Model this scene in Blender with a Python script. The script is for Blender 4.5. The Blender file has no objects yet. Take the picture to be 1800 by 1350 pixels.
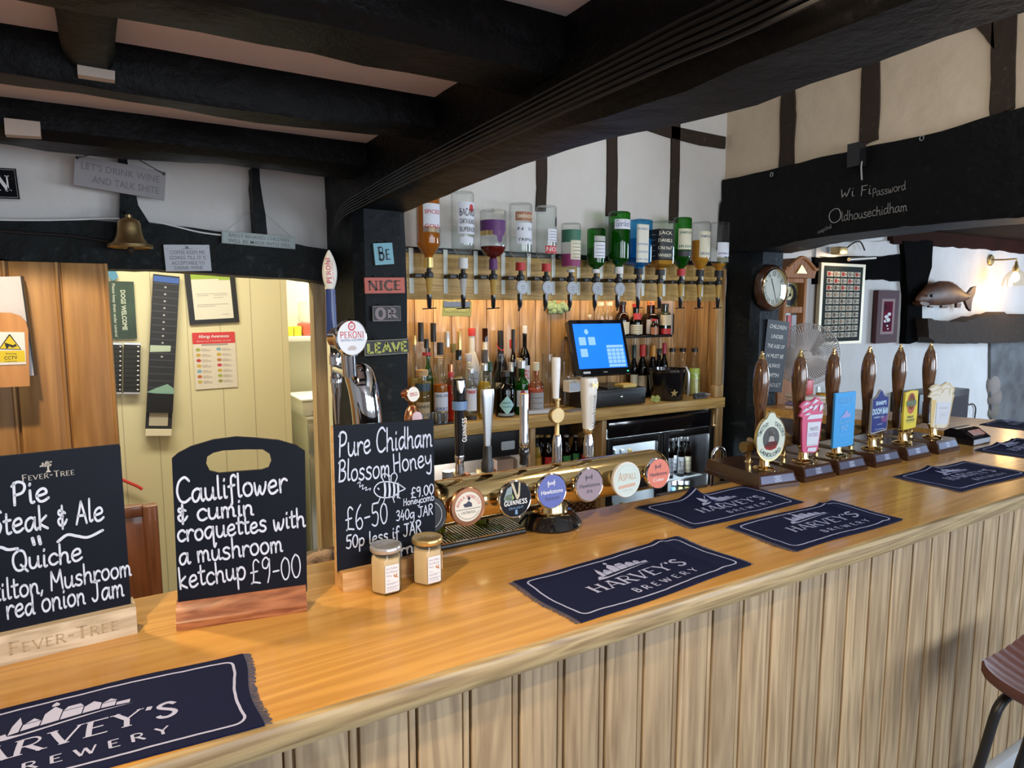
import bpy, bmesh, math, random
from mathutils import Vector, Matrix, noise
PI = math.pi
sc = bpy.context.scene
COL = sc.collection

# ------------------------------------------------------------------ camera
CAM = Vector((0.0, 0.0, 1.70))
FPX = 1175.0
YAW, PITCH = math.radians(31.0), math.radians(-6.6)
FW = Vector((math.sin(YAW)*math.cos(PITCH), math.cos(YAW)*math.cos(PITCH), math.sin(PITCH)))
RT = Vector((math.cos(YAW), -math.sin(YAW), 0.0))
UP = RT.cross(FW)
cd = bpy.data.cameras.new('camera'); cam = bpy.data.objects.new('camera', cd); COL.objects.link(cam)
cd.sensor_width = 36.0; cd.lens = 36.0*FPX/1800.0; cd.clip_start = 0.02
cam.location = CAM; cam.rotation_euler = (PI/2+PITCH, 0, -YAW)
sc.camera = cam

def ray(u, v): return RT*((u-900.0)/FPX) + UP*((675.0-v)/FPX) + FW
def at(u, v, ax, val):
    """survey helper: the point of the plane axis=val seen at (u, v) in the photo"""
    d = ray(u, v); t = (val-CAM[ax])/d[ax]
    return CAM + d*t
def pxm(p): return FPX/((Vector(p)-CAM).dot(FW))      # pixels per metre at a point

# ------------------------------------------------------------------ light
sc.view_settings.view_transform = 'Standard'
sc.view_settings.look = 'None'
sc.view_settings.exposure = 0.0
sc.view_settings.gamma = 1.0
sc.view_settings.use_curve_mapping = False
sc.cycles.transparent_max_bounces = 24
sc.cycles.max_bounces = 8
sc.cycles.caustics_reflective = False
sc.cycles.caustics_refractive = False
sc.cycles.sample_clamp_indirect = 4.0
w = bpy.data.worlds.new('daylight'); sc.world = w; w.use_nodes = True
bg = w.node_tree.nodes['Background']; bg.inputs[0].default_value = (0.62, 0.74, 1.0, 1); bg.inputs[1].default_value = 1.0

def area(name, loc, to, sx, sy, watts, col):
    l = bpy.data.lights.new(name, 'AREA'); l.shape = 'RECTANGLE'; l.size = sx; l.size_y = sy
    l.energy = watts; l.color = col
    o = bpy.data.objects.new(name, l); COL.objects.link(o); o.location = loc
    o.rotation_euler = (Vector(to)-Vector(loc)).to_track_quat('-Z', 'Y').to_euler()
    return o
def point(name, loc, watts, col, r=0.03):
    l = bpy.data.lights.new(name, 'POINT'); l.energy = watts; l.color = col; l.shadow_soft_size = r
    o = bpy.data.objects.new(name, l); COL.objects.link(o); o.location = loc; return o
def spot(name, loc, to, watts, col, ang, blend=0.6, r=0.03):
    l = bpy.data.lights.new(name, 'SPOT'); l.energy = watts; l.color = col; l.shadow_soft_size = r
    l.spot_size = math.radians(ang); l.spot_blend = blend
    o = bpy.data.objects.new(name, l); COL.objects.link(o); o.location = loc
    o.rotation_euler = (Vector(to)-Vector(loc)).to_track_quat('-Z', 'Y').to_euler(); return o
DAY = (0.80, 0.90, 1.0); SKYB = (0.60, 0.78, 1.0); WARM = (1.0, 0.76, 0.46); SOFT = (1.0, 0.86, 0.66)
# daylight through the four windows behind and beside the drinker
area('daylight_near_window', (0.55, -2.72, 1.55), (0.55, 1.0, 1.35), 1.3, 1.1, 40, DAY)
area('daylight_mid_window', (2.35, -2.72, 1.55), (2.0, 1.0, 1.3), 1.3, 1.1, 52, DAY)
area('daylight_right_window', (4.55, -2.72, 1.55), (2.6, 1.4, 1.0), 1.3, 1.1, 84, DAY)
area('daylight_far_window', (8.8, 0.6, 1.6), (5.5, 3.0, 1.4), 1.6, 1.3, 122, SKYB)
# the pub's own lamps
spot('counter_downlight', (-0.36, 0.62, 2.16), (0.52, 1.18, 1.1), 66, WARM, 96, 0.9, 0.03)
spot('beam_side_downlight', (0.54, 0.40, 2.16), (1.10, 1.22, 1.1), 56, WARM, 92, 0.9, 0.03)
spot('partition_downlight', (-0.25, 1.76, 2.17), (-0.25, 1.77, 0.0), 34, WARM, 122, 0.12, 0.03)
area('back_bar_striplight', (1.48, 3.02, 1.83), (1.48, 3.12, 1.0), 0.5, 0.03, 2.4, (1.0, 0.72, 0.36))
area('till_striplight', (2.45, 3.05, 1.83), (2.45, 3.12, 1.0), 1.3, 0.03, 3.2, (1.0, 0.74, 0.44))
area('kitchen_tube', (0.1, 3.1, 2.36), (0.1, 3.2, 0.0), 1.2, 0.25, 25, (1.0, 0.92, 0.70))
area('pantry_tube', (1.55, 4.35, 2.36), (1.5, 4.4, 0.0), 0.5, 0.3, 24, (1.0, 0.95, 0.80))
area('bar_ceiling_lamp', (2.2, 1.2, 3.0), (2.5, 2.4, 1.0), 0.4, 0.4, 8, (1.0, 0.92, 0.80))

# ------------------------------------------------------------------ mesh builder
def chain_matrix(o):
    m = Matrix.Identity(4)
    while o is not None:
        m = o.matrix_basis @ m; o = o.parent
    return m
class MB:
    def __init__(s): s.v = []; s.f = []
    def add(s, vs, fs):
        n = len(s.v); s.v += [Vector(p) for p in vs]; s.f += [tuple(i+n for i in f) for f in fs]; return s
    def box(s, x0, x1, y0, y1, z0, z1, b=0.0):
        if b > 0:
            b = min(b, (x1-x0)*.45, (y1-y0)*.45, (z1-z0)*.45)
            bm = bmesh.new(); bmesh.ops.create_cube(bm, size=1.0)
            for q in bm.verts:
                q.co = Vector(((x0+x1)/2+q.co.x*(x1-x0), (y0+y1)/2+q.co.y*(y1-y0), (z0+z1)/2+q.co.z*(z1-z0)))
            bmesh.ops.bevel(bm, geom=bm.edges[:], offset=b, segments=2, profile=.5, affect='EDGES')
            bm.verts.index_update()
            s.add([q.co.copy() for q in bm.verts], [[q.index for q in f.verts] for f in bm.faces]); bm.free(); return s
        vs = [(x, y, z) for z in (z0, z1) for y in (y0, y1) for x in (x0, x1)]
        return s.add(vs, [(0,2,3,1), (4,5,7,6), (0,1,5,4), (2,6,7,3), (0,4,6,2), (1,3,7,5)])
    def cyl(s, p0, p1, r0, r1=None, n=16, caps=True):
        r1 = r0 if r1 is None else r1
        p0, p1 = Vector(p0), Vector(p1); d = (p1-p0).normalized()
        a = d.orthogonal().normalized(); b = d.cross(a)
        vs = []
        for p, r in ((p0, r0), (p1, r1)):
            vs += [p+a*r*math.cos(2*PI*k/n)+b*r*math.sin(2*PI*k/n) for k in range(n)]
        fs = [(k, (k+1) % n, n+(k+1) % n, n+k) for k in range(n)]
        if caps: fs += [tuple(range(n-1, -1, -1)), tuple(range(n, 2*n))]
        return s.add(vs, fs)
    def lathe(s, prof, o=(0,0,0), n=24, axis='z', sq=None, flip=False):
        """prof: (radius, height) pairs from bottom to top; sq squares the section off"""
        o = Vector(o); vs = []; fs = []; rings = []
        for r, z in prof:
            if r < 1e-6:
                rings.append([len(vs)]); vs.append((0, 0, z)); continue
            ring = []
            for k in range(n):
                t = 2*PI*(k+.5)/n; c, q = math.cos(t), math.sin(t); rr = r
                if sq: rr = r/((abs(c)**sq+abs(q)**sq)**(1.0/sq))
                ring.append(len(vs)); vs.append((rr*c, rr*q, z))
            rings.append(ring)
        for A, B in zip(rings, rings[1:]):
            if len(A) == 1 and len(B) == 1: continue
            for k in range(n):
                k2 = (k+1) % n
                if len(A) == 1: fs.append((A[0], B[k2], B[k]))
                elif len(B) == 1: fs.append((A[k], A[k2], B[0]))
                else: fs.append((A[k], A[k2], B[k2], B[k]))
        if flip: vs = [(-x, y, -z) for x, y, z in vs]
        if axis == 'y': vs = [(x, -z, y) for x, y, z in vs]       # axis towards -Y
        elif axis == 'x': vs = [(z, x, y) for x, y, z in vs]
        return s.add([Vector(p)+o for p in vs], fs)
    def tube(s, pts, r, n=8, caps=True):
        pts = [Vector(p) for p in pts]; rs = r if isinstance(r, (list, tuple)) else [r]*len(pts)
        ref = None; rings = []
        for i, p in enumerate(pts):
            d = (pts[min(i+1, len(pts)-1)]-pts[max(i-1, 0)]).normalized()
            if ref is None: a = d.orthogonal().normalized()
            else: a = (ref-d*ref.dot(d)); a = a.normalized() if a.length > 1e-6 else d.orthogonal().normalized()
            ref = a; b = d.cross(a)
            rings.append([p+a*rs[i]*math.cos(2*PI*k/n)+b*rs[i]*math.sin(2*PI*k/n) for k in range(n)])
        vs = [q for R in rings for q in R]; fs = []
        for i in range(len(pts)-1):
            fs += [(i*n+k, i*n+(k+1) % n, (i+1)*n+(k+1) % n, (i+1)*n+k) for k in range(n)]
        if caps: fs += [tuple(range(n-1, -1, -1)), tuple(range((len(pts)-1)*n, len(pts)*n))]
        return s.add(vs, fs)
    def prism(s, poly, fr, d0, d1):
        """poly: 2-D outline in frame fr, extruded between distances d0 and d1 along its normal"""
        n = len(poly)
        vs = [fr(x, y, d0) for x, y in poly]+[fr(x, y, d1) for x, y in poly]
        return s.add(vs, [tuple(range(n-1, -1, -1)), tuple(range(n, 2*n))]+[(k, (k+1) % n, n+(k+1) % n, n+k) for k in range(n)])
    def geo(s, g, fr, d=0.0):
        vs, fs = g
        return s.add([fr(x, y, d) for x, y in vs], fs)
    def ball(s, c, r, sz=(1,1,1), n=12):
        prof = [(math.sin(PI*k/(n//2+2))*r, -math.cos(PI*k/(n//2+2))*r) for k in range(n//2+3)]
        prof[0] = (0, -r); prof[-1] = (0, r)
        m = MB().lathe(prof, n=n)
        return s.add([Vector((p.x*sz[0], p.y*sz[1], p.z*sz[2]))+Vector(c) for p in m.v], m.f)
    def rot(s, mat, start=0):
        for i in range(start, len(s.v)): s.v[i] = mat @ s.v[i]
        return s
    def multi(s, name, groups, parent):
        """one mesh, several paints: groups of (builder, material)"""
        idx = []
        for g, _ in groups: s.add(g.v, g.f); idx.append(len(s.f))
        o = s.build(name, None, parent, fix=False); k = 0
        for _, m in groups: o.data.materials.append(m)
        for i, p in enumerate(o.data.polygons):
            while i >= idx[k]: k += 1
            p.material_index = k
        return o
    def build(s, name, m, parent=None, world=True, smooth=True, ang=38, fix=True):
        me = bpy.data.meshes.new(name)
        vs = s.v
        if parent is not None and world:
            inv = chain_matrix(parent).inverted(); vs = [inv @ p for p in vs]
        me.from_pydata([tuple(p) for p in vs], [], s.f)
        if fix:
            bm = bmesh.new(); bm.from_mesh(me); bmesh.ops.recalc_face_normals(bm, faces=bm.faces[:]); bm.to_mesh(me); bm.free()
        if smooth:
            me.polygons.foreach_set('use_smooth', [True]*len(me.polygons)); me.set_sharp_from_angle(angle=math.radians(ang))
        me.update()
        if m is not None: me.materials.append(m)
        o = bpy.data.objects.new(name, me); COL.objects.link(o)
        if parent is not None: o.parent = parent
        return o
def tag(o, label=None, cat=None, group=None, kind=None):
    if label: o['label'] = label
    if cat: o['category'] = cat
    if group: o['group'] = group
    if kind: o['kind'] = kind
    return o
def thing(name, label, cat, loc=(0,0,0), rz=0.0, group=None):
    o = bpy.data.objects.new(name, None); COL.objects.link(o); o.empty_display_size = .05
    o.location = loc; o.rotation_euler = (0, 0, rz)
    return tag(o, label, cat, group)
def kids(o): return [c for c in bpy.data.objects if c.parent == o]
def copy_tree(o, parent=None):
    c = o.copy(); COL.objects.link(c); c.parent = parent
    for k in kids(o): copy_tree(k, c)
    return c
def structure(mb, name, m, **k): return tag(mb.build(name, m, **k), kind='structure')
class Frame:
    """a flat face in space: origin, right, up; n points out of the face"""
    def __init__(s, o, ex, ey, n=None):
        s.o = Vector(o); s.ex = Vector(ex).normalized(); s.ey = Vector(ey).normalized()
        s.n = Vector(n).normalized() if n is not None else s.ex.cross(s.ey)
    def __call__(s, x, y, d=0.0): return s.o+s.ex*x+s.ey*y+s.n*d
    def px(s, u, v):
        d = ray(u, v); t = (s.o-CAM).dot(s.n)/d.dot(s.n); p = CAM+d*t-s.o
        return (p.dot(s.ex), p.dot(s.ey))
def FY(y): return Frame((0, y, 0), (1,0,0), (0,0,1))      # wall facing -Y
def FX(x): return Frame((x, 0, 0), (0,-1,0), (0,0,1))     # wall facing -X
TOP = lambda z: Frame((0, 0, z), (1,0,0), (0,1,0))
def cat(pts, n=6, closed=False):
    P = [Vector(p) for p in pts]
    if len(P) < 3: return P
    out = []; m = len(P)
    for i in range(m if closed else m-1):
        a, b, c, d = (P[(i-1) % m], P[i], P[(i+1) % m], P[(i+2) % m]) if closed else (P[max(i-1, 0)], P[i], P[i+1], P[min(i+2, m-1)])
        for k in range(n):
            t = k/n
            out.append(.5*((2*b)+(c-a)*t+(2*a-5*b+4*c-d)*t*t+(3*b-a-3*c+d)*t**3))
    if not closed: out.append(P[-1])
    return out
def ellipse(cx, cy, rx, ry, n=32, a0=0, a1=2*PI):
    full = abs(a1-a0-2*PI) < 1e-6
    return [(cx+rx*math.cos(a0+(a1-a0)*k/(n if full else n-1)), cy+ry*math.sin(a0+(a1-a0)*k/(n if full else n-1))) for k in range(n)]
def rrect(x0, y0, x1, y1, r, n=5):
    out = []
    for cx, cy, a in ((x1-r, y0+r, -PI/2), (x1-r, y1-r, 0), (x0+r, y1-r, PI/2), (x0+r, y0+r, PI)):
        out += [(cx+r*math.cos(a+PI/2*k/n), cy+r*math.sin(a+PI/2*k/n)) for k in range(n+1)]
    return out

# ------------------------------------------------------------------ materials
def nt(name):
    m = bpy.data.materials.new(name); m.use_nodes = True
    return m, m.node_tree.nodes, m.node_tree.links, m.node_tree.nodes['Principled BSDF']
def c4(c): return (c[0], c[1], c[2], 1.0)
def noise_bump(N, L, P, scale, strength, detail=4, stretch=None, dist=.01):
    tc = N.new('ShaderNodeTexCoord'); mp = N.new('ShaderNodeMapping'); ns = N.new('ShaderNodeTexNoise'); bp = N.new('ShaderNodeBump')
    if stretch: mp.inputs['Scale'].default_value = stretch
    ns.inputs['Scale'].default_value = scale; ns.inputs['Detail'].default_value = detail
    bp.inputs['Strength'].default_value = strength; bp.inputs['Distance'].default_value = dist
    L.new(tc.outputs['Object'], mp.inputs[0]); L.new(mp.outputs[0], ns.inputs[0]); L.new(ns.outputs[0], bp.inputs['Height'])
    L.new(bp.outputs[0], P.inputs['Normal']); return ns
def plain(name, col, rough=.5, metal=0.0, bump=None, coat=0.0, var=None, spec=.5):
    m, N, L, P = nt(name)
    P.inputs['Base Color'].default_value = c4(col); P.inputs['Roughness'].default_value = rough
    P.inputs['Metallic'].default_value = metal; P.inputs['Coat Weight'].default_value = coat
    P.inputs['Coat Roughness'].default_value = .08
    P.inputs['Specular IOR Level'].default_value = spec
    if bump: 
        ns = noise_bump(N, L, P, bump[0], bump[1], dist=bump[2] if len(bump) > 2 else .01)
    if var:
        tc = N.new('ShaderNodeTexCoord'); n2 = N.new('ShaderNodeTexNoise'); r = N.new('ShaderNodeValToRGB')
        n2.inputs['Scale'].default_value = var[0]; n2.inputs['Detail'].default_value = 5
        L.new(tc.outputs['Object'], n2.inputs[0]); L.new(n2.outputs[0], r.inputs[0])
        r.color_ramp.elements[0].color = c4(col); r.color_ramp.elements[0].position = .38
        r.color_ramp.elements[1].color = c4(var[1]); r.color_ramp.elements[1].position = .68
        L.new(r.outputs[0], P.inputs['Base Color'])
    return m
def wood(name, dark, light, axis='x', rough=.4, coat=0.0, scale=9.0, pitch=None, pax='x', bump=.15, tone=.28, stretch=.07):
    """grain runs along axis; pitch tones each plank across pax by itself"""
    m, N, L, P = nt(name)
    tc = N.new('ShaderNodeTexCoord'); mp = N.new('ShaderNodeMapping')
    s = [1.0, 1.0, 1.0]; s['xyz'.index(axis)] = stretch; mp.inputs['Scale'].default_value = s
    L.new(tc.outputs['Object'], mp.inputs[0])
    vec = mp.outputs[0]
    wn = None
    if pitch:
        sp = N.new('ShaderNodeSeparateXYZ'); L.new(tc.outputs['Object'], sp.inputs[0])
        dv = N.new('ShaderNodeMath'); dv.operation = 'DIVIDE'; dv.inputs[1].default_value = pitch; L.new(sp.outputs['XYZ'.index(pax.upper())], dv.inputs[0])
        fl = N.new('ShaderNodeMath'); fl.operation = 'FLOOR'; L.new(dv.outputs[0], fl.inputs[0])
        wn = N.new('ShaderNodeTexWhiteNoise'); wn.noise_dimensions = '1D'; L.new(fl.outputs[0], wn.inputs['W'])
        ad = N.new('ShaderNodeVectorMath'); ad.operation = 'MULTIPLY_ADD'
        ad.inputs[1].default_value = (9, 9, 9); L.new(wn.outputs['Color'], ad.inputs[0]); L.new(mp.outputs[0], ad.inputs[2]); vec = ad.outputs[0]
    n1 = N.new('ShaderNodeTexNoise'); n1.inputs['Scale'].default_value = scale; n1.inputs['Detail'].default_value = 3; n1.inputs['Distortion'].default_value = 1.2
    n2 = N.new('ShaderNodeTexNoise'); n2.inputs['Scale'].default_value = scale*9; n2.inputs['Detail'].default_value = 4
    L.new(vec, n1.inputs[0]); L.new(vec, n2.inputs[0])
    # cathedral rings: a sine of the slow noise
    mu = N.new('ShaderNodeMath'); mu.operation = 'MULTIPLY'; mu.inputs[1].default_value = 46.0; L.new(n1.outputs[0], mu.inputs[0])
    si = N.new('ShaderNodeMath'); si.operation = 'SINE'; L.new(mu.outputs[0], si.inputs[0])
    a = N.new('ShaderNodeMath'); a.operation = 'MULTIPLY_ADD'; a.inputs[1].default_value = .20; L.new(si.outputs[0], a.inputs[0]); L.new(n2.outputs[0], a.inputs[2])
    r = N.new('ShaderNodeValToRGB'); L.new(a.outputs[0], r.inputs[0])
    r.color_ramp.elements[0].color = c4(dark); r.color_ramp.elements[0].position = .18
    r.color_ramp.elements[1].color = c4(light); r.color_ramp.elements[1].position = .78
    out = r.outputs[0]
    if wn:
        hs = N.new('ShaderNodeHueSaturation'); L.new(out, hs.inputs['Color'])
        mr = N.new('ShaderNodeMapRange'); mr.inputs[3].default_value = 1-tone; mr.inputs[4].default_value = 1+tone*.8
        L.new(wn.outputs['Value'], mr.inputs[0]); L.new(mr.outputs[0], hs.inputs['Value']); out = hs.outputs[0]
    L.new(out, P.inputs['Base Color'])
    P.inputs['Roughness'].default_value = rough; P.inputs['Coat Weight'].default_value = coat; P.inputs['Coat Roughness'].default_value = .07
    bp = N.new('ShaderNodeBump'); bp.inputs['Strength'].default_value = bump; bp.inputs['Distance'].default_value = .002
    L.new(a.outputs[0], bp.inputs['Height']); L.new(bp.outputs[0], P.inputs['Normal'])
    return m
def glass(name, tint, edge=None, refl=.55):
    """thin bottle glass: clear through the middle, deeper at the rim, mirror at a glance"""
    m, N, L, P = nt(name); N.remove(P); out = N['Material Output']
    lw = N.new('ShaderNodeLayerWeight'); lw.inputs[0].default_value = .5
    pw = N.new('ShaderNodeMath'); pw.operation = 'POWER'; pw.inputs[1].default_value = 3.6; L.new(lw.outputs['Facing'], pw.inputs[0])
    mc = N.new('ShaderNodeMix'); mc.data_type = 'RGBA'; L.new(pw.outputs[0], mc.inputs[0])
    e = edge if edge else tuple(x*x*.8 for x in tint)
    mc.inputs[6].default_value = c4(tint); mc.inputs[7].default_value = c4(e)
    tr = N.new('ShaderNodeBsdfTransparent'); L.new(mc.outputs[2], tr.inputs[0])
    gl = N.new('ShaderNodeBsdfGlossy'); gl.inputs['Roughness'].default_value = .03
    ma = N.new('ShaderNodeMath'); ma.operation = 'MULTIPLY_ADD'; ma.inputs[1].default_value = refl; ma.inputs[2].default_value = .045
    p2 = N.new('ShaderNodeMath'); p2.operation = 'POWER'; p2.inputs[1].default_value = 3.0; L.new(lw.outputs['Facing'], p2.inputs[0]); L.new(p2.outputs[0], ma.inputs[0])
    mx = N.new('ShaderNodeMixShader'); L.new(ma.outputs[0], mx.inputs[0]); L.new(tr.outputs[0], mx.inputs[1]); L.new(gl.outputs[0], mx.inputs[2])
    L.new(mx.outputs[0], out.inputs[0]); return m
def liquid(name, col, body=.5):
    m, N, L, P = nt(name); N.remove(P); out = N['Material Output']
    tr = N.new('ShaderNodeBsdfTransparent'); tr.inputs[0].default_value = c4(col)
    df = N.new('ShaderNodeBsdfDiffuse'); df.inputs[0].default_value = c4(col)
    mx = N.new('ShaderNodeMixShader'); mx.inputs[0].default_value = body
    L.new(tr.outputs[0], mx.inputs[1]); L.new(df.outputs[0], mx.inputs[2]); L.new(mx.outputs[0], out.inputs[0]); return m
def glow(name, col, k):
    m, N, L, P = nt(name); P.inputs['Base Color'].default_value = c4(tuple(min(x, .8) for x in col))
    P.inputs['Emission Color'].default_value = c4(col); P.inputs['Emission Strength'].default_value = k; P.inputs['Roughness'].default_value = .2
    return m
def timber(name, col, scuff, rough=.42):
    m, N, L, P = nt(name)
    tc = N.new('ShaderNodeTexCoord'); n1 = N.new('ShaderNodeTexNoise'); n1.inputs['Scale'].default_value = 34; n1.inputs['Detail'].default_value = 8
    L.new(tc.outputs['Object'], n1.inputs[0])
    r = N.new('ShaderNodeValToRGB'); L.new(n1.outputs[0], r.inputs[0])
    r.color_ramp.elements[0].color = c4(col); r.color_ramp.elements[0].position = .60
    r.color_ramp.elements[1].color = c4(scuff); r.color_ramp.elements[1].position = .80
    L.new(r.outputs[0], P.inputs['Base Color']); P.inputs['Roughness'].default_value = rough; P.inputs['Specular IOR Level'].default_value = .14
    n2 = N.new('ShaderNodeTexNoise'); n2.inputs['Scale'].default_value = 7; n2.inputs['Detail'].default_value = 9; n2.inputs['Roughness'].default_value = .62
    L.new(tc.outputs['Object'], n2.inputs[0])
    bp = N.new('ShaderNodeBump'); bp.inputs['Strength'].default_value = .55; bp.inputs['Distance'].default_value = .03
    L.new(n2.outputs[0], bp.inputs['Height']); L.new(bp.outputs[0], P.inputs['Normal']); return m
M = {}
M['plaster'] = plain('white_plaster', (.74, .71, .68), .85, bump=(5, .55, .03), var=(3.0, (.68, .645, .61)))
M['plaster_dull'] = plain('ceiling_plaster', (.76, .63, .61), .9, bump=(6, .3, .02))
M['cream'] = plain('cream_paint', (.72, .66, .43), .55)
M['black_beam'] = timber('black_painted_timber', (.0045, .0045, .0052), (.016, .016, .019))
M['far_beam'] = plain('matt_black_far_timber', (.004, .004, .0042), .9, bump=(7, .5, .03), spec=.02)
M['grey_beam'] = timber('worn_black_timber', (.0085, .0105, .011), (.045, .055, .055), .5)
M['post_black'] = timber('slate_black_post', (.0085, .0115, .0145), (.035, .04, .044), .5)
M['brown_beam'] = timber('dark_brown_timber', (.045, .032, .024), (.09, .07, .055), .7)
M['counter'] = wood('varnished_oak_counter', (.50, .255, .062), (.66, .365, .098), 'x', .24, .22, 7.0, bump=.05, stretch=.05)
M['counter_edge'] = wood('worn_oak_edge', (.24, .16, .075), (.47, .35, .18), 'x', .42, .1, 14, bump=.25, stretch=.05)
M['front_planks'] = wood('pale_oak_planks', (.27, .18, .095), (.48, .345, .20), 'z', .5, .05, 8, pitch=.10, pax='x', tone=.14)
M['pine_panel'] = wood('orange_pine_boards', (.37, .20, .075), (.60, .37, .165), 'z', .38, .2, 7, pitch=.105, pax='x', tone=.12)
M['pine_side'] = wood('orange_pine_side', (.37, .20, .075), (.60, .37, .165), 'z', .38, .2, 7, pitch=.105, pax='y', tone=.12)
M['oak_rail'] = wood('oak_rail', (.44, .26, .075), (.66, .43, .15), 'x', .5, .0, 9)
M['door_panel'] = wood('brown_door_boards', (.34, .16, .042), (.54, .28, .085), 'z', .5, .0, 7, pitch=.125, pax='x', tone=.12)
M['mahogany'] = plain('polished_mahogany', (.055, .022, .012), .22, coat=.5)
M['dark_wood'] = plain('dark_wood', (.07, .03, .016), .35, coat=.3)
M['handle_wood'] = wood('turned_walnut', (.055, .022, .010), (.17, .075, .030), 'z', .2, .6, 30, bump=.03)
M['redwood'] = wood('red_stained_wood', (.19, .055, .022), (.40, .15, .065), 'x', .35, .2, 14)
M['light_wood'] = wood('limed_oak', (.45, .36, .25), (.66, .56, .43), 'x', .55, 0, 14)
M['beech'] = wood('beech_block', (.50, .27, .10), (.68, .42, .19), 'x', .45, .1, 12)
M['slate'] = plain('chalkboard_black', (.006, .0085, .017), .45, var=(2.2, (.009, .0125, .023)), spec=.12)
M['chalk'] = plain('chalk_pen_white', (.58, .66, .86), .8)
M['chalk_dim'] = plain('chalk_grey', (.42, .42, .42), .9)
M['brass'] = plain('polished_brass', (.83, .60, .27), .13, 1.0)
M['brass_dull'] = plain('aged_brass', (.60, .43, .20), .42, 1.0, var=(6, (.42, .30, .14)))
M['chrome'] = plain('chrome', (.82, .83, .86), .06, 1.0)
M['steel'] = plain('brushed_steel', (.60, .61, .62), .28, 1.0)
M['copper'] = plain('copper', (.72, .33, .18), .2, 1.0)
M['black'] = plain('black_plastic', (.012, .012, .014), .38)
M['black_gloss'] = plain('gloss_black', (.008, .008, .010), .12, coat=.5)
M['rubber'] = plain('black_rubber', (.015, .015, .016), .6)
M['white'] = plain('white_card', (.78, .78, .78), .6)
M['cream_card'] = plain('cream_card', (.78, .72, .55), .6)
M['grey'] = plain('grey_paint', (.38, .37, .37), .6)
M['blue'] = plain('blue_print', (.05, .12, .42), .4)
M['red'] = plain('red_print', (.62, .05, .045), .45)
M['gold'] = plain('gold_foil', (.74, .52, .20), .3, .8)
M['silver'] = plain('silver_foil', (.62, .63, .66), .3, .7)
M['ink'] = plain('black_ink', (.02, .02, .025), .6)
M['clear'] = glass('clear_glass', (.97, .985, .98), (.45, .50, .50), .7)
M['greenglass'] = glass('green_glass', (.16, .52, .14), (.02, .13, .03))
M['blueglass'] = glass('blue_glass', (.26, .66, .92), (.04, .26, .50))
M['brownglass'] = glass('brown_glass', (.20, .08, .025), (.04, .015, .006))
M['darkglass'] = glass('near_black_glass', (.045, .05, .05), (.01, .012, .012))
M['pinkglass'] = glass('pink_tinted_glass', (.95, .72, .66), (.55, .30, .26))
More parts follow.
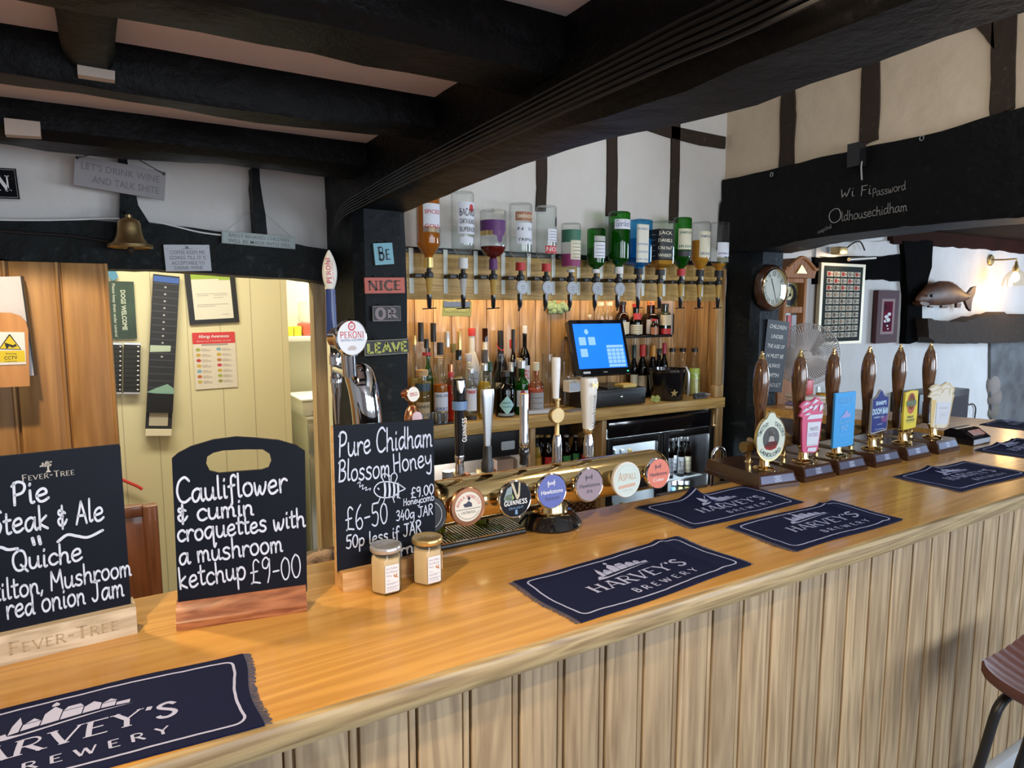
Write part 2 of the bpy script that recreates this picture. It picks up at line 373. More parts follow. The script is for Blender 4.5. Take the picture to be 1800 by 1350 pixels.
# ------------------------------------------------------------------ lettering
HAND = {
'a':(7.6,"6,5.2 4,6.2 1.4,5 .6,2.4 1.8,.2 4,.9 6,4.6|6.2,6 6,2 6.8,.2 7.8,.8"),'b':(7,"1,11 1,.5|1,4 3,6 5.6,5.5 6.2,3 5,.5 3,0 1,1"),
'c':(6,"5.8,5 4,6.2 1.6,5.2 .6,3 1.6,.6 3.6,0 5.8,1"),'d':(7.6,"6,5 4,6.2 1.4,5 .6,2.6 1.8,.2 4,.8 6,4|6.3,11 6.1,3 6.4,.6 7.4,.3"),
'e':(6.6,".8,3 3,3.2 5.4,4 5,5.8 3.4,6.2 1.4,5 .6,2.6 1.8,.3 4,.2 6.2,1.4"),'f':(5,"5.4,10 4.2,11 2.6,10 2.2,7 2.2,-2.4 1.4,-3.6|.4,5.4 4.4,6"),
'g':(7.2,"6,5.2 4,6.2 1.4,5 .6,2.6 2,.6 4,1.2 6,4.6|6.2,6 6.2,-2 5,-4.2 2.6,-4.6 .8,-3.6"),'h':(7.2,"1,11 1,0|1,3.4 2.8,5.8 4.8,5.8 5.6,4 5.6,1 6.2,.1 7,.4"),
'i':(3.2,"1.4,6 1.3,1.6 1.8,.2 2.8,.5|1.5,8.6 1.7,9.2"),'k':(6.5,"1,11 1,0|5,6 1.2,2.8 5.6,0"),'l':(3.2,"1.4,11 1.2,2 1.8,.2 3,.6"),
'm':(10,".8,6 1,0|1,3.6 2.4,6 3.8,5.6 4.4,3.6 4.4,0|4.4,3.6 6,6 7.6,5.6 8.2,3.6 8.2,.6 9.4,.3"),'n':(7.2,".8,6 1,0|1,3.4 2.8,6 4.8,5.8 5.6,4 5.6,.8 6.8,.2"),
'o':(6.8,"3.4,6.2 1.4,5.2 .6,3 1.6,.6 3.4,0 5.4,1 6.2,3.2 5.2,5.6 3.4,6.2"),'p':(7,"1,6 .8,-4.6|1,4 3,6.2 5.4,5.6 6.2,3.2 5,.6 3,0 1,1"),
'q':(7.4,"6,5.2 4,6.2 1.4,5 .6,2.6 2,.4 4,1 6,4.6|6.2,6 6.2,-4.4 7.6,-3"),'r':(5.4,".8,6 1,0|1,3 2.4,5.6 4,6.2 5.4,5.4"),
's':(6,"5.2,5.6 3.4,6.3 1.4,5.4 1.8,3.8 4.2,2.9 5.2,1.4 3.8,.1 1.8,.1 .4,.9"),'t':(4.6,"2,10 1.8,2 2.6,.3 4.4,.8|.2,6.6 4.4,7"),
'u':(7.4,".8,6 .8,2 2,.2 4,.6 5.6,3.4|5.8,6 5.7,1.6 6.4,.2 7.4,.6"),'v':(6,".6,6 2.6,.2 5.4,6"),'w':(8.8,".6,6 1.2,1 2.4,.2 4.2,4.6 4.4,1.2 5.8,.2 7.6,3 8.2,6"),
'y':(7,".8,6 1,3 2.4,1.6 4.2,2 6,4.6|6.2,6 6,0 5,-4 3,-4.6 1.2,-3.6"),'x':(6,".6,6 5.4,0|5.2,6 .6,0"),'z':(5,".6,6 4.4,6 .6,0 4.6,0"),
'P':(7,"1.5,11 .8,0|.4,9.5 3,11.3 6,10.4 6.6,8 5,5.6 1.4,4.8"),'S':(7,"6.4,9.8 4.4,11.3 1.8,10.4 1.4,8 4.4,6 6,3.4 4.4,.4 1.8,0 .2,1.4"),
'A':(7.4,".4,0 2.4,6 3.8,11|3.8,11 5.4,6 7,0|1.4,4 6.2,4"),'Q':(9,"4.4,11 1.4,9 .6,5 2,1 4.8,0 7.6,2 8.2,6 7,10 4.4,11|5,3 8.8,-1"),
'M':(9.4,".6,0 1.2,10|1.2,10 4.4,4 7.6,10.4|7.6,10.4 8.6,0"),'J':(7.6,"1.8,11 7.4,11|5,11 5,3 4,.4 2,0 .6,1.6"),
'C':(8.2,"8,9.6 5.4,11.4 2,9.4 .6,5 2,1 4.8,0 8,1.6"),'B':(7.2,"1.4,11 1,0|.4,10 3.6,11.4 6,9.8 5.2,7 2,6|2,6 5.8,5.2 6.6,2.6 4.6,.3 .6,0"),
'H':(8,"1.2,11 .8,0|7,11 6.4,0|1,5.4 6.8,6"),'W':(9,".6,10 1.6,.6|1.6,.6 4,6|4,6 5.6,.6|5.6,.6 8.4,10.6"),'F':(6,"1.4,11 1,0|.6,10.8 5.6,11.2|1.2,6 4.6,6.2"),
'O':(8.6,"4.4,11 1.4,9 .6,5 2,1 4.8,0 7.6,2 8.2,6 7,10 4.4,11"),'R':(7,"1.4,11 1,0|.4,10 3.6,11.4 6,9.8 5.4,7 1.6,5.6|3,5.6 6.6,0"),'T':(7,".4,11 6.8,11|3.6,11 3.4,0"),
'G':(8.4,"8,9.6 5.4,11.4 2,9.4 .6,5 2,1 4.8,0 7.4,1.4 7.8,4.6|5,4.8 8.4,4.8"),'L':(6.4,"1.4,11 1,.4|1,.4 6,.2"),'E':(6,"1.2,11 1,0|1,11 5.6,11|1,5.6 4.8,5.8|1,0 5.8,.2"),'N':(8,".8,0 1,11|1,11 6.6,0|6.6,0 7,11"),'V':(7,".6,11 3.4,0|3.4,0 6.6,11"),'K':(7,"1,11 1,0|6,11 1.2,5|2.4,6 6.4,0"),'D':(8,"1.4,11 1,0|.4,10.4 4,11 7,8 6.6,3 4,.2 .4,0"),'Y':(7,".6,11 3.4,6|6.6,11 3.4,6 3,0"),
'£':(7,"6.4,9.8 4.6,11.2 2.8,9.6 2.6,5 2,1.2 .4,.4 2.6,.9 6.4,.2|.8,5.4 5.2,5.8"),'0':(6.6,"3.2,10.6 1,8 .6,4 2.2,.2 4.6,.8 6,4.6 5.4,9 3.2,10.6"),
'3':(6,".8,9.4 3,11 5,9.6 4.2,7 2.4,6 4.8,5.2 5.4,2.4 3.6,.2 .6,.8"),'4':(6.6,"3.4,10.8 .6,3.6|.6,3.6 6,4.2|4.8,7 4.4,0"),'5':(6.4,"5.8,10.8 1.6,10.6|1.6,10.6 1.2,6.4 4,6.6 5.4,4.4 4.4,.8 2.4,0 .4,1"),
'6':(6.2,"4.8,11 2,8 .8,3.6 2,.4 4.4,.4 5.4,2.8 4,5 1.4,3.8"),'9':(6.2,"5.2,9.4 3.4,11 1.2,9.4 1.4,6.8 3.6,6.4 5.2,9|5.4,10 5,4 3.6,0"),
'&':(7,"5.4,6.4 2,8 1.4,6.2 4,5 1,3.4 1.8,.9 4.4,.9 6.2,3|3.6,10 3.4,-1"),'-':(5,".6,4.4 4.4,4.6"),'.':(2.6,"1.1,.2 1.5,.4"),',':(3,"1.6,.8 .6,-1.8"),
"'":(2,"1.4,11 1,8.6"),'"':(5,"1,9 1.4,4|3.2,9 3.6,4"),'~':(12,".4,1 3,4 6,3 9,2 11.6,5")}
CAPS = {   # heavy (+) and light (-) strokes of roman capitals, 10 high
'A':(8.4,"-.6,0 4.2,10|+4.2,10 7.8,0|-2,3.4 6.4,3.4"),'B':(7,"+1.4,10 1.4,0|-1.4,10 4.6,9.8 5.8,8 4.8,5.6 1.4,5.4|+1.4,5.4 5,5.2 6.4,2.8 5,.3 1.4,0"),
'C':(7.6,"+7,8.4 5,10 2.4,9 1,5 2.4,1 5,0 7,1.6"),'D':(8,"+1.4,10 1.4,0|+1.4,10 5,9.6 7,7 7,3 5,.4 1.4,0"),'E':(6.6,"+1.4,10 1.4,0|-1.4,9.7 6,9.7|-1.4,5.2 5,5.2|-1.4,.3 6.2,.3"),
'F':(6.4,"+1.4,10 1.4,0|-1.4,9.7 6,9.7|-1.4,5.2 5,5.2"),'G':(8,"+7,8.4 5,10 2.4,9 1,5 2.4,1 5,0 7,1|+7,1 7,4.2|-5.2,4.3 7.6,4.3"),'H':(8.4,"+1.6,10 1.6,0|+6.8,10 6.8,0|-1.6,5.2 6.8,5.2"),
'I':(3.6,"+1.8,10 1.8,0"),'K':(8,"+1.4,10 1.4,0|-6.4,10 1.6,4.6|+3,5.6 7.2,0"),'L':(6.4,"+1.4,10 1.4,0|-1.4,.3 6,.3"),'M':(9.6,"-1.4,0 1.6,10|+1.6,10 4.8,2|-4.8,2 8,10|+8,10 8.2,0"),
'N':(8.4,"-1.4,0 1.4,10|+1.4,10 7,0|-7,0 7,10"),'O':(8.6,"+4.3,10 1.8,8.6 .9,5 1.8,1.4 4.3,0 6.8,1.4 7.7,5 6.8,8.6 4.3,10"),'P':(7,"+1.4,10 1.4,0|+1.4,9.8 4.8,9.6 6.2,7.4 4.8,5 1.4,4.8"),
'R':(7.8,"+1.4,10 1.4,0|-1.4,9.8 4.8,9.6 6.2,7.4 4.8,5.2 1.4,5|+3.6,5 7.2,0"),'S':(6.4,"+5.4,8.4 3.6,10 1.4,9 1.4,7 5,4 5.4,1.8 3.6,0 1.6,.4 .8,1.8"),'T':(7.2,"-.4,9.7 6.8,9.7|+3.6,10 3.6,0"),
'U':(8,"+1.4,10 1.4,3 2.6,.4 4.6,0 6.4,1.4 6.8,4|-6.8,4 6.8,10"),'V':(8.2,"+.6,10 4.1,0|-4.1,0 7.6,10"),'W':(11.4,"+.6,10 3.4,0|-3.4,0 5.7,9|+5.7,9 8.2,0|-8.2,0 10.8,10"),'X':(8,"+.8,10 7,0|-7,10 .8,0"),
'Y':(8,"+.6,10 4,5|-4,5 7.4,10|+4,5 4,0"),"'":(2.4,"+1.4,10 1,7.6"),'-':(4.4,"+.6,4.4 3.8,4.4"),'.':(2,"+1,0 1.2,.8")}
def ribbon(pts, wd, cap=True):
    vs = []; fs = []; n = len(pts)
    P = [Vector((p[0], p[1])) for p in pts]
    for i, p in enumerate(P):
        d = P[min(i+1, n-1)]-P[max(i-1, 0)]
        d = d.normalized() if d.length > 1e-9 else Vector((1, 0))
        q = Vector((-d.y, d.x))*wd/2
        vs += [tuple(p+q), tuple(p-q)]
    fs = [(2*i, 2*i+1, 2*i+3, 2*i+2) for i in range(n-1)]
    if cap:
        for p in (P[0], P[-1]):
            b = len(vs); vs += [(p.x+wd/2*math.cos(2*PI*k/8), p.y+wd/2*math.sin(2*PI*k/8)) for k in range(8)]
            fs.append(tuple(range(b, b+8)))
    return vs, fs
def join(gs):
    vs = []; fs = []
    for a, b in gs:
        n = len(vs); vs += list(a); fs += [tuple(i+n for i in f) for f in b]
    return vs, fs
def strokes(txt): return [[tuple(float(c) for c in q.split(',')) for q in s.split()] for s in txt.split('|')]
def hand(text, wd=.95, slant=.0, seed=1):
    """pen writing: cap height 11, x-height 6"""
    rnd = random.Random(seed); x = 0; out = []
    for ch in text:
        if ch == ' ': x += 4.4; continue
        adv, s = HAND[ch]; k = 1+rnd.uniform(-.06, .06); dy = rnd.uniform(-.3, .3)
        for st in strokes(s):
            p = [((a+b*slant)*k+x, b*k+dy) for a, b in st]
            if len(p) > 2: p = [(q.x, q.y) for q in cat([(a, b, 0) for a, b in p], 4)]
            out.append(ribbon(p, wd))
        x += adv*k+.5
    return join(out)
def roman(text, heavy=1.5, light=.7, serif=.55, small=None, sub=4):
    """roman capitals: cap height 10; lower-case letters come out as small capitals"""
    x = 0; out = []
    for ch in text:
        if ch == ' ': x += 4; continue
        k = .76 if ch.islower() else 1.0
        adv, s = CAPS[ch.upper()]
        for st in s.split('|'):
            wd = heavy if st[0] == '+' else light
            p = [tuple(float(c) for c in q.split(',')) for q in st[1:].split()]
            ends = [p[0], p[-1]]; closed = p[0] == p[-1]; curved = len(p) > 2
            if curved: p = [(q.x, q.y) for q in cat([(a, b, 0) for a, b in (p[:-1] if closed else p)], 4, closed)] + ([p[0]] if closed else [])
            else: p = [(p[0][0]+(p[1][0]-p[0][0])*t/sub, p[0][1]+(p[1][1]-p[0][1])*t/sub) for t in range(sub+1)]
            out.append(ribbon([(a*k+x, b*k) for a, b in p], wd*k, cap=False))
            if serif and not curved and abs(ends[0][1]-ends[1][1]) > 3:
                for a, b in ends:
                    if b in (0.0, 10.0):
                        b2 = .3 if b == 0 else 9.7
                        out.append(ribbon([((a-serif-wd/2)*k+x, b2*k), (a*k+x, b2*k), ((a+serif+wd/2)*k+x, b2*k)], .55*k, cap=False))
        x += adv*k+.6
    return join(out)
def print_(text, bold=0.0, space=1.0):
    """plain printed letters from Blender's built-in face"""
    cu = bpy.data.curves.new('t', 'FONT'); cu.body = text; cu.size = 10; cu.offset = bold; cu.resolution_u = 2; cu.space_character = space; cu.align_x = 'CENTER'
    ob = bpy.data.objects.new('t', cu); me = ob.to_mesh()
    vs = [(q.co.x, q.co.y) for q in me.vertices]; fs = [tuple(p.vertices) for p in me.polygons]
    ob.to_mesh_clear(); bpy.data.objects.remove(ob); bpy.data.curves.remove(cu)
    return vs, fs
def bounds(g):
    xs = [p[0] for p in g[0]]; ys = [p[1] for p in g[0]]
    return min(xs), max(xs), min(ys), max(ys)
def lay(g, p0, p1, h, cap=10.0, center=False, maxw=None):
    """set a piece of lettering along the line p0-p1 of a frame; h is the height of its capitals"""
    x0, x1, _, _ = bounds(g); d = Vector((p1[0]-p0[0], p1[1]-p0[1])); W = d.length; ex = d/W; ey = Vector((-ex.y, ex.x))
    kx = W/(x1-x0); ky = h/cap
    return [(p0[0]+ex.x*(a-x0)*kx+ey.x*b*ky, p0[1]+ex.y*(a-x0)*kx+ey.y*b*ky) for a, b in g[0]], g[1]
def middle(g, c, wd, h, cap=10.0): return lay(g, (c[0]-wd/2, c[1]), (c[0]+wd/2, c[1]), h, cap)
def arc(g, c, r, a0, a1, h, cap=10.0, inner=False):
    """bend lettering round a circle from angle a0 to a1 (clockwise when a0 > a1)"""
    x0, x1, _, _ = bounds(g); out = []
    for a, b in g[0]:
        t = a0+(a1-a0)*(a-x0)/(x1-x0); rr = r+b/cap*h*(1 if a0 > a1 else -1)
        out.append((c[0]+rr*math.cos(t), c[1]+rr*math.sin(t)))
    return out, g[1]
def poly(pts): return [tuple(p) for p in pts], [tuple(range(len(pts)))]
def pxline(fr, g, u0, v0, u1, v1, hp, cap=11.0):
    """lettering whose baseline ran from (u0,v0) to (u1,v1) in the photo; hp = capital height there"""
    a, b = fr.px(u0, v0), fr.px(u1, v1)
    t = fr.px((u0+u1)/2, (v0+v1)/2-hp); m = ((a[0]+b[0])/2, (a[1]+b[1])/2)
    d = Vector((b[0]-a[0], b[1]-a[1])).normalized(); h = abs((t[0]-m[0])*-d.y+(t[1]-m[1])*d.x)
    return lay(g, a, b, h, cap)

# ------------------------------------------------------------------ the room
def rough_bar(p0, p1, wd, ht, seed, n=26, amp=.012, up=(0,0,1)):
    """a hand-hewn timber: eight-sided section whose faces wander along its length"""
    p0, p1 = Vector(p0), Vector(p1); d = (p1-p0); L = d.length; d.normalize()
    u = Vector(up); s = d.cross(u).normalized(); u = s.cross(d).normalized()
    c = .16*min(wd, ht); vs = []; fs = []
    sec = [(-wd/2+c, -ht/2), (wd/2-c, -ht/2), (wd/2, -ht/2+c), (wd/2, ht/2-c), (wd/2-c, ht/2), (-wd/2+c, ht/2), (-wd/2, ht/2-c), (-wd/2, -ht/2+c)]
    for i in range(n+1):
        t = L*i/n
        for k, (a, b) in enumerate(sec):
            q = noise.noise(Vector((t*2.2+seed*7.1, k//2*3.7, seed*1.3)))*amp*1.6+noise.noise(Vector((t*9+seed*3, k*2.1, 4.4)))*amp*.5
            rr = math.hypot(a, b); vs.append(p0+d*t+s*(a+a/rr*q)+u*(b+b/rr*q))
    for i in range(n): fs += [(i*8+k, i*8+(k+1) % 8, (i+1)*8+(k+1) % 8, (i+1)*8+k) for k in range(8)]
    fs += [tuple(range(7, -1, -1)), tuple(range(n*8, n*8+8))]
    return MB().add(vs, fs)
def wavy(pts, seed, step=.03, amp=.006):
    """wander the outline of a wall timber"""
    out = []; n = len(pts)
    for i in range(n):
        a, b = Vector(pts[i]).to_2d(), Vector(pts[(i+1) % n]).to_2d(); L = (b-a).length; k = max(1, int(L/step)); q = (b-a).normalized() if L > 0 else Vector((1, 0)); q = Vector((-q.y, q.x))
        for j in range(k):
            p = a+(b-a)*j/k
            w_ = 0 if j == 0 else noise.noise(Vector((p.x*6+seed*3.3, p.y*6, seed)))*amp
            out.append(tuple(p+q*w_))
    return out
# floor, ceilings, walls
structure(MB().box(-2.7, 9.1, -2.9, 5.6, -.06, 0), 'floor', plain('flagstone_floor', (.30, .31, .33), .6, var=(2.5, (.38, .39, .42))))
ZC = 2.19
structure(MB().box(-2.7, .72, -2.9, 2.47, ZC, ZC+.06), 'ceiling', M['plaster_dull'])
structure(MB().box(.88, 3.36, -2.9, 3.02, 3.05, 3.11), 'ceiling_bar', M['plaster'])
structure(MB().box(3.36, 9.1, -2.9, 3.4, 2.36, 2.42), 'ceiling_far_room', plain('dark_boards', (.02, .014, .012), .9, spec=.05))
structure(MB().box(.80, .88, -2.9, 3.02, ZC, 3.11), 'wall_above_beam', M['plaster'])
# walls on the drinkers' side, with two mullioned windows in the front one
fw = MB(); xs = [(-.1, 1.2), (1.7, 3.0), (3.9, 5.2)]
prev = -2.7
for a, b in xs:
    fw.box(prev, a, -2.9, -2.8, 0, 3.1); fw.box(a, b, -2.9, -2.8, 0, 1.0); fw.box(a, b, -2.9, -2.8, 2.1, 3.1); prev = b
fw.box(prev, 9.1, -2.9, -2.8, 0, 3.1)
structure(fw, 'wall_front', M['plaster'])
for i, (a, b) in enumerate(xs):
    wn = MB().box(a, b, -2.86, -2.82, 1.0, 1.06).box(a, b, -2.86, -2.82, 2.04, 2.1)
    for k in range(4): xx = a+.02+(b-a-.04)*k/3; wn.box(xx-.02, xx+.02, -2.86, -2.82, 1.06, 2.04)
    for k in (1, 2): wn.box(a, b, -2.85, -2.835, 1.0+.35*k, 1.018+.35*k)
    structure(wn, 'window_%d' % (i+1), M['dark_wood'])
structure(MB().box(-2.8, -2.7, -2.9, 4.0, 0, 2.6), 'wall_left', M['plaster'])
rw = MB().box(9.0, 9.1, -2.9, -.3, 0, 2.42).box(9.0, 9.1, 1.5, 3.4, 0, 2.42).box(9.0, 9.1, -.3, 1.5, 0, .9).box(9.0, 9.1, -.3, 1.5, 2.2, 2.42)
structure(rw, 'wall_right', M['plaster'])

# --- the wall with the bell: plaster over a sagging timber, kitchen seen beneath
YB = 2.47
B = FY(YB)
structure(MB().box(-2.7, .74, YB, YB+.1, 1.84, ZC+.06), 'wall_bell', M['plaster'])
FB = FY(YB-.05)
pb = [FB.px(*p) for p in [(-60,382),(0,388),(100,387),(200,390),(258,391),(330,399),(420,415),(500,425),(560,436),(585,440),(585,500),(540,492),(480,488),(400,483),(300,476),(240,474),(170,473),(90,470),(0,468),(-60,466)]]
structure(MB().prism([(-2.6, pb[0][1])]+wavy(pb, 3, amp=.010)[:-1]+[pb[-1], (-2.6, pb[-1][1])], FB, 0, -.16), 'trim_bell_beam', M['grey_beam'])
for i, pts in enumerate(([(207,270),(222,270),(226,300),(236,330),(243,362),(262,392),(210,392),(211,340)], [(441,296),(455,296),(459,340),(466,380),(469,412),(447,412),(444,370),(441,330)])):
    structure(MB().prism(wavy([FB.px(*p) for p in pts], 5+i, amp=.005), FB, -.045, .012), 'trim_%d' % (i+1), M['grey_beam'])
# matchboard partition at the far left
x1 = at(190, 470, 1, 2.44).x
dp = MB(); pitch = .125
k = -6
xx = x1
while xx > -1.6:
    xa = xx-pitch
    dp.box(xa+.004, xx-.012, 2.40, 2.44, 0, 1.83, .003); dp.cyl((xx-.008, 2.405, 0), (xx-.008, 2.405, 1.83), .006, n=8); xx = xa
dp.box(-1.7, x1-.001, 2.415, 2.45, 0, 1.83)
structure(dp, 'wall_partition', M['door_panel'])

# --- ceiling joists run along the bar and die into the big beam over it
def joist(n, Y0, zb, wd, seed, x0=-2.6, x1=.72, tilt=0.0):
    structure(rough_bar((x0, Y0+wd/2-tilt, (zb+ZC+.05)/2), (x1, Y0+wd/2+tilt, (zb+ZC+.05)/2), wd, ZC+.05-zb, seed, 40, .010), n, M['black_beam'])
joist('trim_joist_1', 2.02, 2.105, .16, 1.0)
joist('trim_joist_2', 1.50, 2.105, .10, 2.0)
joist('trim_joist_3', .985, 2.10, .17, 3.0)
joist('trim_joist_4', .42, 2.10, .17, 4.0)
joist('trim_joist_5', -.2, 2.10, .17, 5.0)
structure(rough_bar((.80, -2.8, 2.13), (.80, 2.62, 2.13), .20, .22, 8.0, 60, .016), 'trim_main_beam', M['black_beam'])
# trimmer between two joists and pale patches of bare plaster on the joists
q = at(155, 60, 2, 2.12)
structure(rough_bar((q.x, 1.10, 2.172), (q.x, 1.56, 2.172), .075, .075, 11.0, 10, .006), 'trim_joist_block', M['grey_beam'])
BARE = plain('bare_plaster_patch', (.52, .42, .35), .9)
def patch(name, label, pts, Y):
    f = FY(Y); structure(MB().prism([f.px(*p) for p in pts], f, -.02, .012), name, BARE)
patch('trim_mortice_1', '', [(136,117),(202,128),(202,144),(137,134)], 1.497)
patch('trim_mortice_2', '', [(8,209),(71,216),(72,242),(10,238)], 2.017)
# --- the post under the beam
PX0, PX1, PY0, PY1 = .700, .884, 2.15, 2.50
structure(rough_bar(((PX0+PX1)/2, (PY0+PY1)/2, 0), ((PX0+PX1)/2, (PY0+PY1)/2, 2.06), PX1-PX0, PY1-PY0, 21.0, 40, .007, up=(0,1,0)), 'trim_post', M['post_black'])
structure(MB().box(.655, .70, 2.52, 2.58, 0, 1.83), 'trim_door_post', wood('door_post_wood', (.40, .27, .13), (.60, .45, .25), 'z', .5, 0, 8))

# --- kitchen behind
kx = at(501, 560, 1, 3.9).x
structure(MB().box(-2.7, kx, 3.9, 4.0, 0, 2.5), 'wall_kitchen', M['cream'])
kw = MB()
for k in range(16):
    xx = kx-.02-k*.16
    kw.box(xx-.0015, xx+.0015, 3.8985, 3.9, 0, 2.4)
structure(kw, 'trim_kitchen_boards', plain('cream_shadow_gap', (.45, .40, .27), .7))
structure(MB().box(kx-.02, kx+.012, 3.888, 4.9, 0, 2.5), 'trim_kitchen_corner', M['cream'])
structure(MB().box(kx, 2.2, 4.9, 5.0, 0, 2.5), 'wall_pantry', plain('pantry_paint', (.74, .73, .58), .6))
structure(MB().box(1.95, 2.05, 3.3, 4.9, 0, 2.5), 'wall_pantry_right', plain('pantry_paint_side', (.74, .73, .58), .6))
structure(MB().box(-2.7, .84, 2.58, 3.3, 2.42, 2.48).box(-2.7, 2.2, 3.3, 5.0, 2.42, 2.48), 'ceiling_kitchen', M['white'])
structure(MB().box(.86, .96, 2.62, 3.3, 0, 2.5), 'wall_kitchen_right', M['cream'])

# --- the bar-back: plaster and studs above, boarded recess below
YU, YR = 2.95, 3.20           # upper wall, boarded recess
XL, XR = 1.02, 3.255          # ends of the recess
U = FY(YU)
structure(MB().box(.86, 3.42, YU, YU+.1, 1.93, 3.1), 'wall_back', M['plaster'])
studs = [[(940,30),(959,30),(960,320),(958,372),(941,372),(943,330)], [(1064,30),(1083,30),(1084,290),(1083,380),(1064,380),(1066,300)], [(1180,30),(1196,30),(1193,300),(1190,392),(1175,392),(1178,290)],
         [(1110,222),(1150,217),(1200,226),(1274,241),(1273,262),(1230,256),(1180,244),(1140,231)]]
for i, pts in enumerate(studs):
    structure(MB().prism(wavy([U.px(*p) for p in pts], 30+i, amp=.004), U, -.04, .010), 'trim_stud_%d' % (i+1), M['brown_beam'])
rc = MB(); pitch = .105; xx = XL
while xx < XR:
    rc.box(xx+.003, xx+pitch-.010, YR-.012, YR, .9, 1.95, .002); rc.cyl((xx-.004, YR-.004, .9), (xx-.004, YR-.004, 1.95), .006, n=8); xx += pitch
rc.box(XL-.03, XR+.05, YR-.001, YR+.03, .9, 1.95)
structure(rc, 'wall_recess', M['pine_panel'])
sd = MB(); yy = YR-.01
while yy > 2.93:
    sd.box(XR, XR+.012, yy-.088, yy-.003, 1.15, 1.93, .002); sd.cyl((XR+.004, yy, 1.15), (XR+.004, yy, 1.93), .005, n=8); yy -= .098
sd.box(XR+.006, XR+.03, 2.90, YR, 1.15, 1.93)
structure(sd, 'wall_recess_side', M['pine_side'])
structure(MB().box(XL-.03, XL, 2.9, YR, .9, 1.93), 'wall_recess_left', M['pine_side'])

# --- timber-framed partition on the right, its lower half open over the counter
XW = 3.30
W = FX(XW)
structure(MB().box(XW, XW+.1, -2.8, YU+.1, 2.42, 3.1), 'wall_partition_right', plain('cream_plaster', (.70, .58, .43), .85, bump=(5, .6, .03), var=(3, (.66, .53, .39))))
wt = [[(1377,110),(1399,100),(1399,190),(1397,295),(1371,302),(1373,220)], [(1520,60),(1549,50),(1548,150),(1545,245),(1512,258),(1516,150)], [(1745,-60),(1792,-60),(1787,80),(1785,190),(1742,205),(1744,140)],
      [(1640,34),(1690,-60),(1750,-60),(1750,88),(1737,72),(1706,40),(1684,31)], [(1800,-60),(1900,-140),(1900,300),(1830,320),(1830,0)]]
for i, pts in enumerate(wt):
    structure(MB().prism(wavy([W.px(*p) for p in pts], 50+i, amp=.008), W, -.05, .012), 'trim_frame_%d' % (i+1), M['brown_beam'])
def wifi(pts, d0, d1, name, seed):
    P = [W.px(*p) for p in pts]; structure(MB().prism(wavy(P, seed, .04, .008), W, d0, d1), name, M['black_beam'])
wifi([(1276,318),(1400,290),(1520,262),(1660,233),(1742,207),(1800,192),(1990,140),(1990,215),(1800,262),(1600,302),(1400,338),(1276,362)], -.2, .035, 'trim_partition_plate', 61)
wifi([(1278,356),(1400,334),(1600,298),(1800,254),(1990,205),(1990,360),(1800,385),(1700,391),(1600,399),(1500,412),(1420,424),(1340,442),(1270,440)], -.26, .055, 'trim_partition_beam', 62)
structure(rough_bar((3.43, 2.815, 0), (3.43, 2.815, 2.12), .26, .27, 71.0, 40, .010, up=(0,1,0)), 'trim_right_post', M['post_black'])

# --- room beyond: chimney wall with its bressummer
YF = 3.30
FR = FY(YF)
structure(MB().box(3.36, 9.1, YF, YF+.1, 0, 2.45), 'wall_far', M['plaster'])
def fart(name, pts, d0, d1, m, seed):
    structure(MB().prism(wavy([FR.px(*p) for p in pts], seed, .05, .015), FR, d0, d1), name, m)
fart('trim_far_plate', [(1426,452),(1540,452),(1581,446),(1581,495),(1540,492),(1500,494),(1426,500)], -.05, .03, M['far_beam'], 81)
fart('trim_far_post', [(1576,425),(1628,425),(1626,470),(1618,500),(1607,510),(1609,560),(1600,600),(1580,604),(1584,520)], -.05, .06, M['far_beam'], 82)
fart('trim_bressummer', [(1598,560),(1610,562),(1640,566),(1662,566),(1690,556),(1720,553),(1733,548),(1745,557),(1775,552),(1800,556),(1900,556),(1900,596),(1800,598),(1735,601),(1660,603),(1612,602),(1600,592)], -.05, .16, M['brown_beam'], 83)
fart('trim_far_lintel', [(1430,425),(1500,425),(1580,424),(1581,447),(1545,450),(1430,452)], -.02, .02, M['plaster'], 84)
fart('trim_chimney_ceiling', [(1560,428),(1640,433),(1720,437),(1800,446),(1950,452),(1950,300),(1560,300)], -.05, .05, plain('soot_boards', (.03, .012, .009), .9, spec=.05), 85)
fart('trim_fireplace_stone', [(1737,602),(1950,596),(1950,900),(1737,900),(1741,760),(1736,680)], -.02, .025, plain('grey_render', (.20, .20, .20), .9, bump=(8, .8, .03), var=(5, (.12, .115, .115)), spec=.1), 86)
for i, (u, v, r) in enumerate(((1744,676,.14),(1748,700,.13),(1746,722,.12))):
    p = at(u, v, 1, YF); sb = MB().ball(p, r, (1.0, .35, .8), 16)
    sb.v = [q_+(q_-p)*.3*noise.noise(q_*9) for q_ in sb.v]
    structure(sb, 'trim_hearth_stone_%d' % (i+1), plain('hearth_stone_%d' % i, (.30-.05*i, .25-.04*i, .22-.04*i), .9, bump=(9, .5)))
# ------------------------------------------------------------------ the bar counter
ZT = 1.10
t = thing('bar_counter', 'long varnished oak bar counter running through the room under the beam', 'bar counter', (1.0, 1.0, 1.055))
outer = [(-1.3, .958), (4.36, .958), (3.58, 2.665), (3.33, 2.665), (3.455, 1.60), (3.455, 1.535), (-1.3, 1.535)]
MB().prism(outer, TOP(0), 1.054, ZT).build('worktop', M['counter'], t)
ed = MB(); prof = [(.958, 1.0545), (.947, 1.056), (.9445, 1.062), (.9445, 1.090), (.948, 1.097), (.958, 1.0995)]
n = 60; vs = []
for i in range(n+1):
    x = -1.3+5.67*i/n
    vs += [(x, y+noise.noise(Vector((x*5, k, 0)))*.0007, z) for k, (y, z) in enumerate(prof)]
fs = [(i*6+k, i*6+(k+1) % 6, (i+1)*6+(k+1) % 6, (i+1)*6+k) for i in range(n) for k in range(6)]
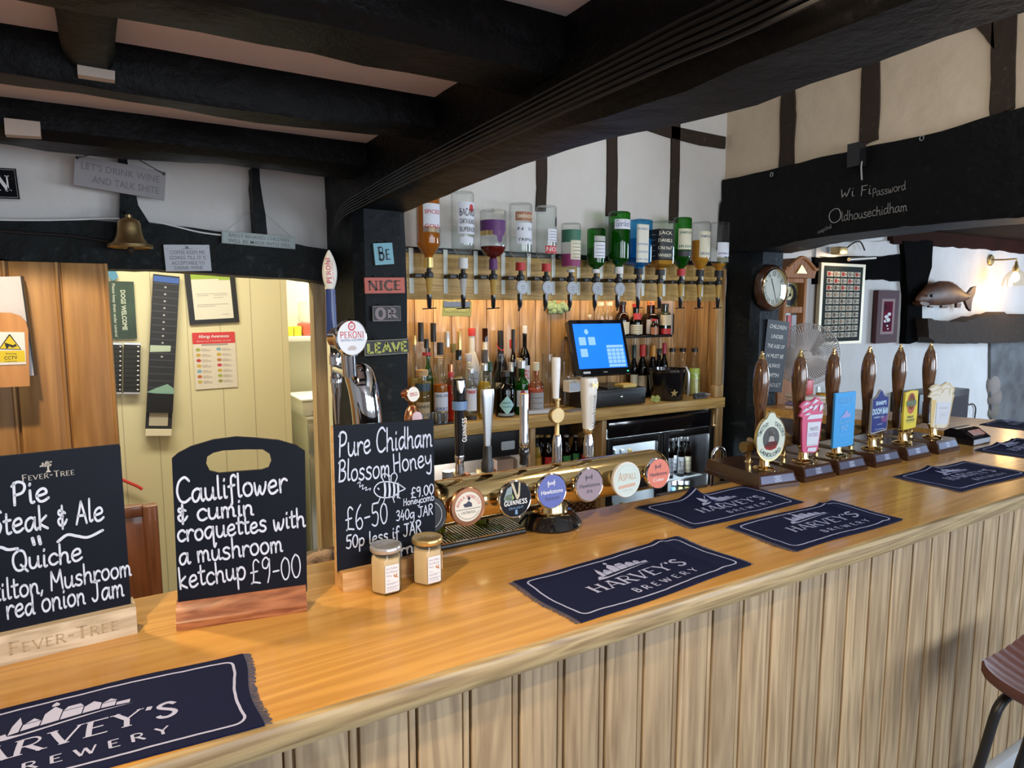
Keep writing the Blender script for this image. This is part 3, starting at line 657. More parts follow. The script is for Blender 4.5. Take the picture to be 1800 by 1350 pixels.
ed.add(vs, fs+[(5,4,3,2,1,0), tuple(n*6+k for k in range(6))]).build('front_edge', M['counter_edge'], t)
fp = MB(); xx = -1.2
rnd = random.Random(4)
while xx < 4.25:
    fp.box(xx+.0025, xx+.084, .972, 1.0, .165, 1.0535, .0022); fp.box(xx+.0865, xx+.0985, .9735, 1.0, .165, 1.0535, .003); xx += .10
fp.box(-1.2, 4.25, .985, 1.01, 0, 1.0535)
fp.build('boarding', M['front_planks'], t)
MB().box(-1.2, 4.25, .945, .984, 0, .165, .006).build('kick_board', plain('grey_blue_kickboard', (.42, .44, .47), .6), t)
bk = MB().box(-1.2, 3.42, 1.46, 1.49, 0, 1.053); bk.box(3.44, 3.47, 1.6, 2.6, 0, 1.053)
bk.build('back_panel', M['dark_wood'], t)

# ------------------------------------------------------------------ bar towels
M['towel'] = plain('navy_towelling', (.0085, .0125, .048), .95, bump=(900, .6, .002), spec=.15)
M['towel_pale'] = plain('white_towelling', (.42, .46, .72), .95, bump=(900, .5, .002), spec=.2)
M['fringe'] = plain('grey_fringe', (.085, .095, .16), .95)
def emblem():
    """brewery yard in white thread: malt tower, kiln roof, sheds"""
    g = []
    A = lambda *p: g.append(poly(p))
    A((0,0),(3,.6),(3,6),(1.5,11.5),(0,6)) ; A((3.5,.8),(9,1.4),(9,5),(3.5,5)); A((4,5.4),(8.6,5.4),(6.3,8))
    A((9.4,1.2),(15,1.6),(15,9),(12.2,13),(9.4,9)); A((11,13.4),(13.4,13.4),(13.4,15),(12.2,16.6),(11,15))
    A((15.4,1.6),(22,2),(22,7.4),(15.4,7.4)); A((15.4,7.8),(22,7.8),(20.6,10.4),(16.6,10.4))
    A((22.4,2),(28,2.2),(28,6.6),(25.2,9.2),(22.4,6.6)); A((28.4,2.2),(33,2),(33,5.4),(28.4,5.4)); A((28.4,5.8),(33.4,5.8),(31,8))
    A((33.4,1.8),(38,1.4),(38,4),(33.4,4)); A((-5,-2.2),(-3,1.2),(-1,1.6),(0,-.6),(4,-1.4),(10,-.8),(20,.2),(30,.8),(40,.6),(30,.2),(18,-1),(8,-2.2),(0,-2.8))
    return join(g)
def towel(fl, fr, label, ln=.505, dp=.225, seed=1, lift=0.0, fringe_=True):
    a, b = (at(fl[0], fl[1], 2, ZT), at(fr[0], fr[1], 2, ZT)) if fl[1] > 50 else (Vector((*fl, ZT)), Vector((*fr, ZT)))
    rz = math.atan2(b.y-a.y, b.x-a.x)
    root = thing('bar_towel', label, 'bar towel', a, rz, 'navy bar towels on the counter')
    def h(x, y):
        e = noise.noise(Vector((x*7+seed*5, y*9, seed)))*.003+.0035
        e += lift*max(0, 1-abs(x-ln*.40-y*.15)/.07)**2*max(0, (y-dp*.45)/(dp*.55))
        e += .006*max(0, 1-abs(x-ln*.86)/.035)**2*(.4+.6*y/dp) if seed % 2 else 0
        return e
    fr_ = lambda x, y, d=0.0: Vector((x+.004*math.sin(y*30+seed), y+.003*math.sin(x*14+seed*2), h(x, y)+d))
    nx, ny = 60, 26; m = MB(); top = []; vs = []
    for j in range(ny+1):
        for i in range(nx+1): vs.append(fr_(ln*i/nx, dp*j/ny))
    for j in range(ny+1):
        for i in range(nx+1): p = fr_(ln*i/nx, dp*j/ny); vs.append(Vector((p.x, p.y, max(.0004, p.z-.004))))
    N1 = (nx+1)*(ny+1); fs = []
    for j in range(ny):
        for i in range(nx):
            q = [j*(nx+1)+i, j*(nx+1)+i+1, (j+1)*(nx+1)+i+1, (j+1)*(nx+1)+i]
            fs += [tuple(q), tuple(N1+k for k in reversed(q))]
    rim = [i for i in range(nx+1)]+[j*(nx+1)+nx for j in range(1, ny+1)]+[ny*(nx+1)+i for i in range(nx-1, -1, -1)]+[j*(nx+1) for j in range(ny-1, 0, -1)]
    fs += [(rim[k], rim[(k+1) % len(rim)], N1+rim[(k+1) % len(rim)], N1+rim[k]) for k in range(len(rim))]
    m.add(vs, fs).build('cloth', M['towel'], root, world=False)
    w_ = MB()
    rr = rrect(.020, .018, ln-.020, dp-.018, .016, 4); rp = []
    for i in range(len(rr)):
        p, q = Vector(rr[i]), Vector(rr[(i+1) % len(rr)]); k = max(1, int((q-p).length/.010))
        for j in range(k):
            s_ = p+(q-p)*j/k; rp.append((s_.x+noise.noise(Vector((s_.x*40, s_.y*40, seed)))*.0018, s_.y+noise.noise(Vector((s_.x*40, s_.y*40, seed+9)))*.0018))
    w_.geo(ribbon(rp+[rp[0]], .0042, cap=False), fr_, .0008)
    w_.geo(lay(roman("HARVEY'S", 1.55, .75, .6), (.115, .082), (.400, .082), .037), fr_, .0010)
    w_.geo(lay(roman("B R E W E R Y", 1.7, 1.1, 0), (.185, .040), (.385, .040), .019), fr_, .0010)
    ew = .175; k = ew/45; ex, ey = .185, .140
    em = emblem(); w_.geo(([(ex+p[0]*k, ey+p[1]*k*.95) for p in em[0]], em[1]), fr_, .0009)
    w_.build('woven_design', M['towel_pale'], root, world=False, fix=False)
    if fringe_:
        rn = random.Random(seed)
        for s_, xo in ((-1, 0), (1, ln)):
            f_ = MB()
            for k in range(75):
                y = dp*(k+.5)/75; L = .009+rn.random()*.004
                a_ = fr_(xo, y, -.001); f_.tube([a_, (a_.x+s_*L*.5, a_.y+rn.uniform(-.001, .001), a_.z-.0005), (a_.x+s_*L, a_.y+rn.uniform(-.002, .002), .0012)], .0007, 4)
            f_.build('fringe', M['fringe'], root, world=False)
    return root
towel((-.345, .975), (.152, .958), 'navy bar towel nearest the viewer, running off the left edge of the counter', .50, .225, 2)
towel((1020,1098), (1318,995), 'navy bar towel spread flat near the two honey jars, nearest of those on the right', .515, .23, 1)
towel((1400,970), (1595,912), 'navy bar towel at the counter edge, right of the one nearest the honey jars', .47, .215, 3)
towel((1222,930), (1418,883), 'rucked navy bar towel against the first hand pump and the brass tap bar', .47, .225, 4, .035)
towel((1690,865), (1880,816), 'navy bar towel on the counter in front of the yellow pump clip', .47, .225, 6, .012)
towel((3.10, 1.17), (3.56, 1.20), 'dark bar towel lying at the corner of the counter beyond the last pump', .44, .19, 7, .01)
towel((3.80, 1.46), (4.09, 1.48), 'farthest bar towel, lying on the return of the counter', .26, .20, 8)

# ------------------------------------------------------------------ chalkboards
def board_frame(bl, br, z=0.0):
    a, b = at(bl[0], bl[1], 2, ZT), at(br[0], br[1], 2, ZT)
    return Frame(a+Vector((0, 0, z)), b-a, (0, 0, 1)), (b-a).length
def chalk(fr, items, parent, name='chalk_writing', d=.0006, m=None):
    mb = MB()
    for g in items: mb.geo(g, fr, d)
    mb.build(name, m or M['chalk'], parent, fix=False)
# board with its left part outside the picture
fr, _ = board_frame((0,1172), (242,1113))
r = fr.px(242,1113)[0]; cx = fr.px(86,835)[0]; l = cx-(r-cx)*.97
t = thing('chalkboard_sign', 'chalkboard listing pie and quiche on a pale wooden base at the left', 'chalkboard', fr((l+r)/2, 0, -.02), 0, 'chalkboards standing on the counter')
MB().prism([(l, 0), (r, 0), (r, .052), (l, .052)], fr, -.05, 0).build('base', M['light_wood'], t)
fb = Frame(fr(0, 0, -.018), fr.ex, fr.ey)
tp = fb.px(218,780); tl_ = tp[1]
MB().prism(rrect(l+.008, .035, r-.006, tl_, .004), fb, -.006, 0).build('board', M['slate'], t)
L_ = lambda s, *a, **k: pxline(fb, hand(s, **k), *a)
q = lambda pts, wd: ribbon([(p.x, p.y) for p in cat([(*fb.px(*p), 0) for p in pts], 6)], wd)
W1 = .0050
chalk(fb, [L_('Pie', 22,889, 88,879, 40, seed=1, wd=1.35), L_('Steak & Ale', -18,943, 184,914, 40, seed=2, wd=1.35),
           q([(-40,962),(-20,968),(0,962),(14,966),(30,964)], W1), q([(102,952),(118,940),(135,942),(155,944),(180,932)], W1), q([(57,946),(60,957)], W1), q([(68,943),(71,956)], W1),
           L_('Quiche', 22,1005, 146,984, 36, seed=3, wd=1.35), L_('Stilton, Mushroom', -30,1062, 232,1010, 34, seed=4, wd=1.4), L_('& red onion Jam', -18,1095, 219,1046, 36, seed=5, wd=1.4)], t)
pm = MB(); pm.geo(pxline(fb, roman('Fever-Tree', 1.4, .9, .4), 39,846, 131,834, 11, 10), fb, .0006)
tr_ = [((a-0)*1, b) for a, b in [(0,0)]]
c0 = fb.px(85,828)
rn = random.Random(2)
for k in range(34):
    a_ = rn.uniform(0, PI); r_ = rn.uniform(.2, 1)*.0105; x, y = c0[0]+r_*math.cos(a_)*1.05, c0[1]+.0085+r_*math.sin(a_)*.8
    pm.geo(poly(ellipse(x, y, .0016, .0011, 7)), fb, .0006)
pm.geo(poly([(c0[0]-.004, c0[1]-.002), (c0[0]+.004, c0[1]-.002), (c0[0]+.0013, c0[1]+.002), (c0[0]+.0012, c0[1]+.010), (c0[0]-.0012, c0[1]+.010), (c0[0]-.0013, c0[1]+.002)]), fb, .0006)
pm.build('printed_heading', M['chalk_dim'], t, fix=False)
chalk(fr, [lay(roman('Fever-Tree', 1.4, .9, .4), (cx-.075, .016), (cx+.085, .016), .022)], t, 'branded_lettering', .0005, plain('burnt_in_brown', (.42, .31, .19), .7))

# arched board with a hand hole
fr, wd = board_frame((310,1110), (540,1075))
t = thing('chalkboard_sign', 'arched chalkboard with a handle hole, about cauliflower croquettes, on red base', 'chalkboard', fr(wd/2, 0, -.02), 0, 'chalkboards standing on the counter')
mp = [(0, 0), (0, .014), (-.004, .018), (-.006, .030), (-.012, .036), (-.018, .048), (-.040, .048), (-.05, .03), (-.055, 0)]
fe = Frame(fr(0, 0, 0), fr.n, fr.ey, -fr.ex)
MB().prism([(a, b) for a, b in mp], fe, 0, -wd).build('base', M['redwood'], t)
fb = Frame(fr(0, 0, -.02), fr.ex, fr.ey)
P = [fb.px(*p) for p in [(540,1040),(536,793),(520,783),(490,774),(450,770),(415,768),(375,773),(335,785),(312,797),(302,806),(313,1065)]]
hole = [fb.px(*p) for p in [(375,796),(392,792),(430,790),(462,790),(474,798),(477,810),(472,822),(460,826),(420,829),(385,832),(368,828),(362,816),(364,803)]]
bmx = bmesh.new()
def loop(bm, pts, d): 
    v = [bm.verts.new(fb(x, y, d)) for x, y in pts]; return v, [bm.edges.new((v[i], v[(i+1) % len(v)])) for i in range(len(v))]
sides = []
for d in (0, -.008):
    v1, e1 = loop(bmx, P, d); v2, e2 = loop(bmx, hole, d); bmesh.ops.triangle_fill(bmx, edges=e1+e2, use_beauty=True); sides.append((v1, v2))
for k in (0, 1):
    A, Bv = sides[0][k], sides[1][k]
    for i in range(len(A)): bmx.faces.new((A[i], A[(i+1) % len(A)], Bv[(i+1) % len(A)], Bv[i]))
bmx.verts.index_update(); mb = MB().add([p.co.copy() for p in bmx.verts], [[p.index for p in f.verts] for f in bmx.faces]); bmx.free()
mb.build('board', M['slate'], t)
chalk(fb, [L_('Cauliflower', 311,885, 507,864, 40, seed=6, wd=1.3), L_('& cumin', 312,918, 447,904, 34, seed=7, wd=1.35), L_('croquettes with', 312,953, 538,925, 34, seed=8, wd=1.4),
           L_('a mushroom', 315,993, 498,968, 34, seed=9, wd=1.35), L_('ketchup', 316,1035, 433,1016, 36, seed=10, wd=1.3), L_('£9-00', 441,1028, 530,1014, 42, seed=11, wd=.8)], t)
# honey board
fr, wd = board_frame((604,1043), (779,1000))
t = thing('chalkboard_sign', 'tall chalkboard with a drawn bee advertising honey, behind the two jars', 'chalkboard', fr(wd/2, 0, -.03), 0, 'chalkboards standing on the counter')
MB().prism([(0, 0), (wd, 0), (wd, .042), (0, .042)], fr, -.058, -.002).build('base', M['beech'], t)
fb = Frame(fr(0, 0, -.022), fr.ex, fr.ey)
P = [fb.px(*p) for p in [(592,1005),(766,968),(762,737),(585,750)]]
MB().prism(P, fb, -.010, 0).build('board', M['slate'], t)
MB().prism([(P[0][0]-.0006, P[0][1]), (P[0][0]+.0004, P[0][1]), (P[3][0]+.0004, P[3][1]), (P[3][0]-.0006, P[3][1])], fb, -.011, .0004).build('bare_edge', M['beech'], t)
bee = []
def bl(pts, w_=.0026, closed=False): bee.append(q(pts, w_))
bl([(664,872),(658,865),(659,856),(668,848),(684,847),(700,851),(711,859),(702,864),(692,872),(676,875),(664,872)])
bl([(675,847),(671,838),(676,832),(683,838),(684,847)], .0022); bl([(687,847),(688,835),(694,831),(698,838),(694,848)], .0022)
for x in (676, 684, 692, 699): bl([(x,850),(x+1,862),(x,874)], .0048)
bl([(668,875),(664,885)], .002); bl([(676,876),(674,884)], .002); bl([(690,874),(693,883)], .002); bl([(697,870),(703,876)], .002); bl([(704,853),(712,859)], .003); bl([(664,858),(666,860)], .003)
bl([(628,850),(633,847),(632,856),(638,852),(637,860),(644,856),(643,862),(651,858),(650,862)], .0016)
chalk(fb, bee+[L_('Pure Chidham', 595,803, 760,784, 40, seed=12, wd=1.12), L_('Blossom', 594,847, 686,837, 36, seed=13, wd=1.12), L_('Honey', 692,832, 759,818, 34, seed=14, wd=1.12),
               L_('£9.00', 722,876, 763,867, 17, seed=15, wd=1.4), L_('Honeycomb', 709,889, 763,879, 12, seed=16, wd=1.5), L_('£6-50', 608,935, 682,918, 40, seed=17, wd=.85), L_('340g JAR', 696,916, 761,904, 18, seed=18, wd=1.3),
               L_('50p less if JAR', 608,965, 741,936, 22, seed=19, wd=1.4), L_('returned', 655,990, 754,964, 22, seed=20, wd=1.4)], t)

# ------------------------------------------------------------------ honey jars
M['honey'] = plain('set_honey', (.70, .54, .33), .45)
M['label'] = plain('white_label', (.74, .76, .84), .55)
def jar(u, v, rot, lidm, label, hand_):
    c = at(u, v, 2, ZT); t = thing('honey_jar', label, 'jar', c, rot, 'jars of honey on the counter')
    R = .0350
    hx = lambda r, n=6: [(r*math.cos(2*PI*k/n), r*math.sin(2*PI*k/n)) for k in range(n)]
    def prof(rings):      # hexagon with eased corners, ends in a round neck
        vs = []; fs = []; n = 36
        for r, z, rd in rings:
            for k in range(n):
                a = 2*PI*k/n; m_ = (a % (PI/3))-PI/6; f = math.cos(PI/6)/math.cos(m_); f = min(f, .965)
                rr = r*(f*(1-rd)+rd); vs.append((rr*math.cos(a), rr*math.sin(a), z))
        for i in range(len(rings)-1): fs += [(i*n+k, i*n+(k+1) % n, (i+1)*n+(k+1) % n, (i+1)*n+k) for k in range(n)]
        fs += [tuple(range(n-1, -1, -1)), tuple(range((len(rings)-1)*n, len(rings)*n))]
        return MB().add(vs, fs)
    prof([(R*.93, 0, 0), (R, .004, 0), (R, .070, 0), (R*.97, .078, .3), (R*.84, .085, 1), (R*.84, .093, 1)]).build('glass_jar', M['clear'], t, world=False, ang=25)
    prof([(R*.90, .004, 0), (R*.955, .008, 0), (R*.955, .069, 0), (R*.91, .0765, .4), (R*.78, .0775, 1)]).build('honey', M['honey'], t, world=False, ang=25)
    lid = MB().lathe([(0, .0895), (R*.93, .0895), (R*.96, .091), (R*.96, .098), (R*.93, .1005), (R*.86, .1015), (R*.82, .1005), (0, .1005)], n=40)
    lid.build('lid', lidm, t, world=False)
    wr = MB(); g = hand(hand_, wd=.9); wr.geo(middle(g, (0, -.006), .038, .014, 11), Frame((0,0,.1009), (math.cos(-rot-.45), math.sin(-rot-.45), 0), (-math.sin(-rot-.45), math.cos(-rot-.45), 0)))
    wr.build('lid_writing', M['chalk_dim'], t, world=False, fix=False)
    ap = R*math.cos(PI/6)+.0007
    f = Frame((0, -ap, 0), (1,0,0), (0,0,1))
    lb = MB().prism([(-.0155, .008), (.0155, .008), (.0155, .066), (-.0155, .066)], f, -.0004, .0003).build('label', M['label'], t, world=False)
    tx = MB()
    for s, y, w_, h_ in (('Pure Chidham', .057, .026, .0042), ('Pure Blossom', .0495, .026, .0042), ('Honey', .042, .012, .0042)):
        g = hand(s, wd=1.0); tx.geo(lay(g, (-.0135, y), (-.0135+w_, y), h_, 11), f, .0005)
    for y, w_ in ((.033, .009), (.027, .026), (.0245, .020), (.019, .027), (.0165, .022), (.0125, .025)): tx.geo(ribbon([(-.013, y), (-.013+w_, y)], .0008, cap=False), f, .0005)
    tx.build('label_print', plain('label_grey_ink', (.22, .21, .28), .6), lb, world=False, fix=False)
    b_ = MB()
    for x, y, rx, ry in ((.0075, .040, .0035, .0022), (.0045, .0425, .0016, .0028), (.010, .0435, .0014, .003), (.011, .0375, .002, .0013)): b_.geo(poly(ellipse(x, y, rx, ry, 12)), f, .0006)
    b_.build('bee_print', plain('bee_print_brown', (.50, .26, .13), .6), lb, world=False, fix=False)
    return t
jar(680, 1037, math.radians(2), M['silver'], 'honey jar with the dull silver lid, nearer of the two by the honey board', 'OVK')
jar(752, 1021, math.radians(4), M['gold'], 'honey jar with the bright gold lid, farther of the two by the honey board', 'DYK')
# ------------------------------------------------------------------ brass T-bar font with its taps
def badge(c, r, facem, rim, parent, paint, name='tap_badge', depth=.028, up=0.06, yaw=0.0):
    """round lens on a short neck; local frame faces -Y"""
    b = MB().lathe([(0, -depth), (r*.60, -depth), (r*.62, -.014), (r*.96, -.010), (r, -.004), (r, .002), (r*.95, .0045), (r*.90, .0035), (0, .0035)], n=40, axis='y')
    R_ = Matrix.Rotation(yaw, 4, 'Z') @ Matrix.Rotation(-up, 4, 'X'); b.rot(R_).rot(Matrix.Translation(c))
    o = b.build(name, rim, parent)
    f = Frame(Vector(c)+R_ @ Vector((0, -.0038, 0)), R_ @ Vector((1,0,0)), R_ @ Vector((0,0,1)))
    MB().geo(poly(ellipse(0, 0, r*.92, r*.92, 40)), f, .0002).build('badge_face', facem, o, fix=False)
    for m, items in paint(r):
        mb = MB()
        for k, g in enumerate(items): mb.geo(g, f, .0005)
        mb.build('badge_print', m, o, fix=False)
    return o
INKW = plain('badge_white', (.82, .84, .88), .4); INKB = plain('badge_navy_ink', (.03, .03, .07), .4); INKR = plain('badge_red_ink', (.50, .03, .04), .4)
def hawk(text, c1, c2):
    def p(r):
        H = [ribbon([(-.012*r/.05, .030*r/.05), (-.012*r/.05, .012*r/.05)], .0022, 0), ribbon([(.008*r/.05, .032*r/.05), (.008*r/.05, .014*r/.05)], .0022, 0), ribbon([(-.016*r/.05, .0235*r/.05), (.012*r/.05, .0245*r/.05)], .002, 0), ribbon([(-.014*r/.05, .0195*r/.05), (.010*r/.05, .0205*r/.05)], .002, 0)]
        return [(c1, H+[middle(print_('Hawkstone', .12), (0, -.006*r/.05), r*1.45, r*.24, 7.3)]), (c2, [middle(print_(text), (0, -.024*r/.05), r*(.95 if len(text) > 3 else .42), r*.22, 7.3)])]
    return p
def moretti(r):
    return [(M['copper'], [ribbon([(.86*r*math.cos(2*PI*k/40), .86*r*math.sin(2*PI*k/40)) for k in range(41)], .20*r, 0)]), (INKR, [arc(roman('BIRRA MORETTI', 1.5, 1, .4), (0, -.1*r), r*.56, math.radians(165), math.radians(15), r*.15)]),
            (INKB, [ribbon([(-r*.70, -.12*r), (r*.70, -.12*r)], .0012, 0), middle(print_("L'AUTENTICA"), (0, -.36*r), r*.8, r*.14, 7.3), poly([(-.2*r,-.02*r),(.22*r,-.02*r),(.2*r,.16*r),(.02*r,.30*r),(-.1*r,.2*r),(-.3*r,.14*r)]), poly(ellipse(.05*r, .42*r, .08*r, .10*r, 12)), ribbon(ellipse(0, -.1*r, r*.62, r*.54, 20, PI*1.1, PI*1.9), .001, 0)])]
def stout(r):
    return [(plain('stout_badge_grey', (.22, .30, .34), .4), [poly([(-.72*r,.1*r),(-.5*r,.62*r),(-.2*r,.74*r),(-.22*r,.0),(-.3*r,-.1*r),(-.62*r,-.1*r)])]), (plain('stout_badge_green', (.30, .42, .12), .4), [poly([(-.66*r,.06*r),(-.58*r,.28*r),(-.2*r,.30*r),(-.08*r,.06*r),(-.3*r,-.04*r)])]),
            (INKW, [middle(roman('GUINNESS', 2.0, 1.5, .4), (0, -.28*r), r*1.42, r*.24)]), (plain('harp_cream', (.55, .50, .36), .4), [poly([(-.26*r,.86*r),(-.12*r,.90*r),(.10*r,.22*r),(.16*r,.30*r),(.22*r,.88*r),(.32*r,.84*r),(.26*r,.14*r),(.12*r,-.04*r),(.02*r,.06*r)])]), (plain('stout_badge_blue', (.18, .36, .62), .4), [middle(print_('DRAUGHT'), (.02*r, -.52*r), r*.9, r*.13, 7.3), poly([(-.06*r,-.8*r),(.1*r,-.8*r),(.08*r,-.56*r),(-.04*r,-.56*r)])])]
def aspall(r):
    g = plain('aspall_gold', (.58, .44, .34), .4)
    return [(g, [middle(roman('Aspall', 2.0, 1.5, .5), (0, .0), r*1.35, r*.44)]), (plain('aspall_tan', (.62, .40, .32), .4), [poly([(-.66*r,-.30*r),(.58*r,-.22*r),(.56*r,-.40*r),(-.64*r,-.46*r)])]), (plain('aspall_grey', (.5, .56, .6), .4), [middle(print_('SUFFOLK CYDER'), (0, -.64*r), r*.7, r*.1, 7.3), ribbon(ellipse(0, 0, r*.82, r*.82, 30, -.2, PI*.9), .0008, 0)])]
ax, ay, az, ar = 1.02, 1.495, 1.208, .059
t = thing('beer_font', 'long polished brass bar font with round badges and tap handles on its black foot', 'beer font', (1.02, ay, ZT))
MB().lathe([(0, 0), (.088, 0), (.090, .006), (.086, .012), (.070, .034), (.060, .040), (0, .040)], (1.02, ay, ZT), 40).build('foot', M['black_gloss'], t)
MB().lathe([(.050, .036), (.052, .040), (.050, .044), (.050, .10)], (1.02, ay, ZT), 40).build('column', M['brass'], t)
tb = MB(); L0, L1 = .655, 1.445
prof = [(0, L0), (.035, L0), (ar, L0+.006), (ar, L0+.012), (ar-.001, L0+.014)]+[(ar, L0+.016+(L1-.05-L0)*k/20) for k in range(20)]+[(ar*math.cos(a)*1.0, L1-.05+.05*math.sin(a)) for a in [PI/2*k/8 for k in range(9)]]
prof[-1] = (0, L1); tb.lathe(prof, (0, ay, az), 48, 'x').build('tube', M['brass'], t)
BY = ay-ar-.030
for u, v, r, fm, rim, pt in ((822,890,.0475,plain('moretti_face', (.72, .70, .64), .35),M['copper'],moretti), (905,877,.048,plain('stout_face', (.006, .007, .012), .2),M['chrome'],stout), (969,863,.047,plain('session_face', (.12, .16, .50), .3),M['chrome'],hawk('Session', INKW, INKB)),
                         (1035,852,.047,plain('ipa_face', (.30, .24, .30), .3),M['chrome'],hawk('IPA', INKB, INKB)), (1101,843,.050,plain('aspall_face', (.60, .72, .72), .3),M['white'],aspall), (1156,832,.046,plain('cider_face', (.72, .21, .15), .3),M['chrome'],hawk('Cider', INKB, INKW))):
    p = at(u, v, 1, BY); badge(p, r, fm, rim, t, pt)
p = at(753, 906, 1, BY); badge(p, .047, M['black'], M['black_gloss'], t, lambda r: [(INKW, [ribbon(ellipse(0,0,r*.7,r*.7,30,0,PI*1.99), .001, 0)])])
def px_prof(u, pts, y):       # (v, half width in px) down a handle -> world profile
    out = []
    for v, hw in pts:
        p = at(u, v, 1, y); out.append((p, hw/pxm(p)))
    return out
def handle(u, pts, parent, m, name='tap_handle', n=20, flat=None, y=ay):
    pr = px_prof(u, pts, y); c = pr[-1][0]
    prof = [(r, p.z-c.z) for p, r in reversed(pr)]
    prof = [(0, prof[0][1])]+prof+[(0, prof[-1][1])]
    mb = MB().lathe(prof, n=n, sq=4 if flat else None)
    for v in mb.v:
        if flat: v.y *= flat
    mb.rot(Matrix.Translation(c)); return mb.build(name, m, parent, ang=50)
# stout tap: black, harp on its head, name down the stem
h = handle(808, [(665,10),(668,12),(685,12.5),(698,11),(706,9.5),(760,9),(800,8)], t, M['black_gloss'])
p0 = at(808, 712, 1, ay); MB().lathe([(.0192, 0), (.0192, .022)], p0-Vector((0,0,.011)), 20).build('blue_band', plain('tap_blue_band', (.12, .22, .42), .35), h)
f = Frame((p0.x, ay-.0165, 0), (0,0,-1), (1,0,0), (0,-1,0)); mb = MB()
a_, b_ = at(808, 775, 1, ay).z, at(808, 733, 1, ay).z
f = Frame((p0.x+.004, ay-.0172, a_), (0,0,1), (-1,0,0), (0,-1,0)); mb.geo(lay(roman('GUINNESS', 1.7, 1.1, .4), (0, -.006), (b_-a_, -.006), .0115), f, .0); mb.build('tap_lettering', INKW, h, fix=False)
hp = at(810, 680, 1, ay-.026)
f = Frame(hp, (1,0,0), (0,0,1)); mb = MB(); mb.prism([(-.008,.016),(.002,.014),(.009,.016),(.008,.0),(.003,-.015),(-.001,-.016),(-.006,-.004)], f, -.008, .002).build('harp', M['silver'], h)
handle(808, [(800,8.5),(803,9),(812,7.5),(816,7),(822,8),(832,8)], t, M['chrome'], 'tap_collar')
# flat silver paddle
handle(857, [(684,12),(690,13),(697,12.6),(720,10.5),(760,7.5),(783,6)], t, M['steel'], flat=.45)
handle(857, [(783,7),(788,8),(805,8),(812,11),(828,11)], t, M['black'], 'tap_collar')
# plain chrome cylinder
handle(921, [(692,8),(694,8.4),(772,8),(776,8.6),(784,8.6),(786,7)], t, M['chrome'])
handle(921, [(786,7),(790,9),(798,9),(804,7.5),(816,8)], t, M['black_gloss'], 'tap_collar')
# white handle above a brass medallion
h = handle(977, [(628,7),(631,8),(650,7.8),(690,6),(700,5.8)], t, plain('tap_white', (.74, .75, .78), .3))
handle(979, [(700,6.4),(703,6.4),(704,4.3),(712,4.2),(744,4.2),(762,4.4),(764,5)], t, M['brass_dull'], 'tap_stem')
mp = at(979, 730, 1, ay-.02)
md = MB().lathe([(0, -.012), (.021, -.012), (.0225, -.008), (.0225, .004), (.020, .006), (.0, .006)], n=32, axis='y').rot(Matrix.Translation(mp)).build('medallion', M['brass_dull'], t)
f = Frame(mp+Vector((0,-.0062,0)), (1,0,0), (0,0,1)); mb = MB()
for rr in (.017, .011, .006): mb.geo(ribbon(ellipse(0,0,rr,rr,28)+[(rr,0)], .0012, 0), f, .0003)
mb.geo(poly(ellipse(0,0,.0025,.0025,12)), f, .0003).build('medallion_rings', M['cream_card'], md, fix=False)
handle(979, [(764,6),(768,7),(778,8.5),(792,9),(812,9)], t, M['chrome'], 'tap_collar')
# white squared handle with a slanted top
h = handle(1034, [(664,13.5),(668,14.5),(700,13),(750,9.5),(753,9)], t, plain('tap_ivory', (.70, .69, .66), .35), flat=.8)
tx = MB(); a_, b_ = at(1034, 750, 1, ay), at(1034, 690, 1, ay)
f = Frame((a_.x, ay-.026, a_.z), (0,0,1), (-1,0,0), (0,-1,0)); tx.geo(lay(print_('Hawkstone', .1), (.004, -.004), (b_.z-a_.z-.004, -.004), .012, 7.3), f, .002); tx.build('tap_lettering', plain('tap_dark_print', (.10, .10, .10), .5), h, fix=False)
f = Frame((a_.x, ay-.030, at(1034, 676, 1, ay).z), (1,0,0), (0,0,1)); mb = MB()
for g in (ribbon([(-.007,.010),(-.007,-.008)], .003, 0), ribbon([(.007,.010),(.007,-.008)], .003, 0), ribbon([(-.010,.003),(.010,.003)], .0026, 0), ribbon([(-.010,-.001),(.010,-.001)], .0022, 0)): mb.geo(g, f, .001)
mb.build('tap_emblem', M['gold'], h, fix=False)
handle(1034, [(753,9),(758,9.5),(762,8),(763,7)], t, M['brass'], 'tap_ring')
handle(1034, [(763,6),(770,7.5),(778,9),(782,9.4),(802,9.4)], t, M['chrome'], 'tap_collar')

# drip tray behind the tap bar with lime-green glasses on it
tr = thing('drip_tray', 'low steel drip tray with wire top under the brass tap bar', 'drip tray', (.80, 1.52, ZT))
x0, x1, y0, y1 = .60, .92, 1.455, 1.575
MB().box(x0, x1, y0, y1, ZT+.001, ZT+.012, .003).build('tray', M['black'], tr)
g = MB(); 
for k in range(34): xx = x0+.006+(x1-x0-.012)*k/33; g.cyl((xx, y0+.004, ZT+.016), (xx, y1-.004, ZT+.016), .0013, n=6)
for yy in (y0+.004, (y0+y1)/2, y1-.004): g.cyl((x0+.004, yy, ZT+.0148), (x1-.004, yy, ZT+.0148), .0018, n=6)
g.build('wire_grid', M['chrome'], tr)
lime = glass('lime_green_glass', (.52, .62, .10), (.14, .20, .02))
for i, (x, lb) in enumerate(((.70, 'small lime green glass on the drip tray, nearer the honey board'), (.83, 'small lime green glass on the drip tray under the dark stout badge'))):
    o = MB().lathe([(0, 0), (.020, 0), (.022, .002), (.024, .027), (.022, .027), (.0205, .006), (0, .006)], (x, 1.545, ZT+.0178), 24).build('tumbler', lime); tag(o, lb, 'glass', 'lime glasses on the drip tray')

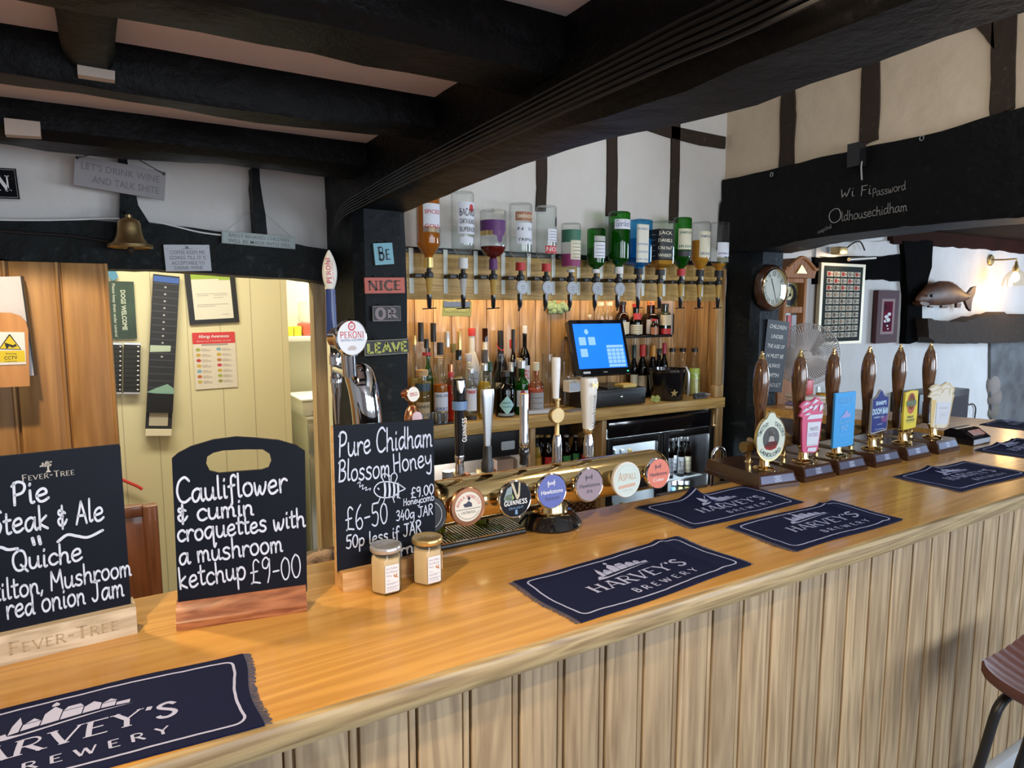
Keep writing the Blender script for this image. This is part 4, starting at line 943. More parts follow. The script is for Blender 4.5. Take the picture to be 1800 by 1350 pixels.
# ------------------------------------------------------------------ tall chrome lager font
c = Vector((.517, 1.445, ZT))
t = thing('beer_font', 'tall arched chrome lager font with round white badge, behind the honey board', 'beer font', c)
MB().lathe([(0, 0), (.036, 0), (.037, .006), (.036, .012), (.036, .018), (0, .018)], c, 32).build('foot', M['chrome'], t)
spine = [at(650, 830, 1, 1.445), at(648, 790, 1, 1.445), at(646, 745, 1, 1.445), at(642, 708, 1, 1.446), at(637, 680, 1, 1.452), at(632, 662, 1, 1.462)]
spine[0].z = ZT+.01; spine[0].x = spine[1].x
pp = cat(spine, 8); hw_ = 25.5/pxm(spine[2]); rs = [hw_]*len(pp); tail = pp[-1]; dr = (pp[-1]-pp[-3]).normalized()
for k in range(1, 9): a_ = PI/2*k/8; pp.append(tail+dr*hw_*.95*math.sin(a_)); rs.append(max(.0015, hw_*math.cos(a_)))
MB().tube(pp, rs, 32).build('column', M['chrome'], t)
am = at(604, 652, 1, 1.53); MB().tube([tail+Vector((-.012, .01, .004)), am, Vector((.464, 1.60, am.z))], [.012, .011, .011], 16).build('spout_arm', M['chrome'], t)
sp = Vector((.464, 1.60, 0))
MB().lathe([(0, 1.415), (.006, 1.415), (.0085, 1.47), (.012, 1.50), (.0125, 1.515), (.0145, 1.517), (.0145, 1.532), (.013, 1.535), (.013, 1.56), (.015, 1.562), (.0155, 1.582), (.013, 1.59), (0, 1.59)], sp, 20).build('spout', M['chrome'], t)
bc = at(617, 594, 1, 1.40)
MB().cyl((bc.x+.006, 1.435, bc.z-.085), (bc.x+.002, 1.43, bc.z-.03), .015, .016, 20).build('neck', M['chrome'], t)
def lager(r):
    return [(INKR, [middle(roman('PERONI', 1.4, .8, .5), (0, .00*r), r*1.5, r*.34)]), (plain('lager_blue_ink', (.05, .08, .3), .4), [middle(print_('NASTRO AZZURRO'), (0, -.17*r), r*1.45, r*.12, 7.3)]), (INKR, [ribbon(ellipse(0, .62*r, .2*r, .2*r, 20)+[(.2*r, .62*r)], .003, 0), middle(print_('BP'), (0, .55*r), r*.18, r*.14, 7.3), poly([(-.1*r,.84*r),(.1*r,.84*r),(.05*r,.9*r),(-.05*r,.9*r)])]),
            (plain('lager_crest', (.45, .40, .42), .4), [poly([(-.3*r,-.66*r),(.2*r,-.66*r),(.26*r,-.52*r),(.1*r,-.42*r),(-.12*r,-.42*r),(-.3*r,-.54*r)])])]
badge(bc, .0395, plain('lager_badge_face', (.62, .66, .74), .3), M['chrome'], t, lager, depth=.055, up=.03, yaw=.30)
# blue lever with a leaf-shaped white head
hx, hy = .444, 1.56
zt, z1, z2, zb = at(578, 440, 1, hy).z, at(580, 512, 1, hy).z, at(582, 548, 1, hy).z, at(582, 578, 1, hy).z
xa = at(578, 440, 1, hy).x; xb = at(583, 575, 1, hy).x
def leaf(k):
    m_ = MB(); vs = []; n = 24; N_ = 20
    for i in range(n+1):
        s = i/n; z = z1+(zt-z1)*s if k else zb+(z2+.01-zb)*s
        if k: w_ = .0175*math.sin(PI*(.10+.88*s))**.8*(1.0 if s < .55 else 1.0)
        else: w_ = .0125-.002*s
        x = xb+(xa-xb)*((z-zb)/(zt-zb))
        for j in range(N_): a = 2*PI*j/N_; vs.append((x+w_*math.cos(a), hy+.010*math.sin(a)*(w_/.0175 if k else 1), z))
    fs = [(i*N_+j, i*N_+(j+1) % N_, (i+1)*N_+(j+1) % N_, (i+1)*N_+j) for i in range(n) for j in range(N_)]+[tuple(range(N_-1, -1, -1)), tuple(range(n*N_, n*N_+N_))]
    return m_.add(vs, fs)
h = MB(); lf = leaf(1); h.add(lf.v, lf.f); h = h.build('tap_handle', plain('lever_ivory', (.62, .63, .60), .35), t)
st = MB().tube([(xb, hy, zb-.02), (xb, hy, zb+.02), (xb+(xa-xb)*.25, hy, z1+.005)], [.0135, .0125, .0115], 18); st.build('lever', plain('lever_blue', (.015, .035, .16), .25), h)
f = Frame((xb+(xa-xb)*.55-.001, hy-.0102, z1+.018), (-.06,0,1), (-1,0,-.06), (0,-1,0)); mb = MB(); mb.geo(lay(roman('PERONI', 1.5, .9, .5), (0, -.002), (.058, -.002), .0105), f, .0008); mb.geo(lay(print_('NASTRO AZZURRO'), (.006, -.008), (.052, -.008), .0028, 7.3), f, .0008); mb.build('tap_lettering', INKR, h, fix=False)

# little copper font
c = at(725, 740, 1, 1.47); c.z = ZT
t = thing('beer_font', 'small copper font with pink-white badge, right of the slate black post', 'beer font', c)
p1, p2 = at(725, 742, 1, 1.47), at(727, 716, 1, 1.47); rr = 14/pxm(p1)
MB().lathe([(0, 0), (rr*1.7, 0), (rr*1.7, .008), (rr*1.05, .016), (rr, p2.z-ZT-.02), (rr*.8, p2.z-ZT-.006), (rr*.4, p2.z-ZT+.004), (0, p2.z-ZT+.004)], c, 28).build('column', M['copper'], t)
f = Frame((c.x+.004, c.y-rr-.001, 0), (1,0,0), (0,0,1)); MB().prism([(-rr*.65, p1.z-.06), (rr*.65, p1.z-.06), (rr*.65, p2.z-.022)]+ellipse(0, p2.z-.022, rr*.65, .014, 10, .2, PI-.2)+[(-rr*.65, p2.z-.022)], f, -.004, .001).build('front_plate', plain('pink_plate', (.62, .47, .56), .35), t)
bc = at(725, 693, 1, 1.44); badge(bc, 14/pxm(bc), plain('mini_badge_face', (.74, .72, .66), .35), M['copper'], t, lambda r: [(INKR, [middle(roman('MORETTI', 1.8, 1.2, .4), (0, -.05*r), r*1.2, r*.28), ribbon([(-r*.6, -.2*r), (r*.6, -.12*r)], .0015, 0)])], depth=.03, yaw=.25)

# ------------------------------------------------------------------ six hand pumps
PUMP = [(1.890, 1.50, -.13), (2.095, 1.50, 0), (2.290, 1.50, 0), (2.515, 1.50, 0), (2.728, 1.50, .02), (2.955, 1.50, .02)]
LBL = ['first hand pump, with the oval cream clip showing a red-coated man', 'hand pump with the pink and white milkshake cup clip', 'hand pump with the plain sky blue rectangular clip', 'hand pump with the navy blue shouldered clip', 'hand pump with the yellow clip bearing an oval badge', 'last hand pump, with the white and gold cup clip']
def pump(i):
    x, y, rz = PUMP[i]
    t = thing('hand_pump', LBL[i]+', on the oak counter', 'beer pump', (x, y, ZT), rz, 'hand pumps in a row on the counter')
    if i == 0:
        b = MB()
        ring = lambda w_, y0, y1, z: [(-w_, y0, z), (w_, y0, z), (w_, y1, z), (-w_, y1, z)]
        b.add(ring(.088, -.102, .17, 0)+ring(.088, -.102, .17, .014)+ring(.083, -.098, .168, .016)+ring(.078, -.086, .166, .046)+ring(.076, -.084, .164, .050), [(3,2,1,0)]+[(4*k+j, 4*k+(j+1) % 4, 4*k+4+(j+1) % 4, 4*k+4+j) for k in range(4) for j in range(4)]+[(16,17,18,19)])
        b.build('base', M['mahogany'], t, world=False)
        f = Frame((0, -.0925, .031), (1,0,0), (0,.37,1)); pl = MB().prism([(-.074,-.0125),(.074,-.0125),(.071,.0125),(-.071,.0125)], f, -.001, .0012).build('name_plate', plain('plate_slate_blue', (.16, .17, .26), .25, .5), t, world=False)
        e = MB(); 
        for g in (ribbon([(-.014,-.008),(.014,-.008),(.014,.008),(-.014,.008),(-.014,-.008)], .0018, 0), ribbon([(-.010,.003),(.010,.003)], .002, 0), ribbon([(-.010,-.003),(.010,-.003)], .002, 0)): e.geo(g, f, .0015)
        e.build('plate_emblem', M['chalk'], pl, world=False, fix=False)
        MB().lathe([(0, .050), (.036, .050), (.037, .053), (.030, .058), (.018, .061), (.0165, .064), (.0165, .098), (.020, .100), (.021, .106), (.018, .110), (0, .110)], (0, -.03, 0), 28).build('pillar', M['brass'], t, world=False)
        MB().lathe([(0, .05), (.016, .05), (.010, .056), (.0085, .09), (.011, .094), (.0085, .098), (.0085, .13), (0, .13)], (.03, .075, 0), 20).build('rear_pillar', M['brass'], t, world=False)
        MB().tube([(-.035, .02, .12), (.0, .02, .125), (.03, .075, .128)], .011, 14).cyl((-.05, .02, .12), (-.02, .02, .12), .019, n=20).build('pivot', M['brass_dull'], t, world=False)
        MB().box(-.011, .011, -.012, .012, .108, .20, .003).build('lever', M['dark_wood'], t, world=False)
        MB().lathe([(0, .185), (.012, .185), (.0135, .20), (.016, .23), (.0215, .275), (.0262, .325), (.0268, .35), (.0245, .38), (.0195, .405), (.0135, .420), (.0105, .424), (0, .424)], n=28).build('handle', M['handle_wood'], t, world=False)
        MB().lathe([(0, .423), (.0112, .423), (.0118, .427), (.0085, .431), (.0095, .434), (.0055, .439), (.006, .443), (.0035, .449), (0, .451)], n=20).build('finial', M['brass'], t, world=False)
    else:
        for k in kids(pump0):
            if k.name.startswith('pump_clip'): continue
            copy_tree(k, t)
    return t
def clip(t, outline, m, paint, rim=None, y=-.055, th=.008, turn=0.0, sz=1.0, z0=None, sx=1.0):
    ym = min(p[1] for p in outline); zb = ym if z0 is None else z0
    fit = lambda pts: [(a*sx, zb+(b-ym)*sz) for a, b in pts]
    outline = fit(outline); paint = [(mm, [(fit(g[0]), g[1]) for g in items]) for mm, items in paint]
    f = Frame((0, y, 0), (math.cos(turn),math.sin(turn),0), (0,0,1))
    o = MB().prism(outline, f, -th, 0).build('pump_clip', rim or m, t, world=False)
    if rim:
        c = (sum(p[0] for p in outline)/len(outline), sum(p[1] for p in outline)/len(outline))
        MB().geo(poly([(c[0]+(p[0]-c[0])*.93, c[1]+(p[1]-c[1])*.945) for p in outline]), f, .0006).build('clip_face', m, o, world=False, fix=False)
    for mm, items in paint:
        b = MB()
        for k, g in enumerate(items): b.geo(g, f, .0012+.0002*k)
        b.build('clip_print', mm, o, world=False, fix=False)
    return o
pump0 = pump(0)
pumps = [pump0]+[pump(i) for i in range(1, 6)]
# 1 oval with a knob at the top
ov = ellipse(0, .160, .066, .078, 44, math.radians(110), math.radians(430)); ov += [(.018, .240), (.012, .250), (0, .253), (-.012, .250), (-.018, .240)]
bust = [poly([(-.030,.130),(-.020,.120),(.0,.116),(.024,.122),(.030,.140),(.018,.150),(-.012,.150)])]
DKT = plain('clip_dark_teal', (.05, .09, .10), .4)
clip(pumps[0], ov, plain('clip_pale_green', (.62, .70, .62), .35), [(DKT, [arc(print_('TIMOTHY', .15), (0, .158), .047, math.radians(168), math.radians(104), .015, 7.3), arc(print_("TAYLOR'S", .15), (0, .158), .047, math.radians(76), math.radians(8), .015, 7.3), arc(print_('LANDLORD', .15), (0, .158), .060, math.radians(218), math.radians(322), .014, 7.3)]),
    (plain('clip_portrait_ground', (.06, .065, .07), .5), [poly(ellipse(0, .160, .036, .040, 32))]), (plain('clip_portrait_red', (.55, .05, .05), .5), [([(a+.0, b+.004) for a, b in bust[0][0]], bust[0][1])]), (plain('clip_portrait_grey', (.42, .40, .39), .5), [poly(ellipse(.002, .176, .014, .018, 20)), poly([(-.012,.15),(.016,.15),(.010,.168),(-.006,.168)])])], rim=M['brass'])
# 2 pink milkshake cup
def cup(edge):
    o = [(-.036,.090),(-.030,.078),(.022,.074),(.034,.082),(.040,.098),(.052,.235),(.056,.262),(.050,.275)]
    rn_ = random.Random(5); a = [(.05+.0,.275),(.056,.292),(.052,.312),(.040,.318),(.034,.334),(.018,.338),(.004,.326),(-.008,.318),(-.026,.326),(-.046,.314),(-.056,.296),(-.046,.288),(-.050,.268),(-.058,.252),(-.044,.250),(-.042,.236)]
    return o+a[1:]+[(-.044,.225)]
PINK = plain('clip_pink', (.62, .09, .22), .45); PALE = plain('clip_pale_blue_white', (.62, .68, .80), .45)
rn_ = random.Random(8)
sw = [[(-.050,.270),(-.030,.290),(-.010,.286),(-.030,.276)], [(-.046,.300),(-.03,.318),(-.012,.312),(-.03,.306)], [(-.006,.306),(.014,.330),(.030,.322),(.012,.312)], [(.0,.274),(.012,.300),(.030,.304),(.018,.286)], [(.034,.268),(.036,.300),(.050,.306),(.048,.280)], [(-.040,.258),(-.018,.268),(-.004,.262),(-.02,.256)], [(-.022,.292),(-.006,.302),(.004,.292),(-.008,.286)]]
clip(pumps[1], cup(0), PINK, [(PALE, [poly([(-.018,.108),(.036,.108),(.046,.222),(-.018,.222)]), poly([(-.014,.084),(.026,.080),(.032,.100),(-.010,.100)]), poly([(-.024,.236),(.050,.238),(.053,.258),(-.010,.256)])]+[poly(s) for s in sw]), (plain('clip_lilac', (.42, .34, .58), .5), [lay(print_('PINTS', .3), (-.004,.180), (.034,.182), .018, 7.3), lay(print_('WATERED', .3), (-.012,.152), (.036,.154), .018, 7.3)]), (PINK, [ribbon([(-.018,.112),(.036,.112)], .002, 0)])], turn=-.2, sz=.75, z0=.086, sx=.92)
# 3 sky blue card
SKY = plain('clip_sky_blue', (.055, .36, .80), .4); SKYT = plain('clip_light_blue_ink', (.26, .60, .90), .4)
clip(pumps[2], rrect(-.062, .088, .062, .290, .004, 3), SKY, [(SKYT, [middle(roman("HARVEY'S", 1.2, .8, .4), (.006,.252), .088, .017), middle(print_('BREWERY'), (.004,.240), .05, .007, 7.3), middle(hand('Sussex', wd=1.0), (0,.176), .070, .018, 11), middle(print_('BEST', .1), (0,.156), .045, .013, 7.3), middle(print_('BITTER'), (0,.147), .035, .006, 7.3), ribbon([(-.036,.134),(.036,.134)], .0008, 0), ribbon([(-.03,.104),(.03,.104)], .001, 0)]), (plain('clip_lilac_ink', (.32, .36, .72), .4), [poly([(-.028,.196),(.030,.196),(.034,.214),(.022,.210),(.006,.226),(-.008,.208)])])])
# 4 navy shield
NAV = plain('clip_navy', (.02, .035, .20), .35)
sh = [(-.056,.100),(-.050,.094),(.050,.104),(.054,.112),(.055,.262),(.040,.262),(.022,.270),(.008,.292),(0,.296),(-.008,.290),(-.022,.268),(-.040,.258),(-.056,.256)]
clip(pumps[3], sh, NAV, [(plain('clip_ice', (.50, .68, .86), .4), [middle(print_("SHARP'S", .35), (.002,.226), .070, .018, 7.3), middle(print_('DOOM BAR', .4), (.0,.184), .102, .027, 7.3), middle(print_('AMBER ALE'), (-.01,.166), .066, .009, 7.3), middle(print_('4.0% ABV'), (.0,.134), .034, .006, 7.3), middle(print_('CORNISH BREWERS'), (0,.112), .066, .005, 7.3), ribbon([(-.03,.212),(.03,.214)], .001, 0)]), (plain('clip_plum', (.16, .05, .20), .4), [poly([(.004,.166),(.050,.174),(.050,.146),(.016,.142)])])], rim=M['silver'], sz=.84, z0=.116)
# 5 yellow with a badge
YEL = plain('clip_yellow', (.72, .58, .05), .4)
clip(pumps[4], [(-.046,.092),(.046,.096),(.052,.170),(.048,.288),(0,.292),(-.046,.284),(-.052,.170)], YEL, [(plain('clip_rust', (.45, .10, .04), .4), [poly(ellipse(0,.226,.030,.054,28))]), (plain('clip_olive', (.10, .14, .07), .4), [poly(ellipse(0,.234,.022,.040,24)), poly([(-.036,.214),(.036,.214),(.036,.240),(-.036,.240)])]), (YEL, [poly(ellipse(0,.230,.010,.024,16))]), (DKT, [middle(print_('PALE', .3), (0,.150), .044, .012, 7.3), middle(print_('GOLDEN ALE', .25), (0,.134), .062, .011, 7.3), ribbon([(-.03,.126),(.03,.127)], .0014, 0)])], sz=.78, z0=.112)
# 6 white and gold cup
GLD = plain('clip_soft_gold', (.68, .52, .22), .45)
clip(pumps[5], cup(0), plain('clip_cream', (.72, .70, .62), .45), [(GLD, [ribbon([(p[0]*.96, .2+(p[1]-.2)*.97) for p in cup(0)], .003, 0), poly([(-.040,.082),(-.030,.080),(-.022,.236),(-.043,.236)])]+[ribbon([s[0], s[1], s[2]], .0024, 0) for s in sw]), (PALE, [poly([(-.018,.100),(.036,.100),(.046,.222),(-.018,.222)])]), (plain('clip_pale_print', (.50, .52, .50), .5), [lay(print_('HONEY'), (-.004,.182), (.034,.184), .014, 7.3), ribbon([(0,.135),(.028,.135),(.030,.168),(0,.168),(0,.135)], .0012, 0), lay(print_('ALE'), (.006,.146), (.024,.147), .012, 7.3)])], turn=-.62, sz=.74, z0=.094, sx=.92)
# black wedge holder beyond the last pump
c = at(1712, 779, 2, ZT); c = Vector((c.x, c.y+.02, ZT))
t = thing('card_holder', 'black wedge-shaped card holder on the counter right of the last pump', 'holder', c)
f = Frame(c, (0,-1,0), (0,0,1), (-1,0,0))
MB().prism([(-.07,.0),(.05,.0),(.05,.030),(.0,.062),(-.045,.066),(-.07,.05)], f, -.075, .075).build('body', M['black_gloss'], t)
f2 = Frame(c+Vector((0,-.03,.0478)), (1,0,0), (0,.84,.54)); MB().prism([(-.05,-.012),(.05,-.012),(.05,.02),(-.05,.02)], f2, -.001, .0012).build('printed_card', plain('card_print', (.42, .34, .34), .4, var=(60, (.60, .18, .10))), t)
f3 = Frame(c+Vector((0,-.0502,.016)), (1,0,0), (0,0,1)); MB().prism([(-.07,-.012),(.07,-.012),(.07,.010),(-.07,.010)], f3, -.001, .001).build('front_strip', plain('grey_blue_strip', (.40, .44, .52), .25), t)

# ------------------------------------------------------------------ bar stool
lea = plain('brown_leather', (.12, .045, .034), .52, bump=(60, .25, .004))
c = Vector((2.142, .645, 0)); rz = math.radians(2)
t = thing('bar_stool', 'black tube bar stool with a ribbed brown leather seat, at the right edge', 'stool', c, rz)
vs = []; nx, ny = 40, 24; W_, D_ = .40, .36
def seat_z(a, b): 
    e = .692+.040*(abs(b)**2.2)*(1 if b > 0 else .75)+.022*abs(a)**2.4
    return e+.0035*abs(math.sin(a*PI*4.5))
grid = []
for s in (1, 0):
    for j in range(ny+1):
        for i in range(nx+1):
            a, b = -1+2*i/nx, -1+2*j/ny; rr = 1-.10*(abs(a)**6*abs(b)**6)
            vs.append((a*W_/2*rr, b*D_/2*rr, seat_z(a, b) if s else seat_z(a, b)-.040+.014*max(abs(a), abs(b))**8))
N1 = (nx+1)*(ny+1); fs = []
for j in range(ny):
    for i in range(nx):
        k = [j*(nx+1)+i, j*(nx+1)+i+1, (j+1)*(nx+1)+i+1, (j+1)*(nx+1)+i]; fs += [tuple(k), tuple(N1+q_ for q_ in reversed(k))]
rim = [i for i in range(nx+1)]+[j*(nx+1)+nx for j in range(1, ny+1)]+[ny*(nx+1)+i for i in range(nx-1, -1, -1)]+[j*(nx+1) for j in range(ny-1, 0, -1)]
fs += [(rim[k], rim[(k+1) % len(rim)], N1+rim[(k+1) % len(rim)], N1+rim[k]) for k in range(len(rim))]
MB().add(vs, fs).build('seat', lea, t, world=False, ang=60)
for sx in (-1, 1):
    for sy in (-1, 1):
        lp = cat([Vector((sx*.04, sy*.12, .652)), Vector((sx*.12, sy*.125, .652)), Vector((sx*.152, sy*.13, .632)), Vector((sx*.164, sy*.134, .60)), Vector((sx*.170, sy*.142, .54)), Vector((sx*.177, sy*.153, .46)), Vector((sx*.187, sy*.170, .36)), Vector((sx*.20, sy*.19, .25)), Vector((sx*.216, sy*.215, .0))], 10)
        MB().tube(lp, .0125, 14).build('leg', M['black'], t, world=False, ang=80)
fr_ = MB()
pts = [(sx*.199, sy*.188, .27) for sx, sy in ((-1,-1),(1,-1),(1,1),(-1,1))]
for k in range(4): fr_.cyl(pts[k], pts[(k+1) % 4], .009, n=10)
fr_.build('foot_ring', M['black'], t, world=False)
# ------------------------------------------------------------------ back bar
ZS = 1.14
t = thing('back_bar', 'oak back bar shelf with open bays beneath, along the boarded recess', 'back bar', (2.2, 3.0, 0))
MB().box(.98, 3.262, 2.85, YR-.001, ZS-.062, ZS, .004).build('shelf', M['oak_rail'], t)
ov = wood('oak_upright', (.36, .22, .09), (.56, .38, .18), 'z', .42, .12, 9)
for u in (935, 1060): x = at(u, 790, 1, 2.87).x; MB().box(x-.016, x+.016, 2.86, YR-.03, .02, ZS-.063, .003).build('divider', ov, t)
MB().box(3.20, 3.258, 2.86, 2.93, .02, ZS-.063, .004).build('end_leg', ov, t)
MB().box(.98, 3.262, YR-.03, YR-.004, .02, ZS-.063).build('back', plain('cupboard_back', (.02, .018, .016), .8), t)
MB().box(.98, 3.262, 2.86, YR-.03, 0, .019).build('plinth', M['black'], t)
t2 = thing('corner_pilaster', 'oak post with a square foot closing the right end of the recess', 'post', (3.245, 2.91, ZS))
MB().box(3.205, 3.256, 2.885, 2.91, ZS+.075, 1.735, .004).build('shaft', ov, t2); MB().box(3.195, 3.268, 2.872, 2.912, ZS+.001, ZS+.075, .004).build('foot', ov, t2)
# pelmet board the optics hang on
t = thing('optic_rail', 'long oak board carrying the row of upturned spirit bottles', 'rail', (2.2, 2.9, 1.73))
MB().box(.99, 3.235, 2.885, 2.905, 1.733, 1.945, .003).build('board', M['oak_rail'], t)
MB().box(.99, 3.225, 2.89, 2.949, 1.9455, 1.972, .003).build('top_strip', M['black'], t)

def lab(parent, R, z0, z1, half, m, text=None, tm=None, th=None, face=0.0, sq=None, name='label', cap=7.3, tw=.86, shape=None, o=(0,0,0), lines=0):
    """a label wrapped round a bottle, centred on the side that faces -Y (turned by face)"""
    o = Vector(o); n = 14
    def wrap(a, z, d=0.0):
        an = face+a/R; r = R+.0006+d
        if sq: r = (R+.0006+d)/((abs(math.sin(an))**sq+abs(math.cos(an))**sq)**(1/sq))
        return o+Vector((r*math.sin(an), -r*math.cos(an), z))
    w_ = half*R; mb = MB()
    if shape:
        pv = shape[0]; xs_ = [q_[0] for q_ in pv]; x0_, x1_ = min(xs_), max(xs_); cols_ = []
        for k in range(25):          # slice the outline upright so that it can bend round the glass
            x = x0_+(x1_-x0_)*(.002+.996*k/24); ys = []
            for a_, b_ in zip(pv, pv[1:]+pv[:1]):
                if (a_[0]-x)*(b_[0]-x) < 0: ys.append(a_[1]+(b_[1]-a_[1])*(x-a_[0])/(b_[0]-a_[0]))
            if len(ys) > 1: cols_.append((x, min(ys), max(ys)))
        vs = [wrap(x, z) for x, za, zb in cols_ for z in (za, zb)]
        mb.add(vs, [(2*k, 2*k+2, 2*k+3, 2*k+1) for k in range(len(cols_)-1)])
    else:
        vs = [wrap(-w_+2*w_*k/n, z) for z in (z0, z1) for k in range(n+1)]
        mb.add(vs, [(k, k+1, n+2+k, n+1+k) for k in range(n)])
    L = mb.build(name, m, parent, world=False, fix=False)
    if text:
        tb = MB(); k = len(text)
        for i, tx in enumerate(text):
            if tx == '': continue
            h = th if th else (z1-z0)/(k*1.9); zz = z1-(z1-z0)*(i+.72)/k
            g = tx if isinstance(tx, tuple) else print_(tx, .12)
            g = middle(g, (0, zz), 2*w_*tw, h, cap); tb.geo(g, lambda x, y, d=0: wrap(x, y, .0005))
        tb.build('label_print', tm or M['ink'], L, world=False, fix=False)
    if lines:
        tb = MB()
        for i in range(lines):
            zz = z0+(z1-z0)*(i+.6)/(lines+.6); tb.geo(ribbon([(-w_*.7+2*w_*.7*k/6, zz) for k in range(7)], .0022, 0), lambda x, y, d=0: wrap(x, y, .0005))
        tb.build('label_print', tm or M['ink'], L, world=False, fix=False)
    return L
def bottle_prof(R, H, sh=.62, nk=.80, nr=.36, round_=.5, foot=1.0):
    """(r,z) of a spirit bottle: body to sh*H, shoulder to nk*H, neck radius nr*R"""
    p = [(0, 0), (R*.9*foot, 0), (R*foot, .02*H), (R*foot*.5+R*.5, .3*H), (R, sh*H)]
    for k in range(1, 8):
        s = k/8; e = (1-math.cos(PI*s))/2*(1-round_)+round_*(1-math.sqrt(max(0, 1-s*s)))
        p.append((R+(R*nr-R)*e, sh*H+(nk-sh)*H*s))
    return p+[(R*nr, nk*H), (R*nr, H*.985), (R*nr*1.12, H*.985), (R*nr*1.12, H), (0, H)]
def fill_prof(prof, level, k=.93):
    out = [(0, prof[1][1]+.004)]
    for r, z in prof[1:]:
        z_ = max(z, prof[1][1]+.004)
        if z_ >= level: break
        out.append((r*k, z_))
    r = next((r for r, z in prof[1:] if z >= level), out[-1][0]); out += [(min(out[-1][0], r*k) if r < out[-1][0] else out[-1][0], level), (0, level)]
    return out
LIQ = {k: liquid(k, c, b) for k, c, b in (('rum_amber', (.62, .20, .02), .55), ('cognac', (.16, .015, .012), .8), ('clear_spirit', (.94, .97, .97), .02), ('whisky_gold', (.80, .42, .05), .5), ('red_drink', (.55, .05, .03), .7), ('olive_oil_gold', (.72, .52, .06), .5), ('pale_lemon', (.85, .80, .42), .3), ('blue_water', (.40, .74, .95), .25), ('green_spirit', (.20, .55, .16), .3), ('rose', (.85, .45, .34), .4))}

# ---- optics: upturned bottle + measure, each a thing of its own
YO = 2.80
def optic(x, z, kind, tint, i, label):
    root = thing('optic_measure', label, 'optic', (x, 2.885, 1.74), 0, 'optic measures along the oak rail')
    if i > 0 and kind in OPT:
        for k in kids(OPT[kind]): copy_tree(k, root)
        for k in kids(root):
            for l in list(kids(k)): pass
    else:
        dy = YO-2.885; zz = z-1.74
        MB().box(-.062, -.040, -.006, -.001, .02, .225, .001).build('wall_strip', plain('white_strip', (.80, .83, .76), .35), root, world=False)
        MB().box(-.062, -.02, dy*.9, -.007, zz-.012, zz+.006, .002).cyl((-.02, dy, zz-.008), (.012, dy, zz-.008), .010, n=12).build('clamp', M['black'], root, world=False)
        MB().lathe([(0, zz-.012), (.019, zz-.012), (.021, zz-.004), (.019, zz+.010), (.011, zz+.013), (.010, zz+.030), (0, zz+.030)], (0, dy, 0), 20).build('collar', M['black'], root, world=False)
        if kind != 'dial':
            MB().lathe([(0, zz-.088), (.0105, zz-.088), (.011, zz-.075), (.017, zz-.013), (0, zz-.013)], (0, dy, 0), 20).build('measure_chamber', tint, root, world=False)
            MB().lathe([(0, zz-.150), (.006, zz-.150), (.010, zz-.140), (.0125, zz-.088), (0, zz-.088)], (0, dy, 0), 18).build('nozzle', M['black_gloss'], root, world=False)
            MB().cyl((-.034, dy, zz-.152), (.034, dy, zz-.148), .0028, n=8).build('push_bar', M['black'], root, world=False)
        else:
            MB().lathe([(0, -.014), (.030, -.014), (.034, -.008), (.034, 0), (.031, .003), (0, .003)], (.004, dy-.012, zz-.048), 28, 'y').build('measure_dial', plain('dial_grey', (.50, .53, .58), .3), root, world=False)
            f = Frame((.004, dy-.0155, zz-.048), (1,0,0), (0,0,1)); mb = MB()
            mb.geo(ribbon(ellipse(0,0,.0255,.0255,28)+[(.0255,0)], .0018, 0), f, .0006)
            for yy, w_ in ((.010,.022),(.002,.030),(-.007,.026),(-.015,.014)): mb.geo(ribbon([(-w_/2,yy),(w_/2,yy)], .003, 0), f, .0006)
            mb.build('dial_print', plain('dial_blue', (.16, .22, .34), .5), root, world=False, fix=False)
            MB().lathe([(0, zz-.148), (.008, zz-.148), (.012, zz-.13), (.013, zz-.08), (0, zz-.08)], (-.004, dy, 0), 18).build('nozzle', M['black_gloss'], root, world=False)
            MB().cyl((-.008, dy-.01, zz-.140), (-.024, dy-.022, zz-.162), .006, .004, n=10).build('lever', M['black'], root, world=False)
        OPT.setdefault(kind, root)
    return root
OPT = {}
AMB = liquid('amber_chamber', (.72, .50, .16), .6); CLR = liquid('clear_chamber', (.75, .76, .80), .6)
P_ = lambda n, c, r=.5: plain('label_'+n, c, r)
WL = M['label']; LP = P_('purple', (.12, .03, .16)); LK = P_('black', (.02, .02, .022)); LCR = P_('cream', (.72, .67, .50)); LRD = P_('red', (.55, .04, .04)); LGR = P_('bottle_green', (.04, .16, .10)); LMG = P_('magenta', (.26, .03, .13)); LBZ = P_('bronze', (.40, .17, .09), .35); LTQ = P_('turquoise', (.40, .70, .70)); LKR = P_('kraft', (.50, .37, .20))
